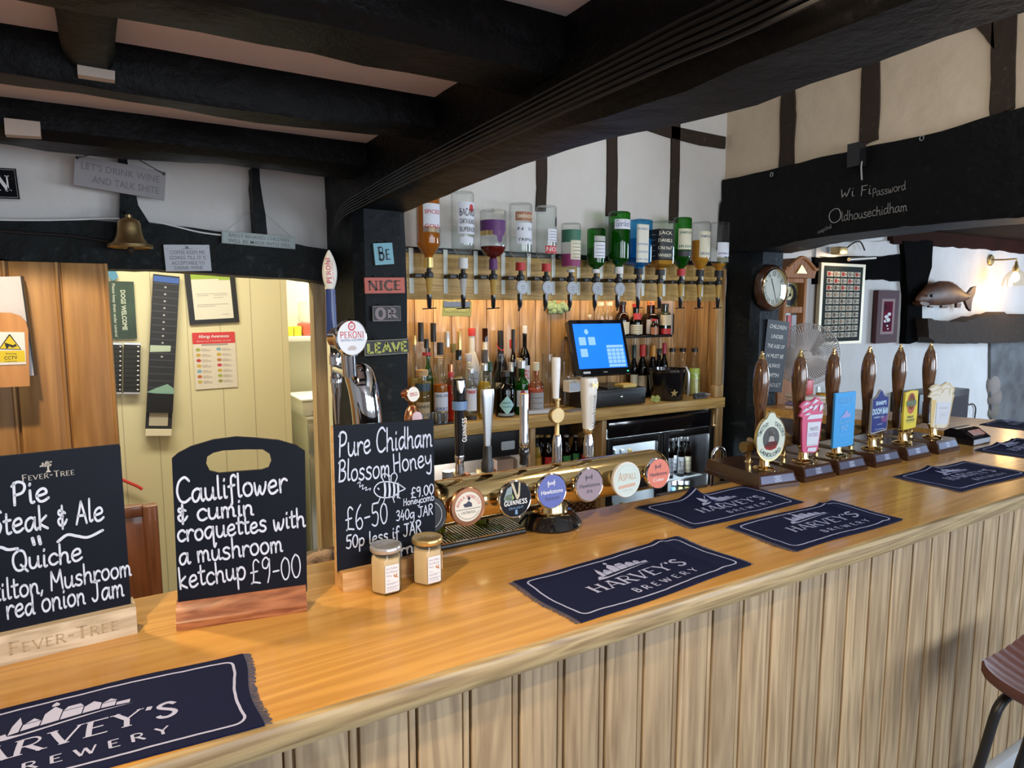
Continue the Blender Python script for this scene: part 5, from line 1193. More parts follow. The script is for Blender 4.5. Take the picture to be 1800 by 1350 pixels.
def upturned(u, vt, hw, kind, glassm, liq, fillz, neckm, label, labels, sq=None, sh=.62, nk=.80, nr=.36, round_=.4, ut=None):
    i = len(SP); p = at(u, 487, 1, YO); x = p.x; zm = 1.842
    ztop = at(ut or u, vt, 1, YO).z; H = ztop-zm-.036; R = hw/pxm((x, YO, 2.0))
    o = optic(x, zm, kind, CLR if kind == 'clear' else AMB, i, 'optic under the %s' % label)
    t = thing('spirit_bottle', 'upturned %s' % label, 'bottle', (x, YO, ztop), 0, 'upturned spirit bottles on optics')
    pr = bottle_prof(R, H, sh, nk, nr, round_)
    b = MB().lathe([(r, -z) for r, z in pr], n=36, sq=sq).build('glass_body', glassm, t, world=False, ang=30)
    if liq:
        lo = H*fillz        # liquid runs from the mouth up to this distance below the base
        q_ = [(r, z) for r, z in pr if z > lo][:-3]; rr = next(r for r, z in pr if z > lo)
        prof = [(0, -lo), (rr*.94, -lo)]+[(r*.94, -z) for r, z in q_]; prof.append((0, -q_[-1][1]))
        MB().lathe(prof, n=30, sq=sq).build('spirit', LIQ[liq], t, world=False)
    MB().lathe([(0, -H-.004), (R*nr*1.25, -H-.004), (R*nr*1.22, -H*(nk+.03)), (R*nr*1.05, -H*(nk+.03)), (0, -H*(nk+.03))][::-1], n=20).build('neck_sleeve', neckm, t, world=False)
    face = math.atan2(x, YO)*-.55
    for a in labels:
        z0, z1, half, m = a[:4]; kw = a[4] if len(a) > 4 else {}
        fc = kw.pop('face', 0.0) if 'face' in kw else 0.0
        lab(t, R, -H*z1, -H*z0, half, m, face=face+fc, sq=sq, **kw)
    SP.append(t); return t
SP = []
C = M['clear']
upturned(754, 345, 21, 'spout', C, 'rum_amber', .02, M['gold'], 'amber rum bottle, first on the left, half behind the beam', [(.12, .52, .85, WL, dict(text=['SPICED', 'GOLD'], tm=LRD, th=.018, face=.25)), (.44, .52, .85, M['gold'], dict(face=.25))], nk=.84, sh=.66, ut=752)
upturned(814, 338, 20, 'clear', C, 'clear_spirit', .45, M['white'], 'clear white rum bottle with a red roundel, second from the left', [(.14, .56, .95, WL, dict(text=['', roman('BACARDI', 1.6, 1, .3), 'CARTA BLANCA', ' SUPERIOR '], tm=M['ink'], th=.022, face=.35)), (.60, .68, .7, WL, dict(face=.25)), (.12, .26, .3, LRD, dict(face=.45, shape=poly(ellipse(.012, -.075, .014, .018, 20))))], nk=.84, sh=.70, ut=812)
upturned(867, 370, 23, 'spout', C, 'cognac', .62, LP, 'rounded cognac bottle with a purple cross label, dark spirit low down', [(.18, .36, 1.25, LP, dict(face=-.3)), (.36, .44, 1.25, M['gold'], dict(face=-.3)), (.0, .1, .5, LP, dict(face=.3, shape=poly([(-.036,-.098),(-.015,-.092),(-.012,-.07),(0,-.06),(.012,-.07),(.015,-.092),(.036,-.098),(.036,-.116),(.015,-.122),(.012,-.145),(0,-.155),(-.012,-.145),(-.015,-.122),(-.036,-.116)]), text=[roman('COURVOISIER', 1.6, 1, .3)], tm=M['cream_card'], th=.012))], nr=.26, nk=.80, sh=.60, round_=.85, ut=868)
upturned(915, 358, 20, 'dial', C, 'clear_spirit', .50, LRD, 'clear vodka bottle with a bronze ribbon label above a white one', [(.14, .27, .95, LBZ, dict(text=['SMIRNOFF'], tm=M['cream_card'], th=.018, face=.25)), (.30, .62, .85, WL, dict(text=['N  21', 'TRIPLE'], th=.014, face=.25))], nk=.86, sh=.72, round_=.3, ut=915)
upturned(960, 363, 18, 'dial', C, 'clear_spirit', .03, LRD, 'slim clear bottle, red label low on its side, fifth from left', [(.36, .56, .6, WL, dict(lines=4, face=.5)), (.62, .74, .75, LRD, dict(text=['NO1'], tm=M['white'], th=.022, face=.4)), (.16, .30, .5, LK, dict(face=.5, shape=poly([(.01,-.10),(.03,-.10),(.03,-.06),(.018,-.05),(.01,-.07)])))], nk=.86, sh=.74, ut=962)
upturned(1003, 393, 17, 'dial', C, 'clear_spirit', .75, M['white'], 'stubby clear bottle wrapped in a green and magenta label', [(.14, .40, 1.5, LGR), (.64, .90, 1.5, LMG), (.36, .76, .8, LCR, dict(face=.5, lines=5))], nk=.93, sh=.90, round_=.8, nr=.34, ut=1003)
upturned(1047, 402, 16, 'dial', M['greenglass'], 'green_spirit', .45, M['white'], 'small dark green gin bottle with a plain white label', [(.18, .30, .8, P_('grey', (.45, .46, .42)), dict(face=.3)), (.32, .68, .8, WL, dict(lines=4, face=.3))], nk=.90, sh=.78, round_=.5, ut=1045)
upturned(1087, 373, 19, 'dial', M['greenglass'], 'green_spirit', .18, M['white'], 'tallest bottle, bright green glass with a narrow silver-blue label', [(.13, .29, .95, WL, dict(text=[hand("Gordon's", wd=1.0)], tm=P_('navy', (.04, .06, .25)), th=.030, face=.2, cap=11))], nk=.87, sh=.76, round_=.35, nr=.36, ut=1087)
upturned(1122, 387, 18, 'clear', M['blueglass'], 'blue_water', .35, LK, 'square blue glass gin bottle with a tall cream label', [(.10, .80, .62, P_('ivory', (.72, .70, .60)), dict(text=['BOMBAY', '', 'SAPPHIRE', 'LONDON', ' DRY GIN '], tm=P_('steel_blue', (.20, .26, .42)), th=.011, face=.1))], sq=6, nk=.87, sh=.78, ut=1123)
upturned(1160, 390, 19, 'spout', C, 'whisky_gold', .74, LK, 'square clear whiskey bottle with black labels, almost empty', [(.16, .72, .78, LK, dict(text=['JACK', 'DANIELS', 'Old No7', ' WHISKEY '], tm=M['cream_card'], th=.018, face=.15)), (.16, .72, .6, LK, dict(face=-1.2, lines=5, tm=M['cream_card']))], sq=6, nk=.88, sh=.80, ut=1166)
upturned(1197, 383, 16, 'spout', M['greenglass'], 'green_spirit', .55, LRD, 'green whiskey bottle with a cream label', [(.20, .56, .9, LCR, dict(text=['JAMESON', '', 'IRISH'], tm=LGR, th=.014, face=.15)), (.58, .68, .9, LK, dict(face=.15))], nk=.86, sh=.66, round_=.6, ut=1198)
upturned(1230, 391, 16, 'spout', C, 'whisky_gold', .34, LK, 'clear bottle of amber whisky with cream label, second from right', [(.18, .66, .75, LCR, dict(text=['FAMOUS', '', ' GROUSE '], tm=P_('navy_ink', (.05, .06, .2)), th=.015, face=.25))], nk=.86, sh=.66, round_=.5, ut=1232)
upturned(1263, 391, 16, 'spout', C, 'whisky_gold', .76, LK, 'nearly empty clear bottle at the right end of the row', [(.38, .64, .8, WL, dict(text=['', 'SPIRIT'], tm=LP, th=.012, face=.2)), (.66, .74, .8, P_('olive', (.2, .2, .12)), dict(face=.2))], nk=.86, sh=.70, ut=1265)

# ---- bottles standing on the shelf
def stand(u, vt, hw, row, glassm, capm, label, liq=None, level=.6, labels=(), sq=None, sh=.60, nk=.80, nr=.44, round_=.4, caph=.11, capw=1.2, z=ZS, group='bottles crowded on the back bar shelf', foot=1.0):
    y0 = {0: 3.115, 1: 3.02, 2: 2.935}.get(row, row); best = None
    for k in range(0, 30):          # slide back or forward until the bottle stands clear of its neighbours
        y = y0+(.0085*((k+1)//2))*(-1 if k % 2 else 1)
        p = at(u, vt, 1, y); H = p.z-z; x = at(u, vt+min(110, H*pxm(p)*.9), 1, y).x; R = hw/pxm((x, y, z))
        if y-R < (2.865 if z > 1 else 2.93) or y+R > YR-.016: continue
        gap = min([math.hypot(x-a, y-b)-R-r for a, b, r, zz in STOOD if abs(zz-z) < .05] or [9])
        if best is None or gap > best[0]: best = (gap, x, y, H, R)
        if gap > .001: best = (gap, x, y, H, R); break
    gap, x, y, H, R = best
    if gap < .001: R = max(R*.62, R+gap-.001)
    STOOD.append((x, y, R*1.02, z))
    t = thing('bottle', label, 'bottle', (x, y, z+.0005), 0, group)
    Hb = H*(1-caph*.35); pr = bottle_prof(R, Hb, sh, nk, nr, round_, foot)
    if glassm:
        MB().lathe(pr, n=28, sq=sq).build('glass_body', glassm, t, world=False, ang=30)
    if liq: MB().lathe(fill_prof(pr, Hb*level), n=24, sq=sq).build('drink', LIQ[liq], t, world=False)
    rc = R*nr*capw; MB().lathe([(0, H*(1-caph)), (rc, H*(1-caph)), (rc, H*.995), (rc*.93, H), (0, H)], n=20).build('cap', capm, t, world=False)
    fc = math.atan2(x, y)*-.6
    for a in labels:
        z0, z1, half, m = a[:4]; kw = dict(a[4]) if len(a) > 4 else {}
        f_ = kw.pop('face', 0.0); lab(t, R, H*z0, H*z1, half, m, face=fc+f_, sq=sq, **kw)
    BOT.append(t); return t
BOT = []; STOOD = []
G, BR, DK = M['greenglass'], M['brownglass'], M['darkglass']
FROST = plain('frosted_white_glass', (.74, .73, .70), .35, coat=.3); CRW = plain('cream_white_bottle', (.76, .71, .58), .3, coat=.4)
pb_ = at(1172, 690, 1, 2.975); rb_ = 34/pxm((pb_.x, 2.975, ZS+.1)); STOOD.append((pb_.x, 2.975, rb_*1.05, ZS))
stand(830, 577, 13, 0, FROST, LRD, 'frosted white bottle with an orange-red cap', None, caph=.09, nr=.40, sh=.55, nk=.76, labels=[(.2, .5, .7, P_('faded_blue', (.45, .50, .62)), dict(lines=3))])
stand(853, 577, 12, 0, CRW, BR, 'cream-white bottle with sloping shoulders and a brown cap', None, caph=.16, nr=.34, sh=.42, nk=.82, round_=.1, labels=[(.34, .50, .55, P_('grey_brown', (.10, .09, .09)), dict(lines=2, tm=M['cream_card']))])
# back row
# front row
stand(743, 650, 14, 2, C, M['beech'], 'squat clear whisky bottle with a kraft paper label near the post', 'whisky_gold', .25, caph=.11, nr=.62, sh=.52, nk=.70, labels=[(.62, .76, 1.2, plain('dark_blue_collar', (.03, .06, .08), .4)), (.12, .42, 1.0, LKR, dict(text=['BLENDED', ' MALT SCOTCH '], th=.014))])
stand(775, 630, 13, 2, C, M['clear'], 'clear bottle of amber spirit with a white sailor label and gold band', 'rum_amber', .62, nr=.45, sh=.60, nk=.74, labels=[(.18, .48, 1.1, WL, dict(text=['SAILOR', '', 'JERRY'], tm=P_('navy2', (.08, .08, .2)), th=.014)), (.14, .20, 1.1, M['gold']), (.06, .13, 1.1, WL)])
stand(793, 655, 9, 2, M['pinkglass'], LRD, 'narrow bottle of red liqueur behind the black tap handle', 'red_drink', .75, caph=.1)
stand(828, 648, 10, 2, C, M['silver'], 'clear bottle with a tall white label and red lettering', 'clear_spirit', .5, caph=.08, nr=.5, sh=.66, nk=.8, labels=[(.18, .62, 1.2, WL, dict(text=["PIMM'S", '', ''], tm=LRD, th=.020)), (0, .08, 1.3, LK)])
stand(852, 640, 12, 2, C, M['silver'], 'bottle of golden spirit with a dark red wax seal', 'olive_oil_gold', .7, caph=.12, nr=.4, labels=[(0, .1, .4, P_('wax_red', (.30, .02, .05)), dict(shape=poly(ellipse(.004, .118, .011, .013, 18)))), (.1, .4, .9, LCR)])
stand(888, 652, 17, 2, DK, plain('dark_stopper', (.03, .025, .02), .4), 'squat near-black gin bottle with a turquoise diamond label', None, caph=.12, nr=.40, sh=.62, nk=.76, labels=[(.1, .7, .5, LTQ, dict(shape=poly([(0,.012),(.042,.062),(0,.112),(-.042,.062)]), text=None)), (.03, .09, 1.0, P_('slate_label', (.30, .34, .36)))])
lab(BOT[-1], STOOD[-1][2]/1.02+.0012, .045, .085, .5, LTQ, text=["HENDRICK'S", 'GIN'], tm=P_('teal_ink', (.03, .14, .16)), th=.009, face=math.atan2(BOT[-1].location.x, BOT[-1].location.y)*-.6)
stand(917, 634, 12, 2, G, M['silver'], 'green gin bottle with a white label and dark red seal in the front row', 'green_spirit', .6, caph=.14, nr=.46, sh=.60, nk=.74, labels=[(.16, .46, 1.0, WL, dict(text=['', hand('Tanqueray', wd=1.0)], tm=LGR, th=.012, cap=11)), (.5, .7, .5, P_('seal_red', (.33, .02, .05)), dict(shape=poly(ellipse(-.002, .118, .013, .013, 18))))])
stand(942, 637, 14, 2, M['pinkglass'], LCR, 'pale bottle of amber gin with a black and white picture label', 'rose', .5, caph=.16, nr=.34, sh=.56, nk=.68, round_=.8, labels=[(.05, .42, 1.0, P_('pewter', (.36, .36, .38)), dict(lines=3))])
# middle row
stand(751, 596, 8, 1, C, M['black'], 'clear bottle with a short black cap and red collar near the post', 'pale_lemon', .5, labels=[(.80, .84, 1.2, LRD)])
stand(754, 612, 8, 1, G, M['brown_beam'], 'slim bright green bottle near the post', 'green_spirit', .6, caph=.12, nr=.45)
stand(775, 602, 10, 1, C, LK, 'clear decanter with a black stopper', 'pale_lemon', .4, caph=.16, nr=.48)
stand(772, 628, 11, 1, C, M['beech'], 'clear bottle with a broad wooden stopper', 'pale_lemon', .35, caph=.12, nr=.5)
stand(793, 640, 9, 1, M['pinkglass'], M['copper'], 'pink bottle with a coppery top', 'rose', .6, caph=.14, nr=.5)
stand(807, 615, 10, 1, C, M['black_gloss'], 'clear bottle with a square black stopper', 'pale_lemon', .45, caph=.15, nr=.46)
stand(824, 622, 10, 1, C, P_('lilac', (.52, .52, .58)), 'clear ridged bottle with a pale grey cap', 'clear_spirit', .5, caph=.12, nr=.5)
stand(852, 615, 11, 1, C, P_('charcoal', (.07, .06, .06)), 'clear bottle with a charcoal capsule before the cream bottle', 'whisky_gold', .5, caph=.20, nr=.44)
stand(862, 636, 9, 1, C, plain('bottle_green_cap', (.02, .07, .05), .3), 'clear bottle with a dark green cap', 'clear_spirit', .5, caph=.2, nr=.5)
stand(881, 622, 15, 1, C, M['clear'], 'round clear decanter with a glass neck and a peeling cream label', 'clear_spirit', .4, nr=.5, sh=.5, labels=[(.22, .52, .9, LCR)])
stand(901, 597, 9, 1, C, LRD, 'clear bottle with a red cap', 'clear_spirit', .5, caph=.12, nr=.5)
stand(911, 630, 12, 1, C, LKR, 'clear squat bottle with a cork stopper', 'whisky_gold', .4, caph=.08, nr=.5)
stand(899, 637, 11, 1, G, M['silver'], 'green bottle with a silver cap and wax seal, standing behind its twin', 'green_spirit', .5, caph=.18, nr=.45, labels=[(.5, .7, .5, P_('seal_wine', (.33, .02, .05)), dict(shape=poly(ellipse(.004, .112, .012, .012, 18))))])
# rear row
stand(730, 590, 7, 0, C, M['gold'], 'gold-capped clear bottle half hidden by the slate black post', 'pale_lemon', .5)
stand(741, 567, 8, 0, C, M['black'], 'clear bottle with a tall black cap, tallest at the left of the shelf', 'pale_lemon', .45, caph=.20, nr=.52, nk=.70, sh=.5)
stand(763, 568, 8, 0, C, M['black'], 'clear bottle with a tall black cap, twin of the one nearer the post', 'pale_lemon', .45, caph=.20, nr=.52, nk=.70, sh=.5)
stand(787, 583, 9, 0, C, M['silver'], 'clear bottle with a long silver capsule at the back of the shelf', 'clear_spirit', .5, caph=.18)
stand(798, 604, 9, 0, C, plain('olive_cap', (.28, .25, .10), .4), 'clear bottle with a wide olive cap', 'pale_lemon', .5, nr=.5, caph=.13)
stand(808, 583, 9, 0, C, M['gold'], 'clear bottle with a long gold capsule', 'pale_lemon', .5, caph=.22)
stand(880, 581, 12, 0, DK, M['black'], 'black bottle with a red ribbon round its neck', None, caph=.30, nr=.36, labels=[])
q_ = STOOD[-1]; q_r = q_[2]/1.02*.36*1.24; q_h = at(880, 581, 1, q_[1]).z-ZS
MB().tube([Vector((q_r*1.02*math.cos(a*PI/8), q_r*1.02*math.sin(a*PI/8), q_h*(.80+.05*math.sin(a*PI/8)))) for a in range(17)], .0032, 6).build('red_ribbon', LRD, BOT[-1], world=False)
stand(902, 579, 10, 0, BR, M['black'], 'dark brown bottle with a long black capsule', None, caph=.24)
stand(922, 573, 10, 0, DK, M['white'], 'dark bottle with a white stopper and white and red label', None, caph=.09, nr=.36, sh=.62, nk=.76, labels=[(.28, .52, .9, WL, dict(text=['APERO'], tm=LRD)), (.12, .28, .9, LRD)])
# red ribbon on the black bottle is part of its cap
# ---- steel measures on a black mat
t = tag(MB().box(*[at(738,747,2,ZS).x, at(800,745,2,ZS).x, 2.862, 2.93, ZS+.0005, ZS+.006], .002).build('bar_mat', M['black']), 'small black mat under the steel measures at the left end of the shelf', 'mat')
k = 0
for u, v in ((741,728),(752,728),(763,727),(770,739),(781,737)):
    p = at(u, v+6, 2, ZS+.006); y = min(max(p.y, 2.89), 2.915)
    x = at(u, v, 1, y).x
    o = MB().lathe([(.0, 0), (.016, 0), (.0165, .002), (.0185, .048), (.0175, .048), (.0155, .003), (0, .003)], (x, y, ZS+.0062), 20).build('spirit_measure', M['steel'])
    tag(o, 'small steel spirit measure on the black mat by the post', 'measure', 'steel measures on the black mat'); k += 1

# ---- glasses, cards and papers right of the bottles
p = at(964, 655, 1, 3.05)
t = thing('glass_tankard', 'clear glass tankard with a handle beside the bottles', 'glass', (p.x, 3.05, ZS))
hh = at(964, 622, 1, 3.05).z-ZS
MB().lathe([(0, 0), (.036, 0), (.040, .004), (.038, hh), (.035, hh), (.036, .01), (0, .01)], n=28).build('body', C, t, world=False)
MB().tube(cat([Vector((-.038, -.01, hh*.85)), Vector((-.075, -.012, hh*.78)), Vector((-.08, -.012, hh*.45)), Vector((-.04, -.01, hh*.25))], 6), .006, 8).build('handle', C, t, world=False)
for i, (u, v, lb) in enumerate(((994, 619, 'tall clear acrylic menu holder left of the till'), (1000, 632, 'shorter clear acrylic holder against the till'))):
    p = at(u, v, 1, 3.02+.03*i); o = MB().box(p.x-.024, p.x+.018, p.y-.02, p.y+.02, ZS+.001, p.z, .004).build('acrylic_holder', C); tag(o, lb, 'holder')
p = at(1011, 672, 1, 2.95)
t = thing('card_box', 'open white card box on the shelf left of the till', 'box', (p.x, 2.97, ZS+.101)); z1 = .055
MB().box(-.045, .045, -.03, .03, -.006, .0).box(-.045, -.043, -.03, .03, 0, z1).box(.043, .045, -.03, .03, 0, z1).box(-.043, .043, .028, .03, 0, z1).build('tray', M['white'], t, world=False)
MB().box(-.043, .043, -.03, -.028, 0, z1*.8).build('front', P_('pale_blue_card', (.52, .58, .66)), t, world=False)
p = at(930, 722, 2, ZS); 
o = MB().box(-.085, .085, -.024, .024, 0, .022, .009).box(-.03, .05, -.018, .018, .0221, .0228).rot(Matrix.Translation((p.x+.0, 2.905, ZS+.001)) @ Matrix.Rotation(-.12, 4, 'Z')).build('card_reader', P_('grey_white', (.60, .61, .66), .35)); tag(o, 'white card reader lying on the shelf below the green bottles', 'card reader')
o = MB().box(-.075, .075, -.035, .035, 0, .004).rot(Matrix.Translation((at(985,718,2,ZS).x+.03, 2.90, ZS+.0005)) @ Matrix.Rotation(.16, 4, 'Z')).build('leaflet', P_('grey_leaflet', (.26, .26, .28))); tag(o, 'grey leaflet on the shelf beside the cash drawer', 'leaflet')

# ---- till on its cash drawer
a, b = at(1049, 712, 1, 2.885), at(1136, 700, 1, 2.885)
dz = .085
t = thing('cash_drawer', 'black metal cash drawer under the till screen', 'cash drawer', (0, 0, 0))
x0, x1 = at(985, 690, 1, 3.0).x+.0, b.x
x0 = 2.20; x1 = at(1136, 690, 1, 2.885).x
MB().box(x0, x1, 2.888, 3.17, ZS+.006, ZS+.100, .004).build('body', M['black'], t)
MB().box(x0+.012, x1-.012, 2.882, 2.889, ZS+.018, ZS+.088, .003).build('drawer_front', plain('drawer_black', (.018, .02, .022), .45), t)
sl = MB()
for xx in (.38, .76): xm = x0+(x1-x0)*xx; sl.box(xm-.055, xm+.055, 2.8805, 2.8822, ZS+.058, ZS+.064)
sl.build('slot', M['ink'], t)
xm = x0+(x1-x0)*.57; MB().lathe([(0, 0), (.009, 0), (.009, .003), (.006, .005), (0, .005)], (xm, 2.8815, ZS+.055), 18, 'y').build('lock', M['steel'], t)
for xx in (x0+.03, x1-.03): MB().cyl((xx, 2.91, ZS+.0005), (xx, 2.91, ZS+.007), .01, n=12).build('foot', M['rubber'], t)
C4 = [at(*q_, 1, 2.93) for q_ in ((998,563),(1093,562),(1108,653),(1021,660))]
bl_, br_ = at(1018, 661, 1, 2.90), at(1110, 652, 1, 2.90)
yaw_ = -.10; ex = Vector((math.cos(yaw_), math.sin(yaw_), 0)); W_ = (br_-bl_).length*.98
upv = Vector((0, .34, 1)).normalized(); upv = (upv-ex*upv.dot(ex)).normalized()
f = Frame(bl_, ex, upv); f.n = ex.cross(upv)
tl = f.px(998, 563); tr_ = f.px(1092, 562); br2 = f.px(1110, 652)
Hs = (tl[1]+tr_[1])/2; Wx = max(br2[0], tr_[0])
t = thing('till', 'till with a tilted black touch screen showing a blue desktop', 'till', (x0+.25, 3.0, ZS+.101))
MB().prism(rrect(min(0, tl[0]), 0, Wx, Hs, .012), f, -.034, 0).build('screen_case', M['black_gloss'], t)
sx0, sx1, sy0, sy1 = min(0, tl[0])+.024, Wx-.020, .038, Hs-.022
so = MB().geo(poly([(sx0, sy0), (sx1, sy0), (sx1, sy1), (sx0, sy1)]), f, .0006).build('screen', glow('screen_blue', (.012, .16, .80), 1.1), t, fix=False)
sw_, sh_ = sx1-sx0, sy1-sy0; S = lambda a, b_: (sx0+sw_*a, sy0+sh_*b_)
ic = MB()
for a0, b0, a1, b1 in ((.08,.52,.22,.70),(.27,.52,.41,.70),(.08,.26,.22,.44)): ic.geo(poly([S(a0,b0), S(a1,b0), S(a1,b1), S(a0,b1)]), f, .0012)
c0 = S(.255,.82); ic.geo(poly(ellipse(c0[0], c0[1], .013, .015, 20)), f, .0012)
ic.build('desktop_icons', glow('icon_pale_blue', (.22, .42, .85), 1.0), so, fix=False); ic = MB()
for r_ in range(4):
    for k in range(4): ic.geo(poly([S(.62+.09*k,.10+.085*r_), S(.70+.09*k,.10+.085*r_), S(.70+.09*k,.175+.085*r_), S(.62+.09*k,.175+.085*r_)]), f, .0012)
for yy in (.02, .45): ic.geo(poly([S(.62,yy), S(.97,yy), S(.97,yy+.06), S(.62,yy+.06)]), f, .0012)
ic.build('keypad_panel', glow('screen_pale_blue', (.22, .42, .85), 1.0), so, fix=False)
MB().geo(poly([(Wx-.03, .014), (Wx-.018, .014), (Wx-.018, .019), (Wx-.03, .019)]), f, .0008).build('power_light', glow('green_led', (.05, .9, .4), 2.0), t, fix=False)
MB().geo(poly([(Wx*.5-.013, .013), (Wx*.5+.013, .013), (Wx*.5+.013, .018), (Wx*.5-.013, .018)]), f, .0008).build('badge', M['grey'], t, fix=False)
MB().geo(poly([(.03, .010), (.075, .010), (.075, .022), (.03, .022)]), f, .0008).build('sticker', M['label'], t, fix=False)
mid = f(Wx*.5, Hs*.45, -.034)
MB().tube([mid, mid+Vector((0, .05, -.05)), Vector((mid.x+.01, 3.06, ZS+.112))], .022, 12).lathe([(0, 0), (.075, 0), (.075, .008), (.06, .012), (0, .012)], (mid.x+.01, 3.06, ZS+.1005), 28).build('stand', M['black'], t)
# loose things on the drawer
rn = random.Random(6)
o = MB().box(x1-.15, x1-.05, 2.91, 2.99, ZS+.1005, ZS+.118, .003).build('sticky_note_pad', P_('yellow_pad', (.75, .55, .16))); tag(o, 'yellow note pad on the cash drawer, right of the till foot', 'note pad')
o = MB().box(x0+.16, x0+.24, 2.895, 2.98, ZS+.1005, ZS+.110, .002).build('notebook', M['black']); tag(o, 'small dark notebook lying on the cash drawer', 'notebook')

# ---- black shelf with liqueurs right of the till
SX0, SX1 = at(1075, 592, 1, 3.06).x, at(1182, 592, 1, 3.06).x
ZL = at(1120, 590, 1, 3.06).z
t = thing('wall_shelf', 'small black shelf on the boards right of the till', 'shelf', (SX0, 3.1, ZL))
MB().box(SX0-.25, SX1, 3.06, YR-.014, ZL-.014, ZL, .002).build('board', M['black'], t)
MB().box(SX1-.012, SX1, 3.06, YR-.014, ZL+.001, ZL+.24, .002).build('end_panel', P_('lilac_panel', (.36, .31, .32)), t)
gq = 'liqueur bottles on the black shelf'
stand(1036, 553, 6, 3.12, C, LCR, 'clear bottle on the black shelf, just above the till screen corner', 'rose', .5, z=ZL, group=gq, labels=[(.1, .5, 1, LCR)])
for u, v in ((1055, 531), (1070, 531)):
    stand(u, v, 8, 3.12, C, M['cream_card'], 'clear bottle glowing orange behind the till, %s' % ('left of a pair' if u < 1060 else 'right of a pair'), 'rose', .5, z=ZL, group=gq, nr=.6, labels=[(.1, .4, 1.1, P_('orange_%d' % u, (.66, .30, .10)))])  # orange label colour paints in the warm lamplight on the glass
stand(1093, 530, 13, 3.12, BR, M['black'], 'dark cream-liqueur bottle with rounded shoulders', None, z=ZL, group=gq, sh=.46, nk=.72, round_=.8, labels=[(.05, .4, 1.1, LCR)])
stand(1117, 534, 12, 3.11, DK, LRD, 'dark bottle with a red top and a red sash', 'red_drink', .8, z=ZL, group=gq, sh=.42, nk=.64, round_=.7, labels=[(.04, .34, 1.1, LCR, dict(lines=4)), (.5, .7, .6, LRD)])
stand(1143, 530, 13, 3.12, BR, plain('orange_cap', (.70, .22, .06), .35), 'square amber liqueur bottle with an orange cap', None, z=ZL, group=gq, sq=5, sh=.50, nk=.68, round_=.8, labels=[(.03, .46, .8, WL)])
stand(1168, 534, 13, 3.11, plain('deep_green_glass', (.008, .022, .014), .15, coat=.5), M['black'], 'square dark green herb liqueur bottle at the end of the black shelf', None, z=ZL, group=gq, sq=6, sh=.66, nk=.78, round_=.7, labels=[(.30, .64, .8, P_('stag_label', (.62, .56, .40)), dict(face=-.1)), (.02, .2, .8, LRD)])
stand(1150, 561, 7, 3.075, BR, LRD, 'little red-capped bottle in front on the black shelf', None, z=ZL, group=gq, nr=.6, labels=[(.05, .5, 1.2, LBZ)])
# wines and bottles below that shelf
gq = 'wines and mixers on the shelf right of the till'
stand(1113, 607, 7, 3.12, DK, plain('dark_green_cap', (.02, .05, .04), .3), 'dark wine bottle with a dark green capsule', None, group=gq, caph=.24, labels=[(.1, .45, 1.1, LCR)])
stand(1128, 606, 9, 3.12, DK, LRD, 'dark wine bottle with a bright red capsule', None, group=gq, caph=.22, capw=1.35, labels=[(.1, .42, 1.1, LCR)])
stand(1146, 607, 9, 3.12, DK, plain('orange_capsule', (.62, .28, .04), .35), 'dark wine bottle with an orange capsule', None, group=gq, caph=.22, capw=1.35)
stand(1157, 613, 8, 3.10, DK, plain('green_capsule', (.05, .08, .06), .35), 'dark wine bottle with a grey-green top between the orange and red ones', None, group=gq)
stand(1166, 603, 8, 3.13, DK, plain('wine_capsule', (.45, .04, .08), .35), 'dark wine bottle with a dark red capsule', None, group=gq, caph=.2)
for u, lb in ((1180, 'clear mixer bottle with a dark cap, left of three behind the ice bucket'), (1198, 'clear mixer bottle with a dark cap, middle of three behind the ice bucket')):
    stand(u, 612, 9, 3.12, C, M['black'], lb, 'clear_spirit', .4, group=gq, caph=.08, nr=.5)
stand(1219, 612, 10, 3.03, C, M['black'], 'lime green labelled soft drink bottle at the right end of the shelf', 'pale_lemon', .55, group=gq, caph=.08, nr=.46, foot=1.3, sh=.5, labels=[(.06, .58, 1.25, P_('lime', (.42, .58, .10)), dict(lines=4, tm=WL))])
p = pb_
t = thing('ice_bucket', 'shiny black ice bucket with a gold star on the shelf', 'ice bucket', (p.x, 2.975, ZS+.0005))
h_ = at(1172, 648, 1, 2.975).z-ZS; rr = rb_
MB().lathe([(0, 0), (rr*.80, 0), (rr*.83, .004), (rr*.98, h_*.90), (rr*1.03, h_*.93), (rr*1.03, h_), (rr*.97, h_), (rr*.80, .01), (0, .01)], n=40).build('pail', M['black_gloss'], t, world=False)
st = []
for k in range(10): a = PI/2+2*PI*k/10; r_ = .024 if k % 2 == 0 else .0105; st.append((r_*math.cos(a), .052+r_*math.sin(a)))
fs_ = Frame((-rr*.40, -rr*.895, 0), (.92, -.39, 0), (.0, -.10, 1)); MB().prism(st, fs_, -.004, .002).build('star', M['gold'], t, world=False)
MB().tube([Vector((rr*.35, -rr*.95, h_+.02)), Vector((rr*.42, -rr*1.06, h_*.9)), Vector((rr*.50, -rr*1.0, h_*.3)), Vector((rr*.5, -rr*.96, h_*.12))], [.006, .010, .009, .005], 10).build('tongs', M['silver'], t, world=False)
o = MB(); rn = random.Random(3)
p = at(1152, 697, 1, 2.868)
for k in range(16): o.ball((p.x+rn.uniform(-.04,.03), 2.868+rn.uniform(-.004,.004), ZS+.018+rn.uniform(-.004,.022)), rn.uniform(.011,.016), (1,.5,.8), 8)
tag(o.build('snack_packet', plain('yellow_green_packet', (.50, .50, .12), .4, var=(40, (.16, .24, .04)))), 'crumpled yellow-green packet in front of the ice bucket', 'packet')
p = at(1194, 695, 2, ZS); f = Frame((p.x-.04, 2.875, ZS+.004), (1,0,0), (0,.5,1)); 
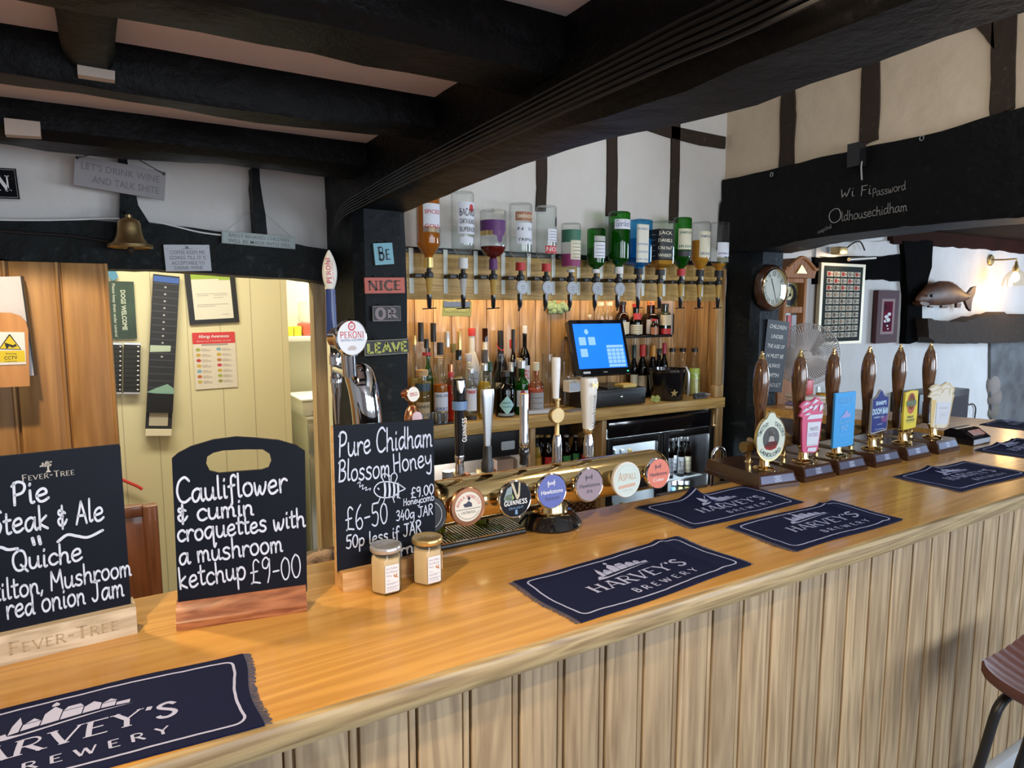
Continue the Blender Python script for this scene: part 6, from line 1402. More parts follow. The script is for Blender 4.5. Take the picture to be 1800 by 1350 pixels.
t = thing('name_block', 'small dark block with three black capitals on the shelf by the ice bucket', 'block', (p.x, 2.88, ZS))
MB().prism([(-.01,0),(.095,0),(.085,.036),(0,.036)], f, -.022, 0).build('body', P_('slate_block', (.10, .11, .12)), t); mb = MB(); mb.geo(lay(print_('KOA', .5), (.008,.008), (.080,.008), .020, 7.3), f, .0008); mb.build('lettering', M['ink'], t, fix=False)
# signs on the boards
for pts, m, lb, cc in (([(779,527),(829,530),(828,556),(777,555)], P_('green_yellow_sign', (.20, .23, .07)), 'small green and blue sign on the boards behind the rail', 'sign'),):
    f = FY(YR-.014); P4 = [f.px(*q_) for q_ in pts]; t = thing('tin_sign', lb, cc, f(*P4[3], 0)); MB().prism(P4, f, 0, -.005).build('plate', m, t)
    x0_, x1_, y0_, y1_ = P4[3][0], P4[2][0], P4[3][1], P4[0][1]
    MB().geo(poly([(x0_+.008,(y0_+y1_)/2+.004),(x1_-.008,(y0_+y1_)/2+.006),(x1_-.008,y1_-.006),(x0_+.008,y1_-.006)]), f, .006).build('blue_half', P_('sign_blue', (.06, .10, .22)), t, fix=False)
    tb = MB(); 
    for k in range(2): tb.geo(middle(print_(['PLEASE DRINK', 'RESPONSIBLY'][k], .1), ((x0_+x1_)/2, y0_+.022+.05*(1-k)), (x1_-x0_)*.8, .016, 7.3), f, .007)
    tb.build('lettering', P_('sign_cream', (.42, .42, .2)), t, fix=False)
hp = MB(); rn = random.Random(9); c0 = at(984, 540, 1, YR-.03)
for k in range(26): hp.ball((c0.x+rn.uniform(-.075,.075), YR-.032+rn.uniform(-.008,.008), c0.z+rn.uniform(-.028,.028)), rn.uniform(.014,.02), (1,.5,1), 8)
tag(hp.build('hop_garland', plain('pale_hops', (.27, .38, .20), .8, bump=(120, .5))), 'small bunch of pale green hops fixed to the boards', 'hops')

# ------------------------------------------------------------------ under the back bar
bx0, bx1, bx2, bx3 = 1.02, at(935, 790, 1, 2.87).x, at(1060, 790, 1, 2.87).x, 3.20
f = FY(2.90)
t = thing('open_cooler', 'open-fronted black cooler under the left half of the back bar', 'cooler', ((bx0+bx1)/2, 2.9, .02))
MB().box(bx0+.01, bx1-.022, 2.89, 3.15, .94, 1.07, .004).build('head', M['black'], t); MB().box(bx0+.01, bx0+.04, 2.89, 3.15, .02, .939).box(bx1-.05, bx1-.022, 2.89, 3.15, .02, .939).box(bx0+.041, bx1-.051, 3.12, 3.15, .02, .939).build('cabinet', P_('cooler_white', (.62, .60, .57)), t)
for zz in (.48, .74): MB().box(bx0+.041, bx1-.051, 2.92, 3.119, zz-.012, zz, .002).build('shelf', M['white'], t)
f = FY(2.888); tb = at(893, 783, 1, 2.888); MB().prism(rrect(tb.x-.04, tb.z-.022, tb.x+.04, tb.z+.022, .006), f, -.001, .001).build('rating_sticker', P_('sticker_blue_grey', (.44, .52, .60)), t)
point('open_cooler_light', ((bx0+bx1)/2, 3.0, .93), 1.6, (1.0, .93, .85), .02)
rn = random.Random(12); k = 0
u = 775
while u < 868:
    p = at(u, 838, 1, 2.97); hh = rn.uniform(.10, .15); cm = [P_('crisp_orange_%d' % k, (.62, .22, .10)), P_('crisp_white_%d' % k, (.68, .64, .60)), P_('crisp_yellow_%d' % k, (.72, .58, .28))][k % 3]
    if u > 778:
        t_ = thing('crisp_tube', 'striped orange and white can in the open cooler under the back bar', 'can', (p.x, 2.99, .7405), 0, 'orange cans in the open cooler')
        MB().lathe([(0, 0), (.026, 0), (.028, .003), (.028, hh), (.025, hh+.004), (0, hh+.004)], n=20).build('can', cm, t_, world=False)
        MB().lathe([(.0284, hh*.25), (.0284, hh*.45)], n=20).lathe([(.0284, hh*.6), (.0284, hh*.8)], n=20).build('can_band', P_('band_%d' % k, (.70, .62, .50) if k % 3 == 0 else (.60, .16, .08)), t_, world=False, fix=False)
    k += 1; u += 15
p = at(778, 835, 1, 2.95); o = MB().lathe([(0, 0), (.03, 0), (.036, .07), (.033, .07), (.028, .004), (0, .004)], (p.x, 2.95, .7405), 22).build('tumbler', plain('cobalt_blue_glass', (.03, .06, .42), .15)); tag(o, 'cobalt blue tumbler in the open cooler under the back bar', 'glass')
p0, p1 = at(874, 838, 1, 2.95), at(907, 830, 1, 2.95); z1_ = .918
o = MB().box(p0.x, p1.x-.012, 2.95, 3.05, .741, z1_-.01, .003).build('carton', P_('pink_carton', (.58, .42, .36))); tag(o, 'plain pinkish carton in the open cooler under the back bar', 'carton')
# mixers bay
t = thing('bottle_shelf', 'oak shelf holding the small mixer bottles in the middle bay', 'shelf', ((bx1+bx2)/2, 3.0, .84))
zz = .80; MB().box(bx1+.017, bx2-.017, 2.88, 3.168, zz-.018, zz, .002).build('board', ov, t)
cols = [('yellow', (.62, .36, .06)), ('red', (.55, .03, .03)), ('red', (.55, .03, .03)), ('red', (.55, .03, .03)), ('green', (.06, .30, .10)), ('green', (.06, .30, .10)), ('red', (.55, .03, .03))]
for k, u in enumerate((943, 951, 963, 978, 995, 1011, 1027)):
    cn, c_ = cols[k]
    p = at(u, 765, 1, 2.93+.05*(k % 2)); H = p.z-zz; xx_ = at(u, 800, 1, 2.93+.05*(k % 2)).x
    t_ = thing('mixer_bottle', '%s mixer bottle with a slanted %s label under the back bar, %s in its row' % ({'yellow': 'gold', 'red': 'dark', 'green': 'dark'}[cn], cn, ['first', 'second', 'third', 'fourth', 'fifth', 'sixth', 'seventh'][k]), 'bottle', (xx_, 2.93+.05*(k % 2), zz+.0005), 0, 'mixer bottles in the middle bay')
    R = .026; pr = bottle_prof(R, H, .52, .78, .46, .3)
    MB().lathe(pr, n=22).build('glass_body', C if k == 0 else BR, t_, world=False); MB().lathe(fill_prof(pr, H*.7), n=20).build('drink', LIQ['olive_oil_gold' if k == 0 else 'cognac'], t_, world=False)
    MB().lathe([(0, H*.95), (R*.56, H*.95), (R*.56, H*1.01), (0, H*1.01)], n=18).build('cap', M['gold'] if cn != 'green' else M['silver'], t_, world=False)
    L = lab(t_, R, H*.06, H*.46, 1.25, P_('mixer_%d' % k, c_), name='label'); f_ = lambda x, y, d=0: Vector(((R+.0012)*math.sin(x/R-.4), -(R+.0012)*math.cos(x/R-.4), y))
    MB().geo(join([ribbon([(-.02+.04*q_/6, H*.16+H*.16*q_/6) for q_ in range(7)], .016, 0)]), f_).build('label_band', P_('mixer_band_%d' % k, (.72, .55, .06)), L, world=False, fix=False)
    tb = MB(); g = lay(hand('Schweppes', wd=1.2), (-.018, H*.145), (.018, H*.275), .011, 11); tb.geo(g, lambda x, y, d=0: Vector(((R+.0018)*math.sin(x/R-.4), -(R+.0018)*math.cos(x/R-.4), y))); tb.build('label_print', M['ink'], L, world=False, fix=False)
# wicker basket on the bay floor
bw = MB(); xa, xb2 = bx1+.03, bx2-.03
for r_ in range(12):
    z_ = .47+r_*.016
    for k in range(18):
        x_ = xa+(xb2-xa)*(k+.5)/18; bw.ball((x_, 2.90+(.006 if (k+r_) % 2 else -.004), z_), .013, (1.0,.6,.66), 6)
t = thing('wicker_basket', 'brown wicker basket under the mixer bottles', 'basket', ((xa+xb2)/2, 3.0, .455)); wk = plain('brown_wicker', (.16, .07, .03), .6)
bw.build('weave', wk, t, ang=80); MB().box(xa, xb2, 2.912, 3.12, .45, .655).build('body', wk, t); MB().tube([(xa, 2.90, .668), (xb2, 2.90, .668)], .011, 8).build('rim', wk, t)
MB().box(bx1+.017, bx2-.017, 2.88, 3.168, .43, .449, .002).build('board', ov, bpy.data.objects['bottle_shelf'])
# two-door glass cooler
t = thing('bottle_cooler', 'two-door black glass-fronted bottle cooler, lit inside, under the back bar', 'fridge', ((bx2+bx3)/2, 2.9, .02))
xa, xb2 = bx2+.02, bx3-.01; xm = (xa+xb2)/2; zt_, zb_ = 1.055, .12
MB().box(xa, xa+.02, 2.89, 3.165, .02, zt_).box(xb2-.02, xb2, 2.89, 3.165, .02, zt_).box(xa+.02, xb2-.02, 2.89, 3.165, zt_-.04, zt_).box(xa+.02, xb2-.02, 2.89, 3.165, .02, zb_-.01).box(xa+.02, xb2-.02, 3.15, 3.165, zb_, zt_-.04).build('cabinet', M['black'], t)
MB().box(xa+.021, xb2-.021, 2.874, 2.889, .965, zt_, .003).build('grille', M['black_gloss'], t)
ins = plain('cooler_inside', (.50, .54, .58), .4)
MB().box(xa+.0205, xb2-.0205, 3.14, 3.1495, zb_, zt_-.041).build('lining', ins, t)
for zz in (.36, .645): MB().box(xa+.021, xb2-.021, 2.92, 3.139, zz-.008, zz, .001).build('shelf', ins, t)
for a_, b_ in ((xa, xm), (xm, xb2)):
    d = MB(); w_ = .045
    d.box(a_+.004, a_+w_, 2.862, 2.888, zb_, .962, .003).box(b_-w_, b_-.004, 2.862, 2.888, zb_, .962, .003).box(a_+w_, b_-w_, 2.862, 2.888, zb_, zb_+.05, .003).box(a_+w_, b_-w_, 2.862, 2.888, .922, .962, .003)
    d = d.build('door', M['black'], t); MB().box(a_+w_, b_-w_, 2.872, 2.876, zb_+.05, .922).build('pane', glass('cooler_pane_%d' % (a_ > xa), (.92, .95, .96), refl=.25), d)
point('bottle_cooler_light_left', ((xa+xm)/2, 2.93, .945), 3.6, (.78, .90, 1.0), .015); point('bottle_cooler_light_right', ((xm+xb2)/2, 2.93, .945), 6.0, (.86, .94, 1.0), .015); point('bottle_cooler_light_low', ((xm+xb2)/2, 2.93, .62), 3.6, (.86, .94, 1.0), .015)
gq = 'bottles in the lit cooler'
for k, u in enumerate((1177, 1187, 1196, 1203, 1208)):
    stand(u, 768, 6.5, 2.97 if k % 2 == 0 else 3.05, DK, M['black'], 'dark wine bottle inside the right door of the lit cooler, %s from the left' % ['first', 'second', 'third', 'fourth', 'fifth'][k], None, z=.645, group=gq, labels=[(.08, .5, 1.1, WL if k < 3 else LCR, dict(lines=3))])
for k, u in enumerate((1182, 1195, 1206)):
    stand(u, 845, 7, 2.99, C, M['silver'], 'small bottle on the lower shelf of the lit cooler, %s' % ['with blue drink', 'left of two pale yellow ones', 'right of two pale yellow ones'][k], ['blue_water', 'pale_lemon', 'pale_lemon'][k], .85, z=.36, group=gq, nr=.6, caph=.1)
for k, u in enumerate((1078, 1092, 1106)):
    stand(u, 790, 8, 2.99, [G, C, C][k], [M['silver'], M['silver'], M['gold']][k], 'bottle behind the left door of the lit cooler, %s' % ['green glass', 'clear glass with a silver cap', 'clear glass with a gold cap'][k], ['green_spirit', 'clear_spirit', 'clear_spirit'][k], .7, z=.645, group=gq)
for k, u in enumerate((1073, 1092, 1110, 1125)):
    stand(u, 884, 8, 2.97, [C, BR, BR, BR][k], M['gold'], 'bottle low behind the left door of the cooler, %s' % ['pale yellow', 'first dark red', 'second dark red', 'third dark red'][k], ['pale_lemon', 'cognac', 'cognac', 'cognac'][k], .8, z=.36, group=gq, labels=[(.2, .6, 1.1, [P_('lemon', (.6, .5, .1)), LMG, LMG, LMG][k])])
# swan-neck tap behind the counter
c = at(1251, 846, 1, 1.76); c1 = at(1273, 816, 1, 1.76)
t = thing('sink_tap', 'chrome swan-neck tap behind the counter by the first hand pump', 'tap', (c.x, 1.76, 1.0))
zt_ = at(1262, 787, 1, 1.76).z; zr = c1.z; r_ = (c1.x-c.x)/2
MB().tube([(c.x, 1.76, 1.0), (c.x, 1.76, zt_-r_)]+[(c.x+r_-r_*math.cos(PI*k/10), 1.76, zt_-r_+r_*math.sin(PI*k/10)) for k in range(1, 10)]+[(c1.x, 1.76, zt_-r_), (c1.x+.004, 1.76, zr)], .007, 12).build('spout', M['chrome'], t)
MB().lathe([(0, -.02), (.02, -.02), (.02, 0), (.014, .012), (0, .012)], (c.x, 1.76, 1.0), 20).build('foot', M['chrome'], t)
sk = MB().box(1.78, 2.3, 1.66, 1.88, .955, .979, .004); tag(sk.build('sink_ledge', M['black']), 'dark ledge carrying the chrome swan-neck tap', 'ledge')
# ------------------------------------------------------------------ signs on the left
def flat_sign(name, pts, y, m, label, cat_, th=.008, group=None):
    """a board traced on the plane y: corners given top-left, top-right, bottom-right, bottom-left"""
    f = FY(y); P = [f.px(*p) for p in pts]
    o = f(*P[3]); ex = f(*P[2])-o; ey = f(*P[0])-o; ey2 = (ey-ex.normalized()*ey.dot(ex.normalized()))
    g = Frame(o, ex, ey2); W_, H_ = ex.length, ey2.length; g.n = Vector((0, -1, 0))
    t = thing(name, label, cat_, o+Vector((ex.x/2, 0, 0)), 0, group)
    s_ = MB().prism([(0, 0), (W_, 0), (W_, H_), (0, H_)], g, -th, 0).build('board', m, t)
    return t, g, W_, H_, s_
def lines(g, parent, m, items, W_, name='lettering', d=.0008):
    mb = MB()
    for geo_, cx, y, w_, h_, cap in items: mb.geo(middle(geo_, (cx, y), w_, h_, cap), g, d)
    return mb.build(name, m, parent, fix=False)
GREYINK = plain('sign_grey_ink', (.20, .19, .20), .6)
t, g, W_, H_, b = flat_sign('hanging_sign', [(133,272),(293,301),(289,352),(129,325)], 2.385, plain('slate_grey_board', (.34, .32, .33), .6), 'grey tilted hanging sign about drinking wine, above the brass bell', 'sign')
lines(g, t, GREYINK, [(print_("LET'S DRINK WINE", .05), W_*.5, H_*.58, W_*.86, H_*.24, 7.3), (print_('AND TALK SHITE', .05), W_*.56, H_*.18, W_*.74, H_*.24, 7.3)], W_)
p0, p1 = g(.006, H_-.008, .002), g(W_-.006, H_-.008, .002); f = FY(2.39); a1, a2 = f(*f.px(207,262)), f(*f.px(218,266))
MB().tube([p0, a1, a2, p1], .0015, 6).ball(p0, .004).ball(p1, .004).build('cord', M['black'], t)
t, g, W_, H_, b = flat_sign('letter_sign', [(-62,292),(35,296),(35,350),(-62,347)], 2.40, M['black_gloss'], 'black sign with white capitals, cut off by the left edge of the picture', 'sign', .02)
lines(g, t, M['white'], [(roman('N', 2.2, 1.0, .8), W_*.72, H_*.26, W_*.30, H_*.50, 10)], W_)
mb = MB(); mb.geo(ribbon([(.004,.004),(W_-.004,.004),(W_-.004,H_-.004),(.004,H_-.004),(.004,.004)], .0016, 0), g, .0006); mb.build('edge_line', M['grey'], t, fix=False)
t, g, W_, H_, b = flat_sign('coffee_sign', [(290,430),(370,430),(372,476),(292,477)], 2.405, plain('speckled_white_board', (.60, .62, .68), .6), 'small white board about coffee and wine, on the black beam right of the bell', 'sign')
lines(g, t, GREYINK, [(print_('COFFEE KEEPS ME', -.02), W_*.5, H_*.64, W_*.76, H_*.15, 7.3), (print_('GOING TILL IT IS', -.02), W_*.5, H_*.44, W_*.80, H_*.15, 7.3), (print_('ACCEPTABLE TO', -.02), W_*.5, H_*.245, W_*.72, H_*.14, 7.3), (print_('DRINK WINE', -.02), W_*.5, H_*.06, W_*.62, H_*.14, 7.3)], W_)
rn = random.Random(3); mb = MB()
for k in range(46):
    x, y = rn.random(), rn.random()
    if .12 < x < .88 and y < .86: continue
    a = rn.random()*3; mb.geo(ribbon([(x*W_*.98+.002, y*H_*.96+.002), (x*W_*.98+.002+.0022*math.cos(a), y*H_*.96+.002+.0022*math.sin(a))], .0011, 0), g, .0006)
for dx in (-.012, .006): mb.geo(ribbon([(W_*.48+dx, H_*.84), (W_*.48+dx+.012, H_*.86)], .0016, 0), g, .0006)
mb.geo(poly([(W_*.47,H_*.84),(W_*.53,H_*.84),(W_*.535,H_*.94),(W_*.465,H_*.94)]), g, .0006)
mb.build('speckles', GREYINK, t, fix=False)
t, g, W_, H_, b = flat_sign('hanging_sign', [(390,405),(520,418),(519,438),(390,427)], 2.40, plain('pale_green_board', (.42, .50, .48), .6), 'pale green hanging sign about badly behaved children, near the slate black post', 'sign', .012)
lines(g, t, GREYINK, [(print_('BADLY BEHAVED CHILDREN', .05), W_*.5, H_*.56, W_*.82, H_*.28, 7.3), (print_('WILL BE MADE INTO PIES', .05), W_*.5, H_*.13, W_*.84, H_*.28, 7.3)], W_)
mb = MB(); mb.geo(ribbon([(.003,.003),(W_-.003,.003),(W_-.003,H_-.003),(.003,H_-.003),(.003,.003)], .001, 0), g, .0006); mb.build('edge_line', GREYINK, t, fix=False)
p0, p1 = g(.012, H_, -.004), g(W_-.012, H_, -.004); f = FY(2.44); MB().tube([p0, f(*f.px(452,363)), p1], .0009, 5).build('string', M['grey'], t)
# bell
YBL = 2.345; pt, pb_ = at(226, 381, 1, YBL), at(226, 437, 1, YBL); pm_ = pxm(pt)
t = thing('brass_bell', 'aged brass bell hanging from the black beam at the left', 'bell', (pt.x, YBL, pb_.z))
hb = pt.z-pb_.z; rb = 36/pm_
MB().lathe([(rb*.93, .0), (rb, .004), (rb*.98, .012), (rb*.76, hb*.18), (rb*.60, hb*.36), (rb*.53, hb*.60), (rb*.50, hb*.78), (rb*.44, hb*.88), (rb*.26, hb*.95), (rb*.14, hb*.97), (rb*.14, hb*1.06), (0, hb*1.08)], n=44).lathe([(rb*.90, .002), (rb*.70, hb*.2), (rb*.48, hb*.6), (rb*.40, hb*.86), (0, hb*.9)], n=32).build('bell_body', M['brass_dull'], t, world=False)
MB().ball((0, 0, -.004), .010).tube([(0,0,0), (0,0,hb*.8)], .002, 6).build('clapper', M['brown_beam'], t, world=False)
MB().tube([Vector((0, 0, hb*1.06)), Vector((0, .0, hb*1.16)), Vector((0, .05, hb*1.2)), Vector((0, .078, hb*1.16))], .005, 8).box(-.012, .012, .066, .074, hb*.9, hb*1.25).build('bracket', M['black'], t, world=False)
f = FY(2.412); cp = [(-20,386),(60,387),(130,386),(200,384),(262,388),(300,396),(350,408),(395,414)]
tag(MB().tube(cat([f(*f.px(*p)) for p in cp], 5), .0028, 6).build('cable', M['white']), 'thin white cable running along the top of the beam behind the bell', 'cable')
f = FY(2.41); tag(MB().tube(cat([f(*f.px(*p)) for p in [(-20,404),(60,410),(120,414),(175,422),(190,424)]], 5), .005, 8).build('cable', M['black']), 'black cable running across the beam into the back of the bell', 'cable')

# ------------------------------------------------------------------ kitchen beyond
YK = 3.885
t, g, W_, H_, b = flat_sign('dogs_sign', [(181,494),(238,498),(241,595),(186,596)], YK, plain('black_green_sign', (.02, .035, .024), .4, var=(4, (.05, .10, .06))), 'black sign turned on its side welcoming dogs, at the left of the cream wall', 'sign', .006)
gv = Frame(g(0, H_), -g.ey, g.ex, g.n)
mb = MB()
for s, y, w_, h_ in (('DOGS WELCOME', W_*.56, H_*.70, W_*.15), ('Please keep them under control', W_*.30, H_*.92, W_*.10), ('And on a short lead at all times', W_*.10, H_*.92, W_*.10)): mb.geo(middle(print_(s, .35 if s[0] == 'D' else .12), (H_*.5, y), w_, h_, 7.3), gv, .001)
mb.build('lettering', plain('sign_pale_green', (.50, .56, .46), .5), t, fix=False)
f = FY(YK); P = [f.px(*p) for p in [(190,474),(203,474),(208,488),(198,494),(191,487)]]; tag(MB().prism(P, f, 0, .006).build('leaflet', plain('blue_leaflet', (.08, .26, .42), .5)), 'small blue leaflet above the dogs sign on the cream wall', 'leaflet')
def rack(pts, n, label):
    t, g, W_, H_, b = flat_sign('card_rack', pts, YK-.02, M['black'], label, 'rack', .018, 'black card racks below the dogs sign')
    s_ = MB(); tg = MB()
    for k in range(n):
        y = H_*(.03+.94*k/n); s_.prism([(W_*.04, y+.002), (W_*.96, y+.002), (W_*.96, y+H_*.94/n-.002), (W_*.04, y+H_*.94/n-.002)], g, 0, .004+.003*(k % 2))
        tg.geo(poly(ellipse(W_*.86, y+H_*.47/n*1.2, W_*.07, H_*.013, 12)), g, .0095)
    s_.build('slots', plain('rack_black', (.018, .019, .018), .45), t); tg.build('tags', M['white'], t, fix=False)
    MB().prism([(0, H_*.965), (W_, H_*.965), (W_, H_), (0, H_)], g, 0, .009).build('top_rail', M['silver'], t); MB().prism([(0, 0), (W_, 0), (W_, H_*.03), (0, H_*.03)], g, 0, .009).build('bottom_rail', M['silver'], t)
rack([(186,602),(208,602),(214,692),(191,692)], 10, 'black card rack under the dogs sign, left one of the pair')
rack([(212,602),(241,602),(246,692),(217,692)], 10, 'black card rack under the dogs sign, right one of the pair')
t, g, W_, H_, b = flat_sign('time_card_rack', [(240,478),(285,478),(301,765),(255,765)], YK-.02, plain('rack_navy', (.022, .024, .032), .45), 'tall narrow dark card rack with grey studs on the cream wall', 'rack', .018)
s_ = MB(); tg = MB()
for k in range(16):
    y = H_*(.30+.69*k/16); s_.geo(ribbon([(W_*.03, y), (W_*.97, y)], .0022, 0), g, .0012)
    if k > 3 and k != 5: tg.geo(poly(ellipse(W_*.48, y+H_*.022, W_*.045, H_*.006, 12)), g, .0015)
s_.build('slot_edges', plain('slot_grey', (.12, .12, .14), .5), t, fix=False); tg.build('studs', plain('stud_grey', (.42, .42, .44), .5), t, fix=False)
MB().geo(poly([(W_*.02, H_*.955), (W_*.98, H_*.955), (W_*.98, H_*.99), (W_*.02, H_*.99)]), g, .0018).build('blue_card', M['blue'], t, fix=False)
MB().geo(poly([(W_*.02, H_*.52), (W_*.80, H_*.53), (W_*.80, H_*.567), (W_*.02, H_*.562)]), g, .0022).build('pale_slip', plain('pale_green_slip', (.46, .56, .46), .6), t, fix=False)
MB().prism([(-W_*.02, H_*.27), (W_*.30, H_*.295), (W_*.75, H_*.325), (W_*.98, H_*.30), (W_*1.02, H_*.265), (W_*.5, H_*.262)], g, 0, .012).build('green_papers', plain('green_papers', (.24, .42, .36), .6), t)
MB().prism([(0, H_*.145), (W_, H_*.145), (W_, H_*.265), (0, H_*.265)], g, 0, .02).build('lower_box', M['black'], t)
MB().prism([(W_*.12, H_*.06), (W_*.84, H_*.06), (W_*.84, H_*.143), (W_*.12, H_*.143)], g, 0, .004).build('clear_pocket', plain('pocket_beige', (.50, .46, .36), .4), t); MB().prism([(0, 0), (W_, 0), (W_, H_*.04), (0, H_*.04)], g, 0, .02).build('bottom_rail', M['cream_card'], t)
# framed certificate and allergy poster
t, g, W_, H_, b = flat_sign('framed_certificate', [(326,470),(408,468),(421,566),(334,571)], YK, M['black'], 'black-framed certificate with a green heading on the cream wall', 'picture', .02)
MB().geo(poly([(W_*.11, H_*.08), (W_*.89, H_*.08), (W_*.89, H_*.95), (W_*.11, H_*.95)]), g, .001).build('paper', plain('certificate_paper', (.70, .68, .60), .6), t, fix=False)
MB().geo(poly([(W_*.11, H_*.79), (W_*.66, H_*.79), (W_*.66, H_*.765), (W_*.89, H_*.765), (W_*.89, H_*.95), (W_*.11, H_*.95)]), g, .0016).build('green_heading', plain('heading_green', (.30, .45, .06), .6), t, fix=False)
mb = MB()
for y, x0_, x1_ in ((.50,.2,.42),(.50,.52,.8),(.46,.52,.72),(.34,.18,.8),(.31,.18,.55),(.155,.66,.80),(.53,.18,.8)): mb.geo(ribbon([(W_*x0_, H_*y), (W_*x1_, H_*y)], .0022, 0), g, .0018)
mb.build('print', plain('certificate_print', (.35, .33, .30), .6), t, fix=False)
t, g, W_, H_, b = flat_sign('allergy_poster', [(339,585),(413,585),(418,680),(344,685)], YK+.008, plain('poster_paper', (.72, .66, .58), .6), 'white allergy poster with a red heading on the cream wall', 'poster', .002)
MB().geo(poly([(0, H_*.80), (W_, H_*.80), (W_, H_), (0, H_)]), g, .0006).build('red_heading', plain('poster_red', (.62, .05, .06), .6), t, fix=False)
lines(g, t, M['label'], [(print_('Allergy Awareness', .15), W_*.5, H_*.905, W_*.72, H_*.055, 7.3), (print_('please ask a member of staff'), W_*.5, H_*.84, W_*.8, H_*.02, 7.3)], W_, 'heading_print', .0012)
mb = MB(); mb.geo(poly([(W_*.2, H_*.77), (W_*.82, H_*.77), (W_*.82, H_*.795), (W_*.2, H_*.795)]), g, .001)
for k in range(7):
    for c_ in (0, 1):
        for j in range(3): mb.geo(ribbon([(W_*(.19+.48*c_), H_*(.71-.095*k-.018*j)), (W_*((.40 if j else .32)+.48*c_), H_*(.71-.095*k-.018*j))], .0016, 0), g, .0008)
mb.build('print', plain('poster_print', (.36, .32, .32), .6), t, fix=False)
icol = [(.35,.40,.08),(.20,.40,.50),(.55,.38,.06),(.55,.38,.06),(.5,.05,.06),(.45,.2,.08),(.6,.4,.08),(.55,.05,.1),(.2,.4,.55),(.55,.4,.08),(.5,.15,.06),(.35,.4,.08),(.55,.42,.1),(.3,.3,.08)]
for k in range(14):
    MB().geo(poly(ellipse(W_*(.115+.48*(k % 2)), H_*(.70-.095*(k//2)), W_*.055, H_*.028, 14)), g, .0009).build('icon', plain('poster_icon_%d' % k, icol[k], .6), t, fix=False)
# red cord, half door, cctv board
f = FY(3.86); tag(MB().tube(cat([f(*f.px(*p)) for p in [(214,843),(228,849),(242,855),(250,860)]], 4), .008, 8).build('red_strap', M['red']), 'red strap sticking out behind the pie and quiche chalkboard', 'strap')
f = FY(2.2); P = [f.px(*p) for p in [(228,893),(277,887),(287,1060),(228,1075)]]
t = thing('half_door', 'low red-brown wooden door in the gap behind the left chalkboards', 'door', (f(*P[1]).x, 2.2, 0))
x1_, z1_ = P[1][0], P[1][1]; rdw = wood('red_brown_door', (.16, .055, .022), (.28, .11, .05), 'z', .4, .2, 8)
MB().box(x1_-.42, x1_-.035, 2.205, 2.225, .10, z1_-.01, .003).build('panel', rdw, t); MB().box(x1_-.04, x1_, 2.195, 2.235, .005, z1_, .005).box(x1_-.46, x1_-.42, 2.195, 2.235, .005, z1_, .005).build('frame', rdw, t); MB().box(x1_-.42, x1_-.04, 2.198, 2.232, z1_-.03, z1_+.004, .004).build('top_rail', rdw, t)
f = FY(2.33)
t, g, W_, H_, b = flat_sign('notice_board', [(-90,488),(52,492),(60,660),(-90,672)], 2.33, plain('white_board', (.62, .62, .66), .4, var=(7, (.52, .52, .56))), 'white notice board on the wooden partition at the far left', 'board', .05)
MB().prism([(W_, -.001), (W_+.004, -.001), (W_+.004, H_+.001), (W_, H_+.001)], g, -.052, .002).build('edge', M['black'], t)
f = FY(2.31); P = [f.px(*p) for p in [(-80,548),(-10,549),(20,550),(36,555),(46,566),(50,580),(53,678),(-80,684)]]
t = thing('shaped_panel', 'orange wooden panel with a rounded corner in front of the white board', 'panel', f(0, P[-2][1])); MB().prism(P, f, -.006, .012).build('panel', wood('orange_panel', (.50, .23, .07), (.62, .30, .10), 'z', .35, .2, 6), t)
f = FY(2.297); P = [f.px(*p) for p in [(-40,583),(43,584),(46,640),(-40,643)]]
t = thing('camera_warning_sign', 'yellow and white camera warning sign on the orange wooden panel', 'sign', f(0, P[2][1])); MB().prism(P, f, 0, .0015).build('plate', M['white'], t)
tri = [f.px(*p) for p in [(17,588),(37,614),(-1,613)]]; MB().geo(poly(tri), f, .002).geo(poly([f.px(*p) for p in [(-40,617),(43,616),(45,636),(-40,638)]]), f, .002).build('yellow_panels', plain('warning_yellow', (.72, .56, .02), .45), t, fix=False)
mb = MB(); mb.geo(ribbon(tri+[tri[0]], .003, 0), f, .0025)
mb.geo(poly([f.px(*p) for p in [(8,602),(24,607),(27,604),(30,608),(22,611),(16,608),(14,612),(11,612)]]), f, .0026); mb.geo(pxline(f, print_('CCTV', .1), 8,632, 31,631, 6, 7.3), f, .0026); mb.geo(pxline(f, print_('Warning'), 10,623, 29,622.5, 3, 7.3), f, .0026); mb.geo(pxline(f, print_('in operation'), 8,636, 30,635.5, 2.4, 7.3), f, .0026)
mb.build('warning_print', M['ink'], t, fix=False)
# pantry: shelf with boxes, tray on a steel fridge
YP = 4.62
p0, p1 = at(500, 597, 1, YP), at(580, 597, 1, YP); zsh = at(540, 591, 1, YP).z
t = tag(MB().box(p0.x-.1, 1.949, YP, 4.899, zsh-.035, zsh, .003).build('pantry_shelf', M['white']), 'white shelf on the pantry wall seen past the cream wall corner', 'shelf')
a, b_, tz = at(533, 585, 1, YP+.05), at(568, 585, 1, YP+.05), at(545, 568, 1, YP+.05).z
t = thing('storage_tub', 'red tub with a clear top on the white pantry shelf', 'tub', ((a.x+b_.x)/2, YP+.12, zsh)); MB().box(a.x, b_.x, YP+.05, YP+.22, zsh+.001, tz, .01).build('red_base', plain('tub_red', (.66, .13, .09), .4), t); MB().box(a.x+.002, b_.x-.02, YP+.055, YP+.215, tz+.001, at(545,531,1,YP).z, .02).build('clear_top', C, t)
a, b_, tz = at(503, 585, 1, YP+.03), at(530, 585, 1, YP+.03), at(515, 574, 1, YP+.03).z
xm = (a.x+b_.x)/2
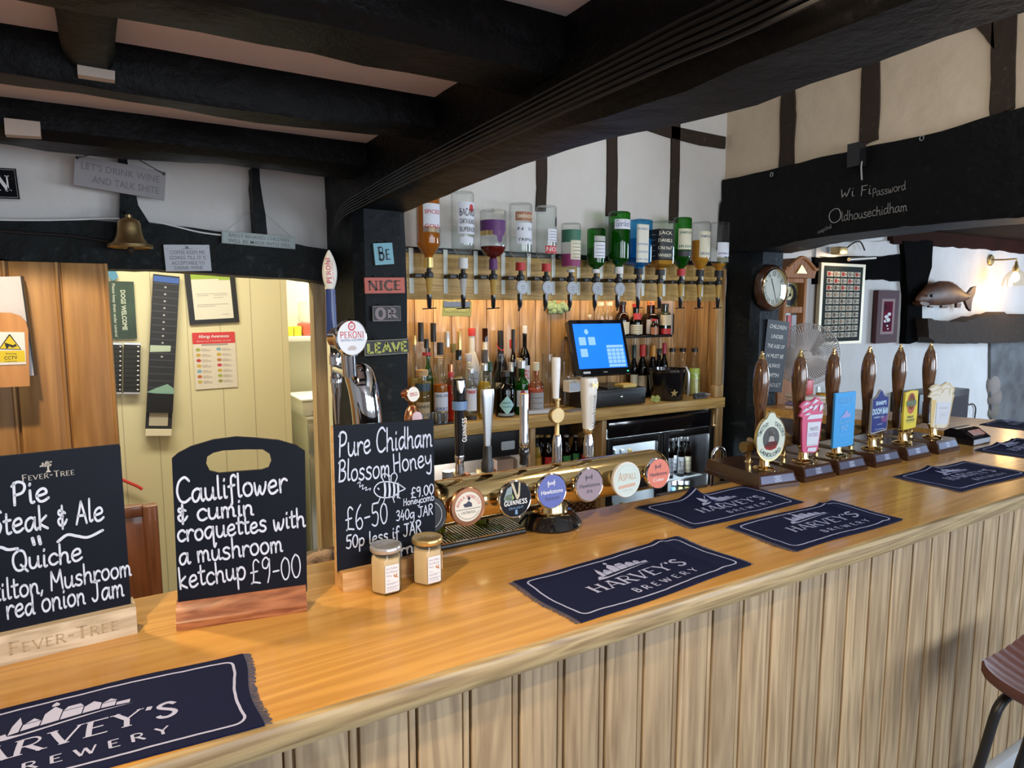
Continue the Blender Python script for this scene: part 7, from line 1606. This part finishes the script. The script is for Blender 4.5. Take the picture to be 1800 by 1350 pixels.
for x0_, x1_, lb in ((a.x, xm-.002, 'yellow box on the white pantry shelf, left of two'), (xm+.002, b_.x, 'yellow box on the white pantry shelf, beside the red tub')):
    tag(MB().box(x0_, x1_, YP+.03, YP+.12, zsh+.001, tz, .003).build('yellow_box', plain('box_yellow', (.72, .66, .05), .5)), lb, 'box', 'yellow boxes on the pantry shelf')
YR_ = 4.3
a, b_, zt_ = at(508, 735, 1, YR_), at(577, 738, 1, YR_), at(545, 738, 1, YR_).z
xl, xr = a.x+.16, b_.x+.3
t = thing('steel_fridge', 'tall steel-fronted fridge in the pantry', 'fridge', ((xl+xr)/2, 4.55, 0)); 
xl = at(541, 745, 1, YR_).x; 
MB().box(xl, 1.94, YR_+.02, 4.88, .06, zt_, .004).build('cabinet', plain('fridge_white', (.62, .62, .54), .35), t)
zc_ = at(555, 803, 1, YR_).z
MB().box(xl+.005, 1.93, YR_, YR_+.019, zc_+.02, zt_-.03, .003).build('upper_door', M['steel'], t); MB().box(xl+.005, 1.93, YR_, YR_+.019, .08, zc_-.01, .003).build('lower_door', M['steel'], t); MB().box(xl-.004, 1.94, YR_-.006, 4.88, zt_+.001, zt_+.02, .003).build('worktop', M['white'], t)
zt2 = at(545, 705, 1, YR_).z
t = thing('plastic_tray', 'deep white plastic tray on top of the steel fridge', 'tray', ((xl+1.9)/2, 4.5, zt_+.021))
MB().box(xl-.03, 1.90, YR_-.0, 4.7, zt_+.0215, zt2, .02).build('body', plain('tray_white', (.70, .70, .68), .4), t); MB().box(xl-.04, 1.91, YR_-.01, 4.71, zt2+.0005, zt2+.014, .004).build('rim', M['white'], t); MB().box(xl+.03, xl+.09, YR_-.006, YR_-.0005, zt_+.03, zt_+.06).build('grip', M['grey'], t)
# bar cloth behind the honey board
p = at(566, 975, 1, 1.62)
nb = MB(); rn = random.Random(7); vs = []; n1, n2 = 30, 16
for j in range(n2+1):
    for i in range(n1):
        th_ = 2*PI*i/n1; ph = PI*j/n2; d = Vector((math.sin(ph)*math.cos(th_), math.sin(ph)*math.sin(th_), math.cos(ph)))
        k = 1+.42*noise.noise(d*2.3+Vector((4, 1, 2)))+.16*noise.noise(d*6)
        vs.append(Vector((p.x+d.x*.060*k, 1.62+d.y*.055*k, max(1.001, 1.035+d.z*.052*k))))
tag(nb.add(vs, [(j*n1+i, j*n1+(i+1) % n1, (j+1)*n1+(i+1) % n1, (j+1)*n1+i) for j in range(n2) for i in range(n1)]).build('bar_cloth', plain('beige_cloth', (.50, .37, .28), .9, bump=(150, .5)), ang=80), 'crumpled beige bar cloth behind the counter, left of the honey board', 'cloth')
tag(MB().box(.36, .68, 1.545, 1.90, .96, 1.0, .004).build('work_ledge', M['dark_wood']), 'dark working ledge below the back edge of the counter at the left', 'ledge')

# ------------------------------------------------------------------ words on the post
YQ = 2.138
f = FY(YQ)
def word(name, pts, m, ink, text, bold, label, lift=0.0, frame=None):
    t, g, W_, H_, b = flat_sign(name, pts, YQ, m, label, 'sign', .008, 'painted word plaques on the black post')
    mb = MB()
    for ch, x, y, w_, h_ in text: mb.geo(middle(ch, (W_*x, H_*y), W_*w_, H_*h_, 10), g, .001)
    mb.build('lettering', ink, t, fix=False)
    if frame:
        e = MB().geo(ribbon([(.0015,.0015),(W_-.0015,.0015),(W_-.0015,H_-.0015),(.0015,H_-.0015),(.0015,.0015)], .003, 0), g, .0012); e.build('border', frame, t, fix=False)
    n_ = MB()
    for x in (.25, .75): n_.ball(g(W_*x, H_+.004, -.002), .003)
    n_.build('hooks', M['black'], t); return t
bk = plain('plaque_black', (.012, .012, .014), .5)
word('word_plaque', [(655,428),(690,428),(693,464),(660,466)], plain('plaque_sky', (.20, .44, .55), .6), plain('plaque_ink', (.02, .03, .05), .6), [(roman('B', 1.9, 1, .7), .36, .22, .34, .60), (roman('E', 1.9, 1, .7), .70, .22, .26, .48)], 1, 'sky blue plaque reading BE, topmost on the black post')
word('word_plaque', [(641,488),(711,487),(712,515),(642,516)], plain('plaque_coral', (.52, .13, .10), .6), plain('plaque_brown_ink', (.07, .04, .035), .6), [(roman('NICE', 2.0, 1, .8), .48, .20, .84, .60)], 1, 'coral red plaque reading NICE, second on the black post')
word('word_plaque', [(653,538),(704,538),(705,564),(655,565)], bk, plain('plaque_mauve', (.26, .22, .24), .6), [(roman('O', 2.8, 1.6, .6), .28, .17, .38, .66), (roman('R', 2.6, 1.6, .6), .71, .17, .40, .66)], 1, 'black plaque with mauve letters reading OR', frame=plain('plaque_mauve_edge', (.20, .18, .19), .6))
word('word_plaque', [(640,599),(718,595),(719,621),(641,626)], bk, plain('plaque_lime', (.46, .50, .12), .6), [(roman('LEAVE', 2.6, 2.2, 0), .51, .18, .90, .62)], 1, 'black plaque with lime letters reading LEAVE, lowest on the post', frame=plain('plaque_grey_edge', (.22, .22, .18), .6))

# ------------------------------------------------------------------ cables clipped along the big beam
px_ = [(588,388),(604,360),(640,338),(700,303),(800,250),(900,197),(1000,143),(1100,92),(1190,46),(1330,-28),(1900,-330)]
for k in range(6):
    pts = []
    for i, (u, v) in enumerate(px_):
        p = at(u, v, 0, .680); p.z += noise.noise(Vector((i*1.7, .3, 0)))*.004+.004-k*(.0078+.0003*i); pts.append(p)
    pts = [q_ for q_ in pts if q_.y > -.6]
    tag(MB().tube(cat(pts, 5), .0032, 6).build('cable', M['black']), 'black cable clipped in a bundle along the side of the main ceiling beam', 'cable', 'cables along the main beam')

# ------------------------------------------------------------------ right-hand beam: chalked note, hooks, sensor
pb2 = bpy.data.objects['trim_partition_beam']
f = FX(XW-.0585); mb = MB()
for s, a_, h_, sd, wd_ in (('Wi Fi', (1478,348,1532,341), 17, 31, .8), ('Password', (1534,346,1593,333), 15, 32, .8), ('O', (1458,394,1480,388), 24, 33, .7), ('ldhousechidham', (1480,389,1595,370), 17, 34, .9), ('capital', (1438,411,1463,400), 7, 35, 1.1)):
    mb.geo(pxline(f, hand(s, wd=wd_, seed=sd), *a_, h_), f, .0015)
mb.build('chalk_writing', plain('beam_chalk', (.34, .33, .31), .9), pb2, fix=False)
for u, v in ((1357,307),(1621,243)):
    p = at(u, v, 0, XW-.045); r_ = MB(); r_.tube([p+Vector((-.004, .009*math.cos(a*PI/6), .011*math.sin(a*PI/6))) for a in range(13)], .002, 6).cyl(p+Vector((.012,0,.011)), p+Vector((-.004,0,.011)), .003, n=8)
    tag(r_.build('screw_eye', M['steel']), 'steel screw eye in the partition plate, %s' % ('nearer the recess corner' if u < 1500 else 'right of the black sensor box'), 'hook', 'screw eyes in the plate')
f = FX(XW-.04); P = [f.px(*p) for p in [(1500,256),(1522,251),(1521,292),(1499,297)]]
t = thing('sensor_box', 'small black sensor box on the partition plate under the middle stud', 'sensor', f(P[3][0], P[3][1])); MB().prism(P, f, -.004, .05).build('case', M['black'], t); p = f(*f.px(1521, 285), .03); MB().tube([p, p+Vector((-.01, -.005, -.03)), p+Vector((0, -.006, -.09))], .004, 8).build('lead', M['grey'], t)

# ------------------------------------------------------------------ on the right-hand post
c = at(1362, 506, 1, 2.635); pm_ = pxm(c)
c.y = 2.672; R = 41/pm_
t = thing('wall_clock', 'round wall clock with a dark wooden rim on the right-hand black post', 'clock', c)
MB().lathe([(0, .0), (R, 0), (R, .014), (R*.96, .030), (R*.88, .040), (R*.80, .036), (R*.80, .026), (0, .026)], n=56, axis='y').build('case', M['mahogany'], t, world=False)
MB().lathe([(R*.80, .030), (R*.815, .042), (R*.79, .046), (R*.77, .040), (R*.77, .028)], n=56, axis='y').build('bezel', M['brass'], t, world=False)
fd = Frame((0, -.0275, 0), (1,0,0), (0,0,1)); MB().geo(poly(ellipse(0,0,R*.78,R*.78,48)), fd, 0).build('dial', plain('clock_dial', (.66, .66, .58), .4), t, world=False, fix=False)
mb = MB()
rom = ['XII','I','II','III','IV','V','VI','VII','VIII','IX','X','XI']
for k in range(12):
    a = PI/2-2*PI*k/12; cx, cy = R*.60*math.cos(a), R*.60*math.sin(a); up_ = Vector((math.cos(a), math.sin(a))); rt_ = Vector((up_.y, -up_.x))
    gm = roman(rom[k], 1.6, .8, .5); x0, x1, _, _ = bounds(gm); s_ = R*.020
    mb.geo(([(cx+rt_.x*(q_[0]-(x0+x1)/2)*s_*.7+up_.x*(q_[1]-5)*s_, cy+rt_.y*(q_[0]-(x0+x1)/2)*s_*.7+up_.y*(q_[1]-5)*s_) for q_ in gm[0]], gm[1]), fd, .0006)
for k in range(60): a = 2*PI*k/60; mb.geo(ribbon([(R*.73*math.cos(a), R*.73*math.sin(a)), (R*.76*math.cos(a), R*.76*math.sin(a))], R*.008, 0), fd, .0006)
mb.build('numerals', M['ink'], t, world=False, fix=False)
for nm, a, L_h, w_ in (('hour_hand', math.radians(112), .42, .045), ('minute_hand', math.radians(-70), .66, .03)):
    MB().geo(ribbon([(-R*.1*math.cos(a), -R*.1*math.sin(a)), (R*L_h*math.cos(a), R*L_h*math.sin(a))], R*w_, 1), fd, .0012 if L_h < .5 else .0018).build(nm, M['ink'], t, world=False, fix=False)
MB().lathe([(R*.77, .0445), (R*.5, .054), (0, .059)], n=40, axis='y').build('glass', glass('clock_glass', (.97, .98, .97), refl=.5), t, world=False)
t, g, W_, H_, b = flat_sign('children_sign', [(1336,559),(1376,560),(1374,690),(1336,688)], 2.672, plain('sign_charcoal', (.028, .03, .033), .5), 'tall black notice about children with white slanted lettering, under the wall clock', 'sign', .006)
swi = plain('sign_white_ink', (.62, .62, .60), .6)
for k, s in enumerate(('CHILDREN', 'UNDER', 'THE AGE OF', '14 MUST BE', 'ALWAYS', 'WITH', 'AN ADULT')):
    mb = MB(); q_ = print_(s, .25); q_ = ([(a+b_*.22, b_) for a, b_ in q_[0]], q_[1]); mb.geo(middle(q_, (W_*.5, H_*(.885-.135*k)), W_*(.80 if len(s) > 7 else .55), H_*.055, 7.3), g, .001)
    mb.build('lettering', swi, t, fix=False)

# ------------------------------------------------------------------ the far room
YL = 3.02
a, b_ = at(1379, 470, 1, YL), at(1424, 470, 1, YL); xc = (a.x+b_.x)/2; hw_ = (b_.x-a.x)/2
zt_, z1_ = at(1400, 453, 1, YL).z, at(1400, 486, 1, YL).z
t = thing('longcase_clock', 'tall wooden longcase clock with an arched top behind the round wall clock', 'clock', (xc, YL+.12, 0))
cw = wood('clock_case_wood', (.30, .10, .028), (.50, .20, .055), 'z', .65, 0, 10)
MB().box(xc-hw_*.80, xc+hw_*.80, YL+.03, YL+.25, .0, 1.35, .006).box(xc-hw_*1.05, xc+hw_*1.05, YL, YL+.26, .0, .45, .006).build('trunk', cw, t)
zd0, zd1, zw0 = at(1400, 539, 1, YL).z, at(1400, 497, 1, YL).z, at(1400, 580, 1, YL).z
fr_ = MB(); fr_.box(xc-hw_*.92, xc-hw_*.70, YL, YL+.24, 1.351, z1_-.01, .004).box(xc+hw_*.62, xc+hw_*.86, YL, YL+.24, 1.351, z1_-.01, .004).box(xc-hw_*.70, xc+hw_*.62, YL+.004, YL+.05, zd0-.045, zd0, .004).box(xc-hw_*.70, xc+hw_*.62, YL+.004, YL+.05, zd1, z1_-.011, .004)
fr_.build('hood_frame', cw, t)
FL_ = FY(YL-.03); ped = []
for k in range(25):
    s = -1+2*k/24; zz = z1_+(zt_-z1_)*(.30+.70*max(0, math.cos(s*PI/2))**1.4*(1 if abs(s) < .8 else .6)+.12*abs(s)**6); ped.append((xc+hw_*1.25*s, zz))
MB().prism([(xc-hw_*1.1, z1_-.01), (xc+hw_*1.1, z1_-.01)]+ped[::-1], FL_, -.26, 0).build('pediment', cw, t)
MB().tube([FL_(x, z, .004) for x, z in ped], .012, 8).build('crown_moulding', cw, t)
MB().prism([(xc-hw_*.4, z1_+.02), (xc+hw_*.4, z1_+.02), (xc+hw_*.15, z1_+(zt_-z1_)*.45), (xc-hw_*.05, z1_+(zt_-z1_)*.62), (xc-hw_*.2, z1_+(zt_-z1_)*.4)], FL_, 0, .008).build('brass_mount', M['gold'], t)
MB().box(xc-hw_*.70, xc+hw_*.62, YL+.05, YL+.06, zd0, zd1).build('dial', plain('clock_gilt_dial', (.52, .44, .16), .35, .4, var=(22, (.08, .07, .03))), t)
cz = (zd0+zd1)/2; fq = FY(YL+.0495); MB().geo(poly(ellipse(xc, cz, hw_*.52, hw_*.55, 32)), fq, .0005).build('chapter_ring', M['ink'], t, fix=False); MB().geo(poly(ellipse(xc-.01, cz+.01, hw_*.30, hw_*.34, 28)), fq, .001).build('dial_centre', plain('dial_cream', (.70, .58, .22), .4), t, fix=False); MB().geo(poly(ellipse(xc, cz, hw_*.09, hw_*.09, 16)), fq, .0015).geo(ribbon([(xc, cz), (xc-hw_*.3, cz-hw_*.2)], .008), fq, .0015).geo(ribbon([(xc, cz), (xc+hw_*.1, cz+hw_*.42)], .006), fq, .0015).build('hands', M['ink'], t, fix=False)
MB().box(xc-hw_*.70, xc+hw_*.62, YL+.05, YL+.06, 1.352, zd0-.046).build('lower_window', plain('clock_window', (.16, .14, .12), .2), t)
zz = zd0-.05; MB().box(xc-hw_*.15, xc+hw_*.15, YL+.044, YL+.0495, 1.36, zz-.01).build('red_card', M['red'], t); MB().box(xc+hw_*.18, xc+hw_*.55, YL+.044, YL+.0495, 1.36, zz-.01).build('white_card', M['label'], t)
# framed stamp cards
t, g, W_, H_, b = flat_sign('framed_stamps', [(1438,461),(1522,461),(1514,603),(1437,607)], 3.245, plain('pale_gilt_frame', (.52, .42, .26), .4, .2), 'large pale-framed display of small printed cards on the far wall', 'picture', .03)
MB().geo(poly([(W_*.06, H_*.035), (W_*.94, H_*.035), (W_*.94, H_*.965), (W_*.06, H_*.965)]), g, .001).build('mount', plain('mount_dark_green', (.035, .045, .042), .8, spec=.05), t, fix=False)
c1, c2 = MB(), MB(); rn = random.Random(4); cols_ = {}
for r_ in range(10):
    for k in range(5):
        x0_, y0_ = W_*(.125+.155*k), H_*(.085+.0835*r_); cw_, ch_ = W_*.135, H_*.062
        c1.geo(poly([(x0_, y0_), (x0_+cw_, y0_), (x0_+cw_, y0_+ch_), (x0_, y0_+ch_)]), g, .002)
        key = 2 if r_ >= 7 and (k+r_) % 2 else rn.choice([0, 1, 3, 3]); m_ = cols_.setdefault(key, MB())
        m_.geo(poly([(x0_+cw_*.12, y0_+ch_*.15), (x0_+cw_*.55, y0_+ch_*.15), (x0_+cw_*.55, y0_+ch_*.88), (x0_+cw_*.12, y0_+ch_*.88)]), g, .0026); m_.geo(ribbon([(x0_+cw_*.66, y0_+ch_*.5), (x0_+cw_*.9, y0_+ch_*.5)], ch_*.3, 0), g, .0026)
PC = [(.16, .12, .10), (.34, .24, .16), (.45, .06, .05), (.22, .20, .18)]
MB().multi('cards', [(c1, plain('card_cream', (.64, .58, .46), .8, spec=.05))]+[(m_, plain('card_picture_%d' % key, PC[key], .8, spec=.05)) for key, m_ in cols_.items()], t)
# picture light
p = at(1477, 441, 1, 3.19)
t = thing('picture_light', 'small brass picture light above the display of printed cards', 'lamp', (p.x, 3.22, p.z)); MB().box(p.x-.05, p.x+.05, 3.16, 3.24, p.z-.025, p.z+.03, .006).build('box', M['brass_dull'], t)
q0, q1 = at(1492, 456, 1, 3.18), at(1538, 453, 1, 3.18); MB().cyl(q0, q1, .014, n=14).build('tube_shade', plain('grey_tube', (.34, .31, .28), .4, .6), t); w0, w1 = at(1483, 441, 1, 3.23), at(1512, 425, 1, 3.235); MB().tube(cat([w0, (w0+w1)/2+Vector((0,0,.02)), w1, at(1520, 440, 1, 3.235)], 6), .006, 6).build('flex', M['brown_beam'], t)
point('picture_light_lamp', (p.x, 3.15, p.z-.035), 1.6, (1.0, .74, .42), .02)
# small picture
t, g, W_, H_, b = flat_sign('framed_picture', [(1544,510),(1583,510),(1576,602),(1539,604)], 3.25, plain('plum_brown_frame', (.085, .034, .038), .6, spec=.15), 'narrow dark-framed picture of flowers beside the black upright on the far wall', 'picture', .035)
MB().geo(poly([(W_*.18, H_*.17), (W_*.80, H_*.17), (W_*.80, H_*.84), (W_*.18, H_*.84)]), g, .001).build('mount', plain('mount_mauve', (.36, .26, .26), .8, spec=.05), t, fix=False)
MB().geo(poly([(W_*.28, H_*.22), (W_*.70, H_*.22), (W_*.70, H_*.79), (W_*.28, H_*.79)]), g, .002).build('print', plain('picture_wine', (.06, .01, .02), .8, var=(9, (.20, .015, .04)), spec=.05), t, fix=False)
fl = MB()
for x, y, r_ in ((.42,.50,.06),(.55,.55,.055),(.50,.44,.07),(.38,.42,.05),(.48,.33,.03),(.52,.27,.025)): fl.geo(poly(ellipse(W_*x, H_*y, W_*r_*1.6, H_*r_*.6, 9)), g, .003)
fl.build('painted_flowers', plain('picture_white', (.55, .52, .52), .5), t, fix=False)
# carved fish
FQ = FY(3.16); S_ = [(1616,526,3),(1620,525,8),(1628,522,14),(1640,519,20),(1655,517,23),(1668,517,23),(1680,518,20),(1690,520,15),(1698,522,10),(1705,522,7),(1709,521,6)]
t = None; pts = [(FQ.px(u, v), hw) for u, v, hw in S_]; cq = FQ(*pts[4][0])
t = thing('carved_fish', 'carved brown wooden fish hung on the white wall above the fireplace beam', 'carving', cq)
vs = []; n = 20
for (x, z), hw in pts:
    k = hw/pxm(FQ(x, z))
    for j in range(n): a_ = 2*PI*j/n; vs.append(Vector((x, 3.19+k*.55*math.sin(a_), z+k*math.cos(a_)*(1.0 if math.cos(a_) > 0 else .85))))
m_ = len(pts); mb = MB().add(vs, [(i*n+j, i*n+(j+1) % n, (i+1)*n+(j+1) % n, (i+1)*n+j) for i in range(m_-1) for j in range(n)]+[tuple(range(n-1, -1, -1)), tuple(range((m_-1)*n, m_*n))])
fishm = plain('fish_brown', (.075, .028, .014), .5, var=(9, (.17, .07, .03)), spec=.3)
mb.build('body', fishm, t, ang=70)
def fin(name, pp, d0=-.012, d1=.012): MB().prism([FQ.px(*p_) for p_ in pp], Frame((0, 3.19, 0), (1,0,0), (0,0,1)), d0, d1).build(name, fishm, t)
fin('tail', [(1703,517),(1708,513),(1714,505),(1720,503),(1718,516),(1714,524),(1712,534),(1711,547),(1706,542),(1702,532),(1700,527)]); fin('dorsal_fin', [(1656,500),(1662,494),(1672,494),(1680,496),(1679,504),(1672,502)]); fin('belly_fin', [(1638,537),(1646,538),(1644,541),(1638,540)]); fin('belly_fin', [(1660,537),(1672,537),(1668,542),(1660,541)]); fin('belly_fin', [(1686,533),(1694,533),(1692,541),(1686,541)])
MB().prism([FQ.px(*p_) for p_ in [(1618,530),(1628,531),(1634,534),(1628,538),(1620,536),(1616,533)]], Frame((0, 3.19, 0), (1,0,0), (0,0,1)), -.035, .035).build('lower_jaw', fishm, t); p = FQ(*FQ.px(1630, 520), .0); MB().ball((p.x, 3.125, p.z), .014).build('eye', M['black_gloss'], t)
# wall lamp with its glass shade
p = at(1746, 457, 1, 3.27); q_ = at(1787, 458, 1, 3.08)
t = thing('wall_lamp', 'lit brass wall lamp with a clear glass bell shade, at the right', 'lamp', p)
MB().lathe([(0, 0), (.055, 0), (.055, .008), (.045, .018), (0, .022)], (p.x, 3.297, p.z), 28, 'y').build('back_plate', M['brass_dull'], t)
MB().tube([(p.x, 3.27, p.z), (p.x+.05, 3.2, p.z), (q_.x, 3.08, p.z), (q_.x, 3.08, p.z-.04)], .008, 8).build('arm', M['brass_dull'], t)
zq = q_.z-.05; MB().lathe([(0, -.05), (.026, -.05), (.028, -.02), (.016, .01), (.012, .04), (0, .045)], (q_.x, 3.08, zq), 20).build('lamp_holder', M['brass_dull'], t)
MB().lathe([(.105, -.19), (.102, -.17), (.092, -.12), (.070, -.075), (.04, -.045), (.026, -.035)], (q_.x, 3.08, zq), 36).build('glass_shade', glass('lamp_glass', (.99, .93, .82), (.9, .7, .45), .35), t)
MB().lathe([(0, -.155), (.018, -.150), (.032, -.130), (.036, -.110), (.030, -.085), (.016, -.06), (0, -.055)], (q_.x, 3.08, zq), 24).build('bulb', glow('lit_bulb', (1.0, .70, .30), 14.0), t)
point('wall_lamp_glow', (q_.x, 3.0, zq-.21), 8.0, (1.0, .58, .22), .05)
# pedestal fan
c = at(1417, 623, 1, 2.72); R = 54/pxm(c); t = thing('pedestal_fan', 'white pedestal fan with a round wire cage in the far room', 'fan', (c.x, c.y, 0)); 
tocam = (Vector((CAM.x, CAM.y, 0))-Vector((c.x, c.y, 0))).normalized(); e1 = Vector((-tocam.y, tocam.x, 0)); e1 = e1 if e1.x > 0 else -e1; FN = Frame(c, e1, (0,0,1), tocam)
fw_ = plain('fan_white', (.74, .70, .68), .4)
def wheel(a_, b_, d): return FN(R*b_*math.cos(a_), R*b_*math.sin(a_), d)
for nm, s in (('front_grille', 1), ('rear_grille', -1)):
    gr = MB()
    for k in range(84): a_ = 2*PI*k/72; gr.tube([wheel(a_, .17, s*.075), wheel(a_+.05, .45, s*.075), wheel(a_+.10, .80, s*.055), wheel(a_+.12, 1.0, s*.008)], .0022, 4, caps=False)
    for b_, d in [(.17+.052*q, .075-.0028*q-.00018*q*q) for q in range(16)]+[(1.0, .008)]: gr.tube([wheel(2*PI*k/48, b_, s*d) for k in range(49)], (.0035 if b_ == 1 else .0016), 4, caps=False)
    gr.build(nm, fw_, t)
for k in range(3):
    a0 = math.radians(70+120*k); bl_ = []
    for i in range(9):
        for j in range(5):
            aa = a0+(-.62+1.24*j/4)*(.6+.4*math.sin(PI*i/8)); bb = .16+.68*i/8; bl_.append(FN(R*bb*math.cos(aa), R*bb*math.sin(aa), -.03+.06*j/4))
    MB().add(bl_, [(i*5+j, i*5+j+1, i*5+j+6, i*5+j+5) for i in range(8) for j in range(4)]).build('blade', plain('fan_blade_grey', (.62, .56, .54), .4), t)
MB().cyl(FN(0,0,-.06), FN(0,0,.05), R*.13, n=24).cyl(FN(0,0,.07), FN(0,0,.09), R*.17, R*.13, n=24).build('hub', fw_, t); MB().cyl(FN(0,0,-.2), FN(0,0,-.085), R*.26, R*.3, n=24).build('motor', fw_, t)
pb3 = FN(0, 0, -.13); MB().cyl((pb3.x, pb3.y, .03), (pb3.x, pb3.y, c.z-.02), .016, n=14).build('pole', fw_, t); MB().lathe([(0, 0), (.2, 0), (.2, .012), (.05, .035), (0, .035)], (pb3.x, pb3.y, 0), 32).build('base', fw_, t)
# things on the return of the counter
rn = random.Random(2); p = at(1374, 716, 2, ZT); xx, yy = p.x+.05, 2.45
for k, (c_, lb) in enumerate((((.64, .50, .44), 'lowest folded paper of the pile on the counter return'), ((.20, .18, .34), 'navy and white paper in the pile on the counter return'), ((.62, .54, .50), 'crumpled pale paper in the pile on the counter return'), ((.70, .66, .62), 'topmost white paper of the pile on the counter return'))):
    o = MB().box(-.07, .07, -.09, .09, 0, .020, .006).rot(Matrix.Translation((xx, yy, ZT+.001+.0215*k)) @ Matrix.Rotation(rn.uniform(-.3, .3), 4, 'Z')).build('folded_paper', plain('paper_%d' % k, c_, .7)); tag(o, lb, 'paper', 'papers piled on the counter return')
z0_ = ZT+.0885; o = MB().box(-.045, .045, -.04, .04, 0, .085, .003).rot(Matrix.Translation((xx+.01, yy+.02, z0_)) @ Matrix.Rotation(.2, 4, 'Z')).build('red_box', M['red']); tag(o, 'small red box on top of the pile of papers', 'box')
p = at(1443, 712, 1, 2.45); t = thing('beer_glass', 'glass with some amber beer on the counter return', 'glass', (p.x, 2.45, ZT+.0005))
MB().lathe([(0, 0), (.026, 0), (.028, .003), (.034, .12), (.032, .12), (.026, .006), (0, .006)], n=24).build('glass_body', C, t, world=False); MB().lathe([(0, .0065), (.0255, .0065), (.031, .085), (0, .085)], n=22).build('beer', liquid('beer_amber', (.75, .42, .06), .7), t, world=False)
# stove and its lead in the hearth
a, b_ = at(1617, 690, 1, 3.05), at(1705, 683, 1, 3.05)
t = thing('stove', 'black box stove low against the white chimney wall', 'stove', ((a.x+b_.x)/2, 3.16, 0)); zt_ = at(1705, 683, 1, 3.05).z
MB().box(a.x, b_.x, 3.05, 3.29, .12, zt_, .008).build('body', M['black'], t); MB().box(a.x+.06, b_.x-.05, 3.044, 3.0495, zt_-.30, zt_-.06).build('window', plain('stove_glass', (.05, .05, .06), .1), t)
for x in (a.x+.05, b_.x-.05): MB().box(x-.03, x+.03, 3.1, 3.25, .0005, .119).build('leg', M['black'], t)
f = FY(3.285); o = MB().tube(cat([f(*f.px(*p)) for p in [(1703,712),(1710,710),(1715,718),(1713,738),(1712,760)]], 5), .006, 6).build('lead', M['black']); tag(o, 'black lead curving down the white wall beside the stove', 'cable')
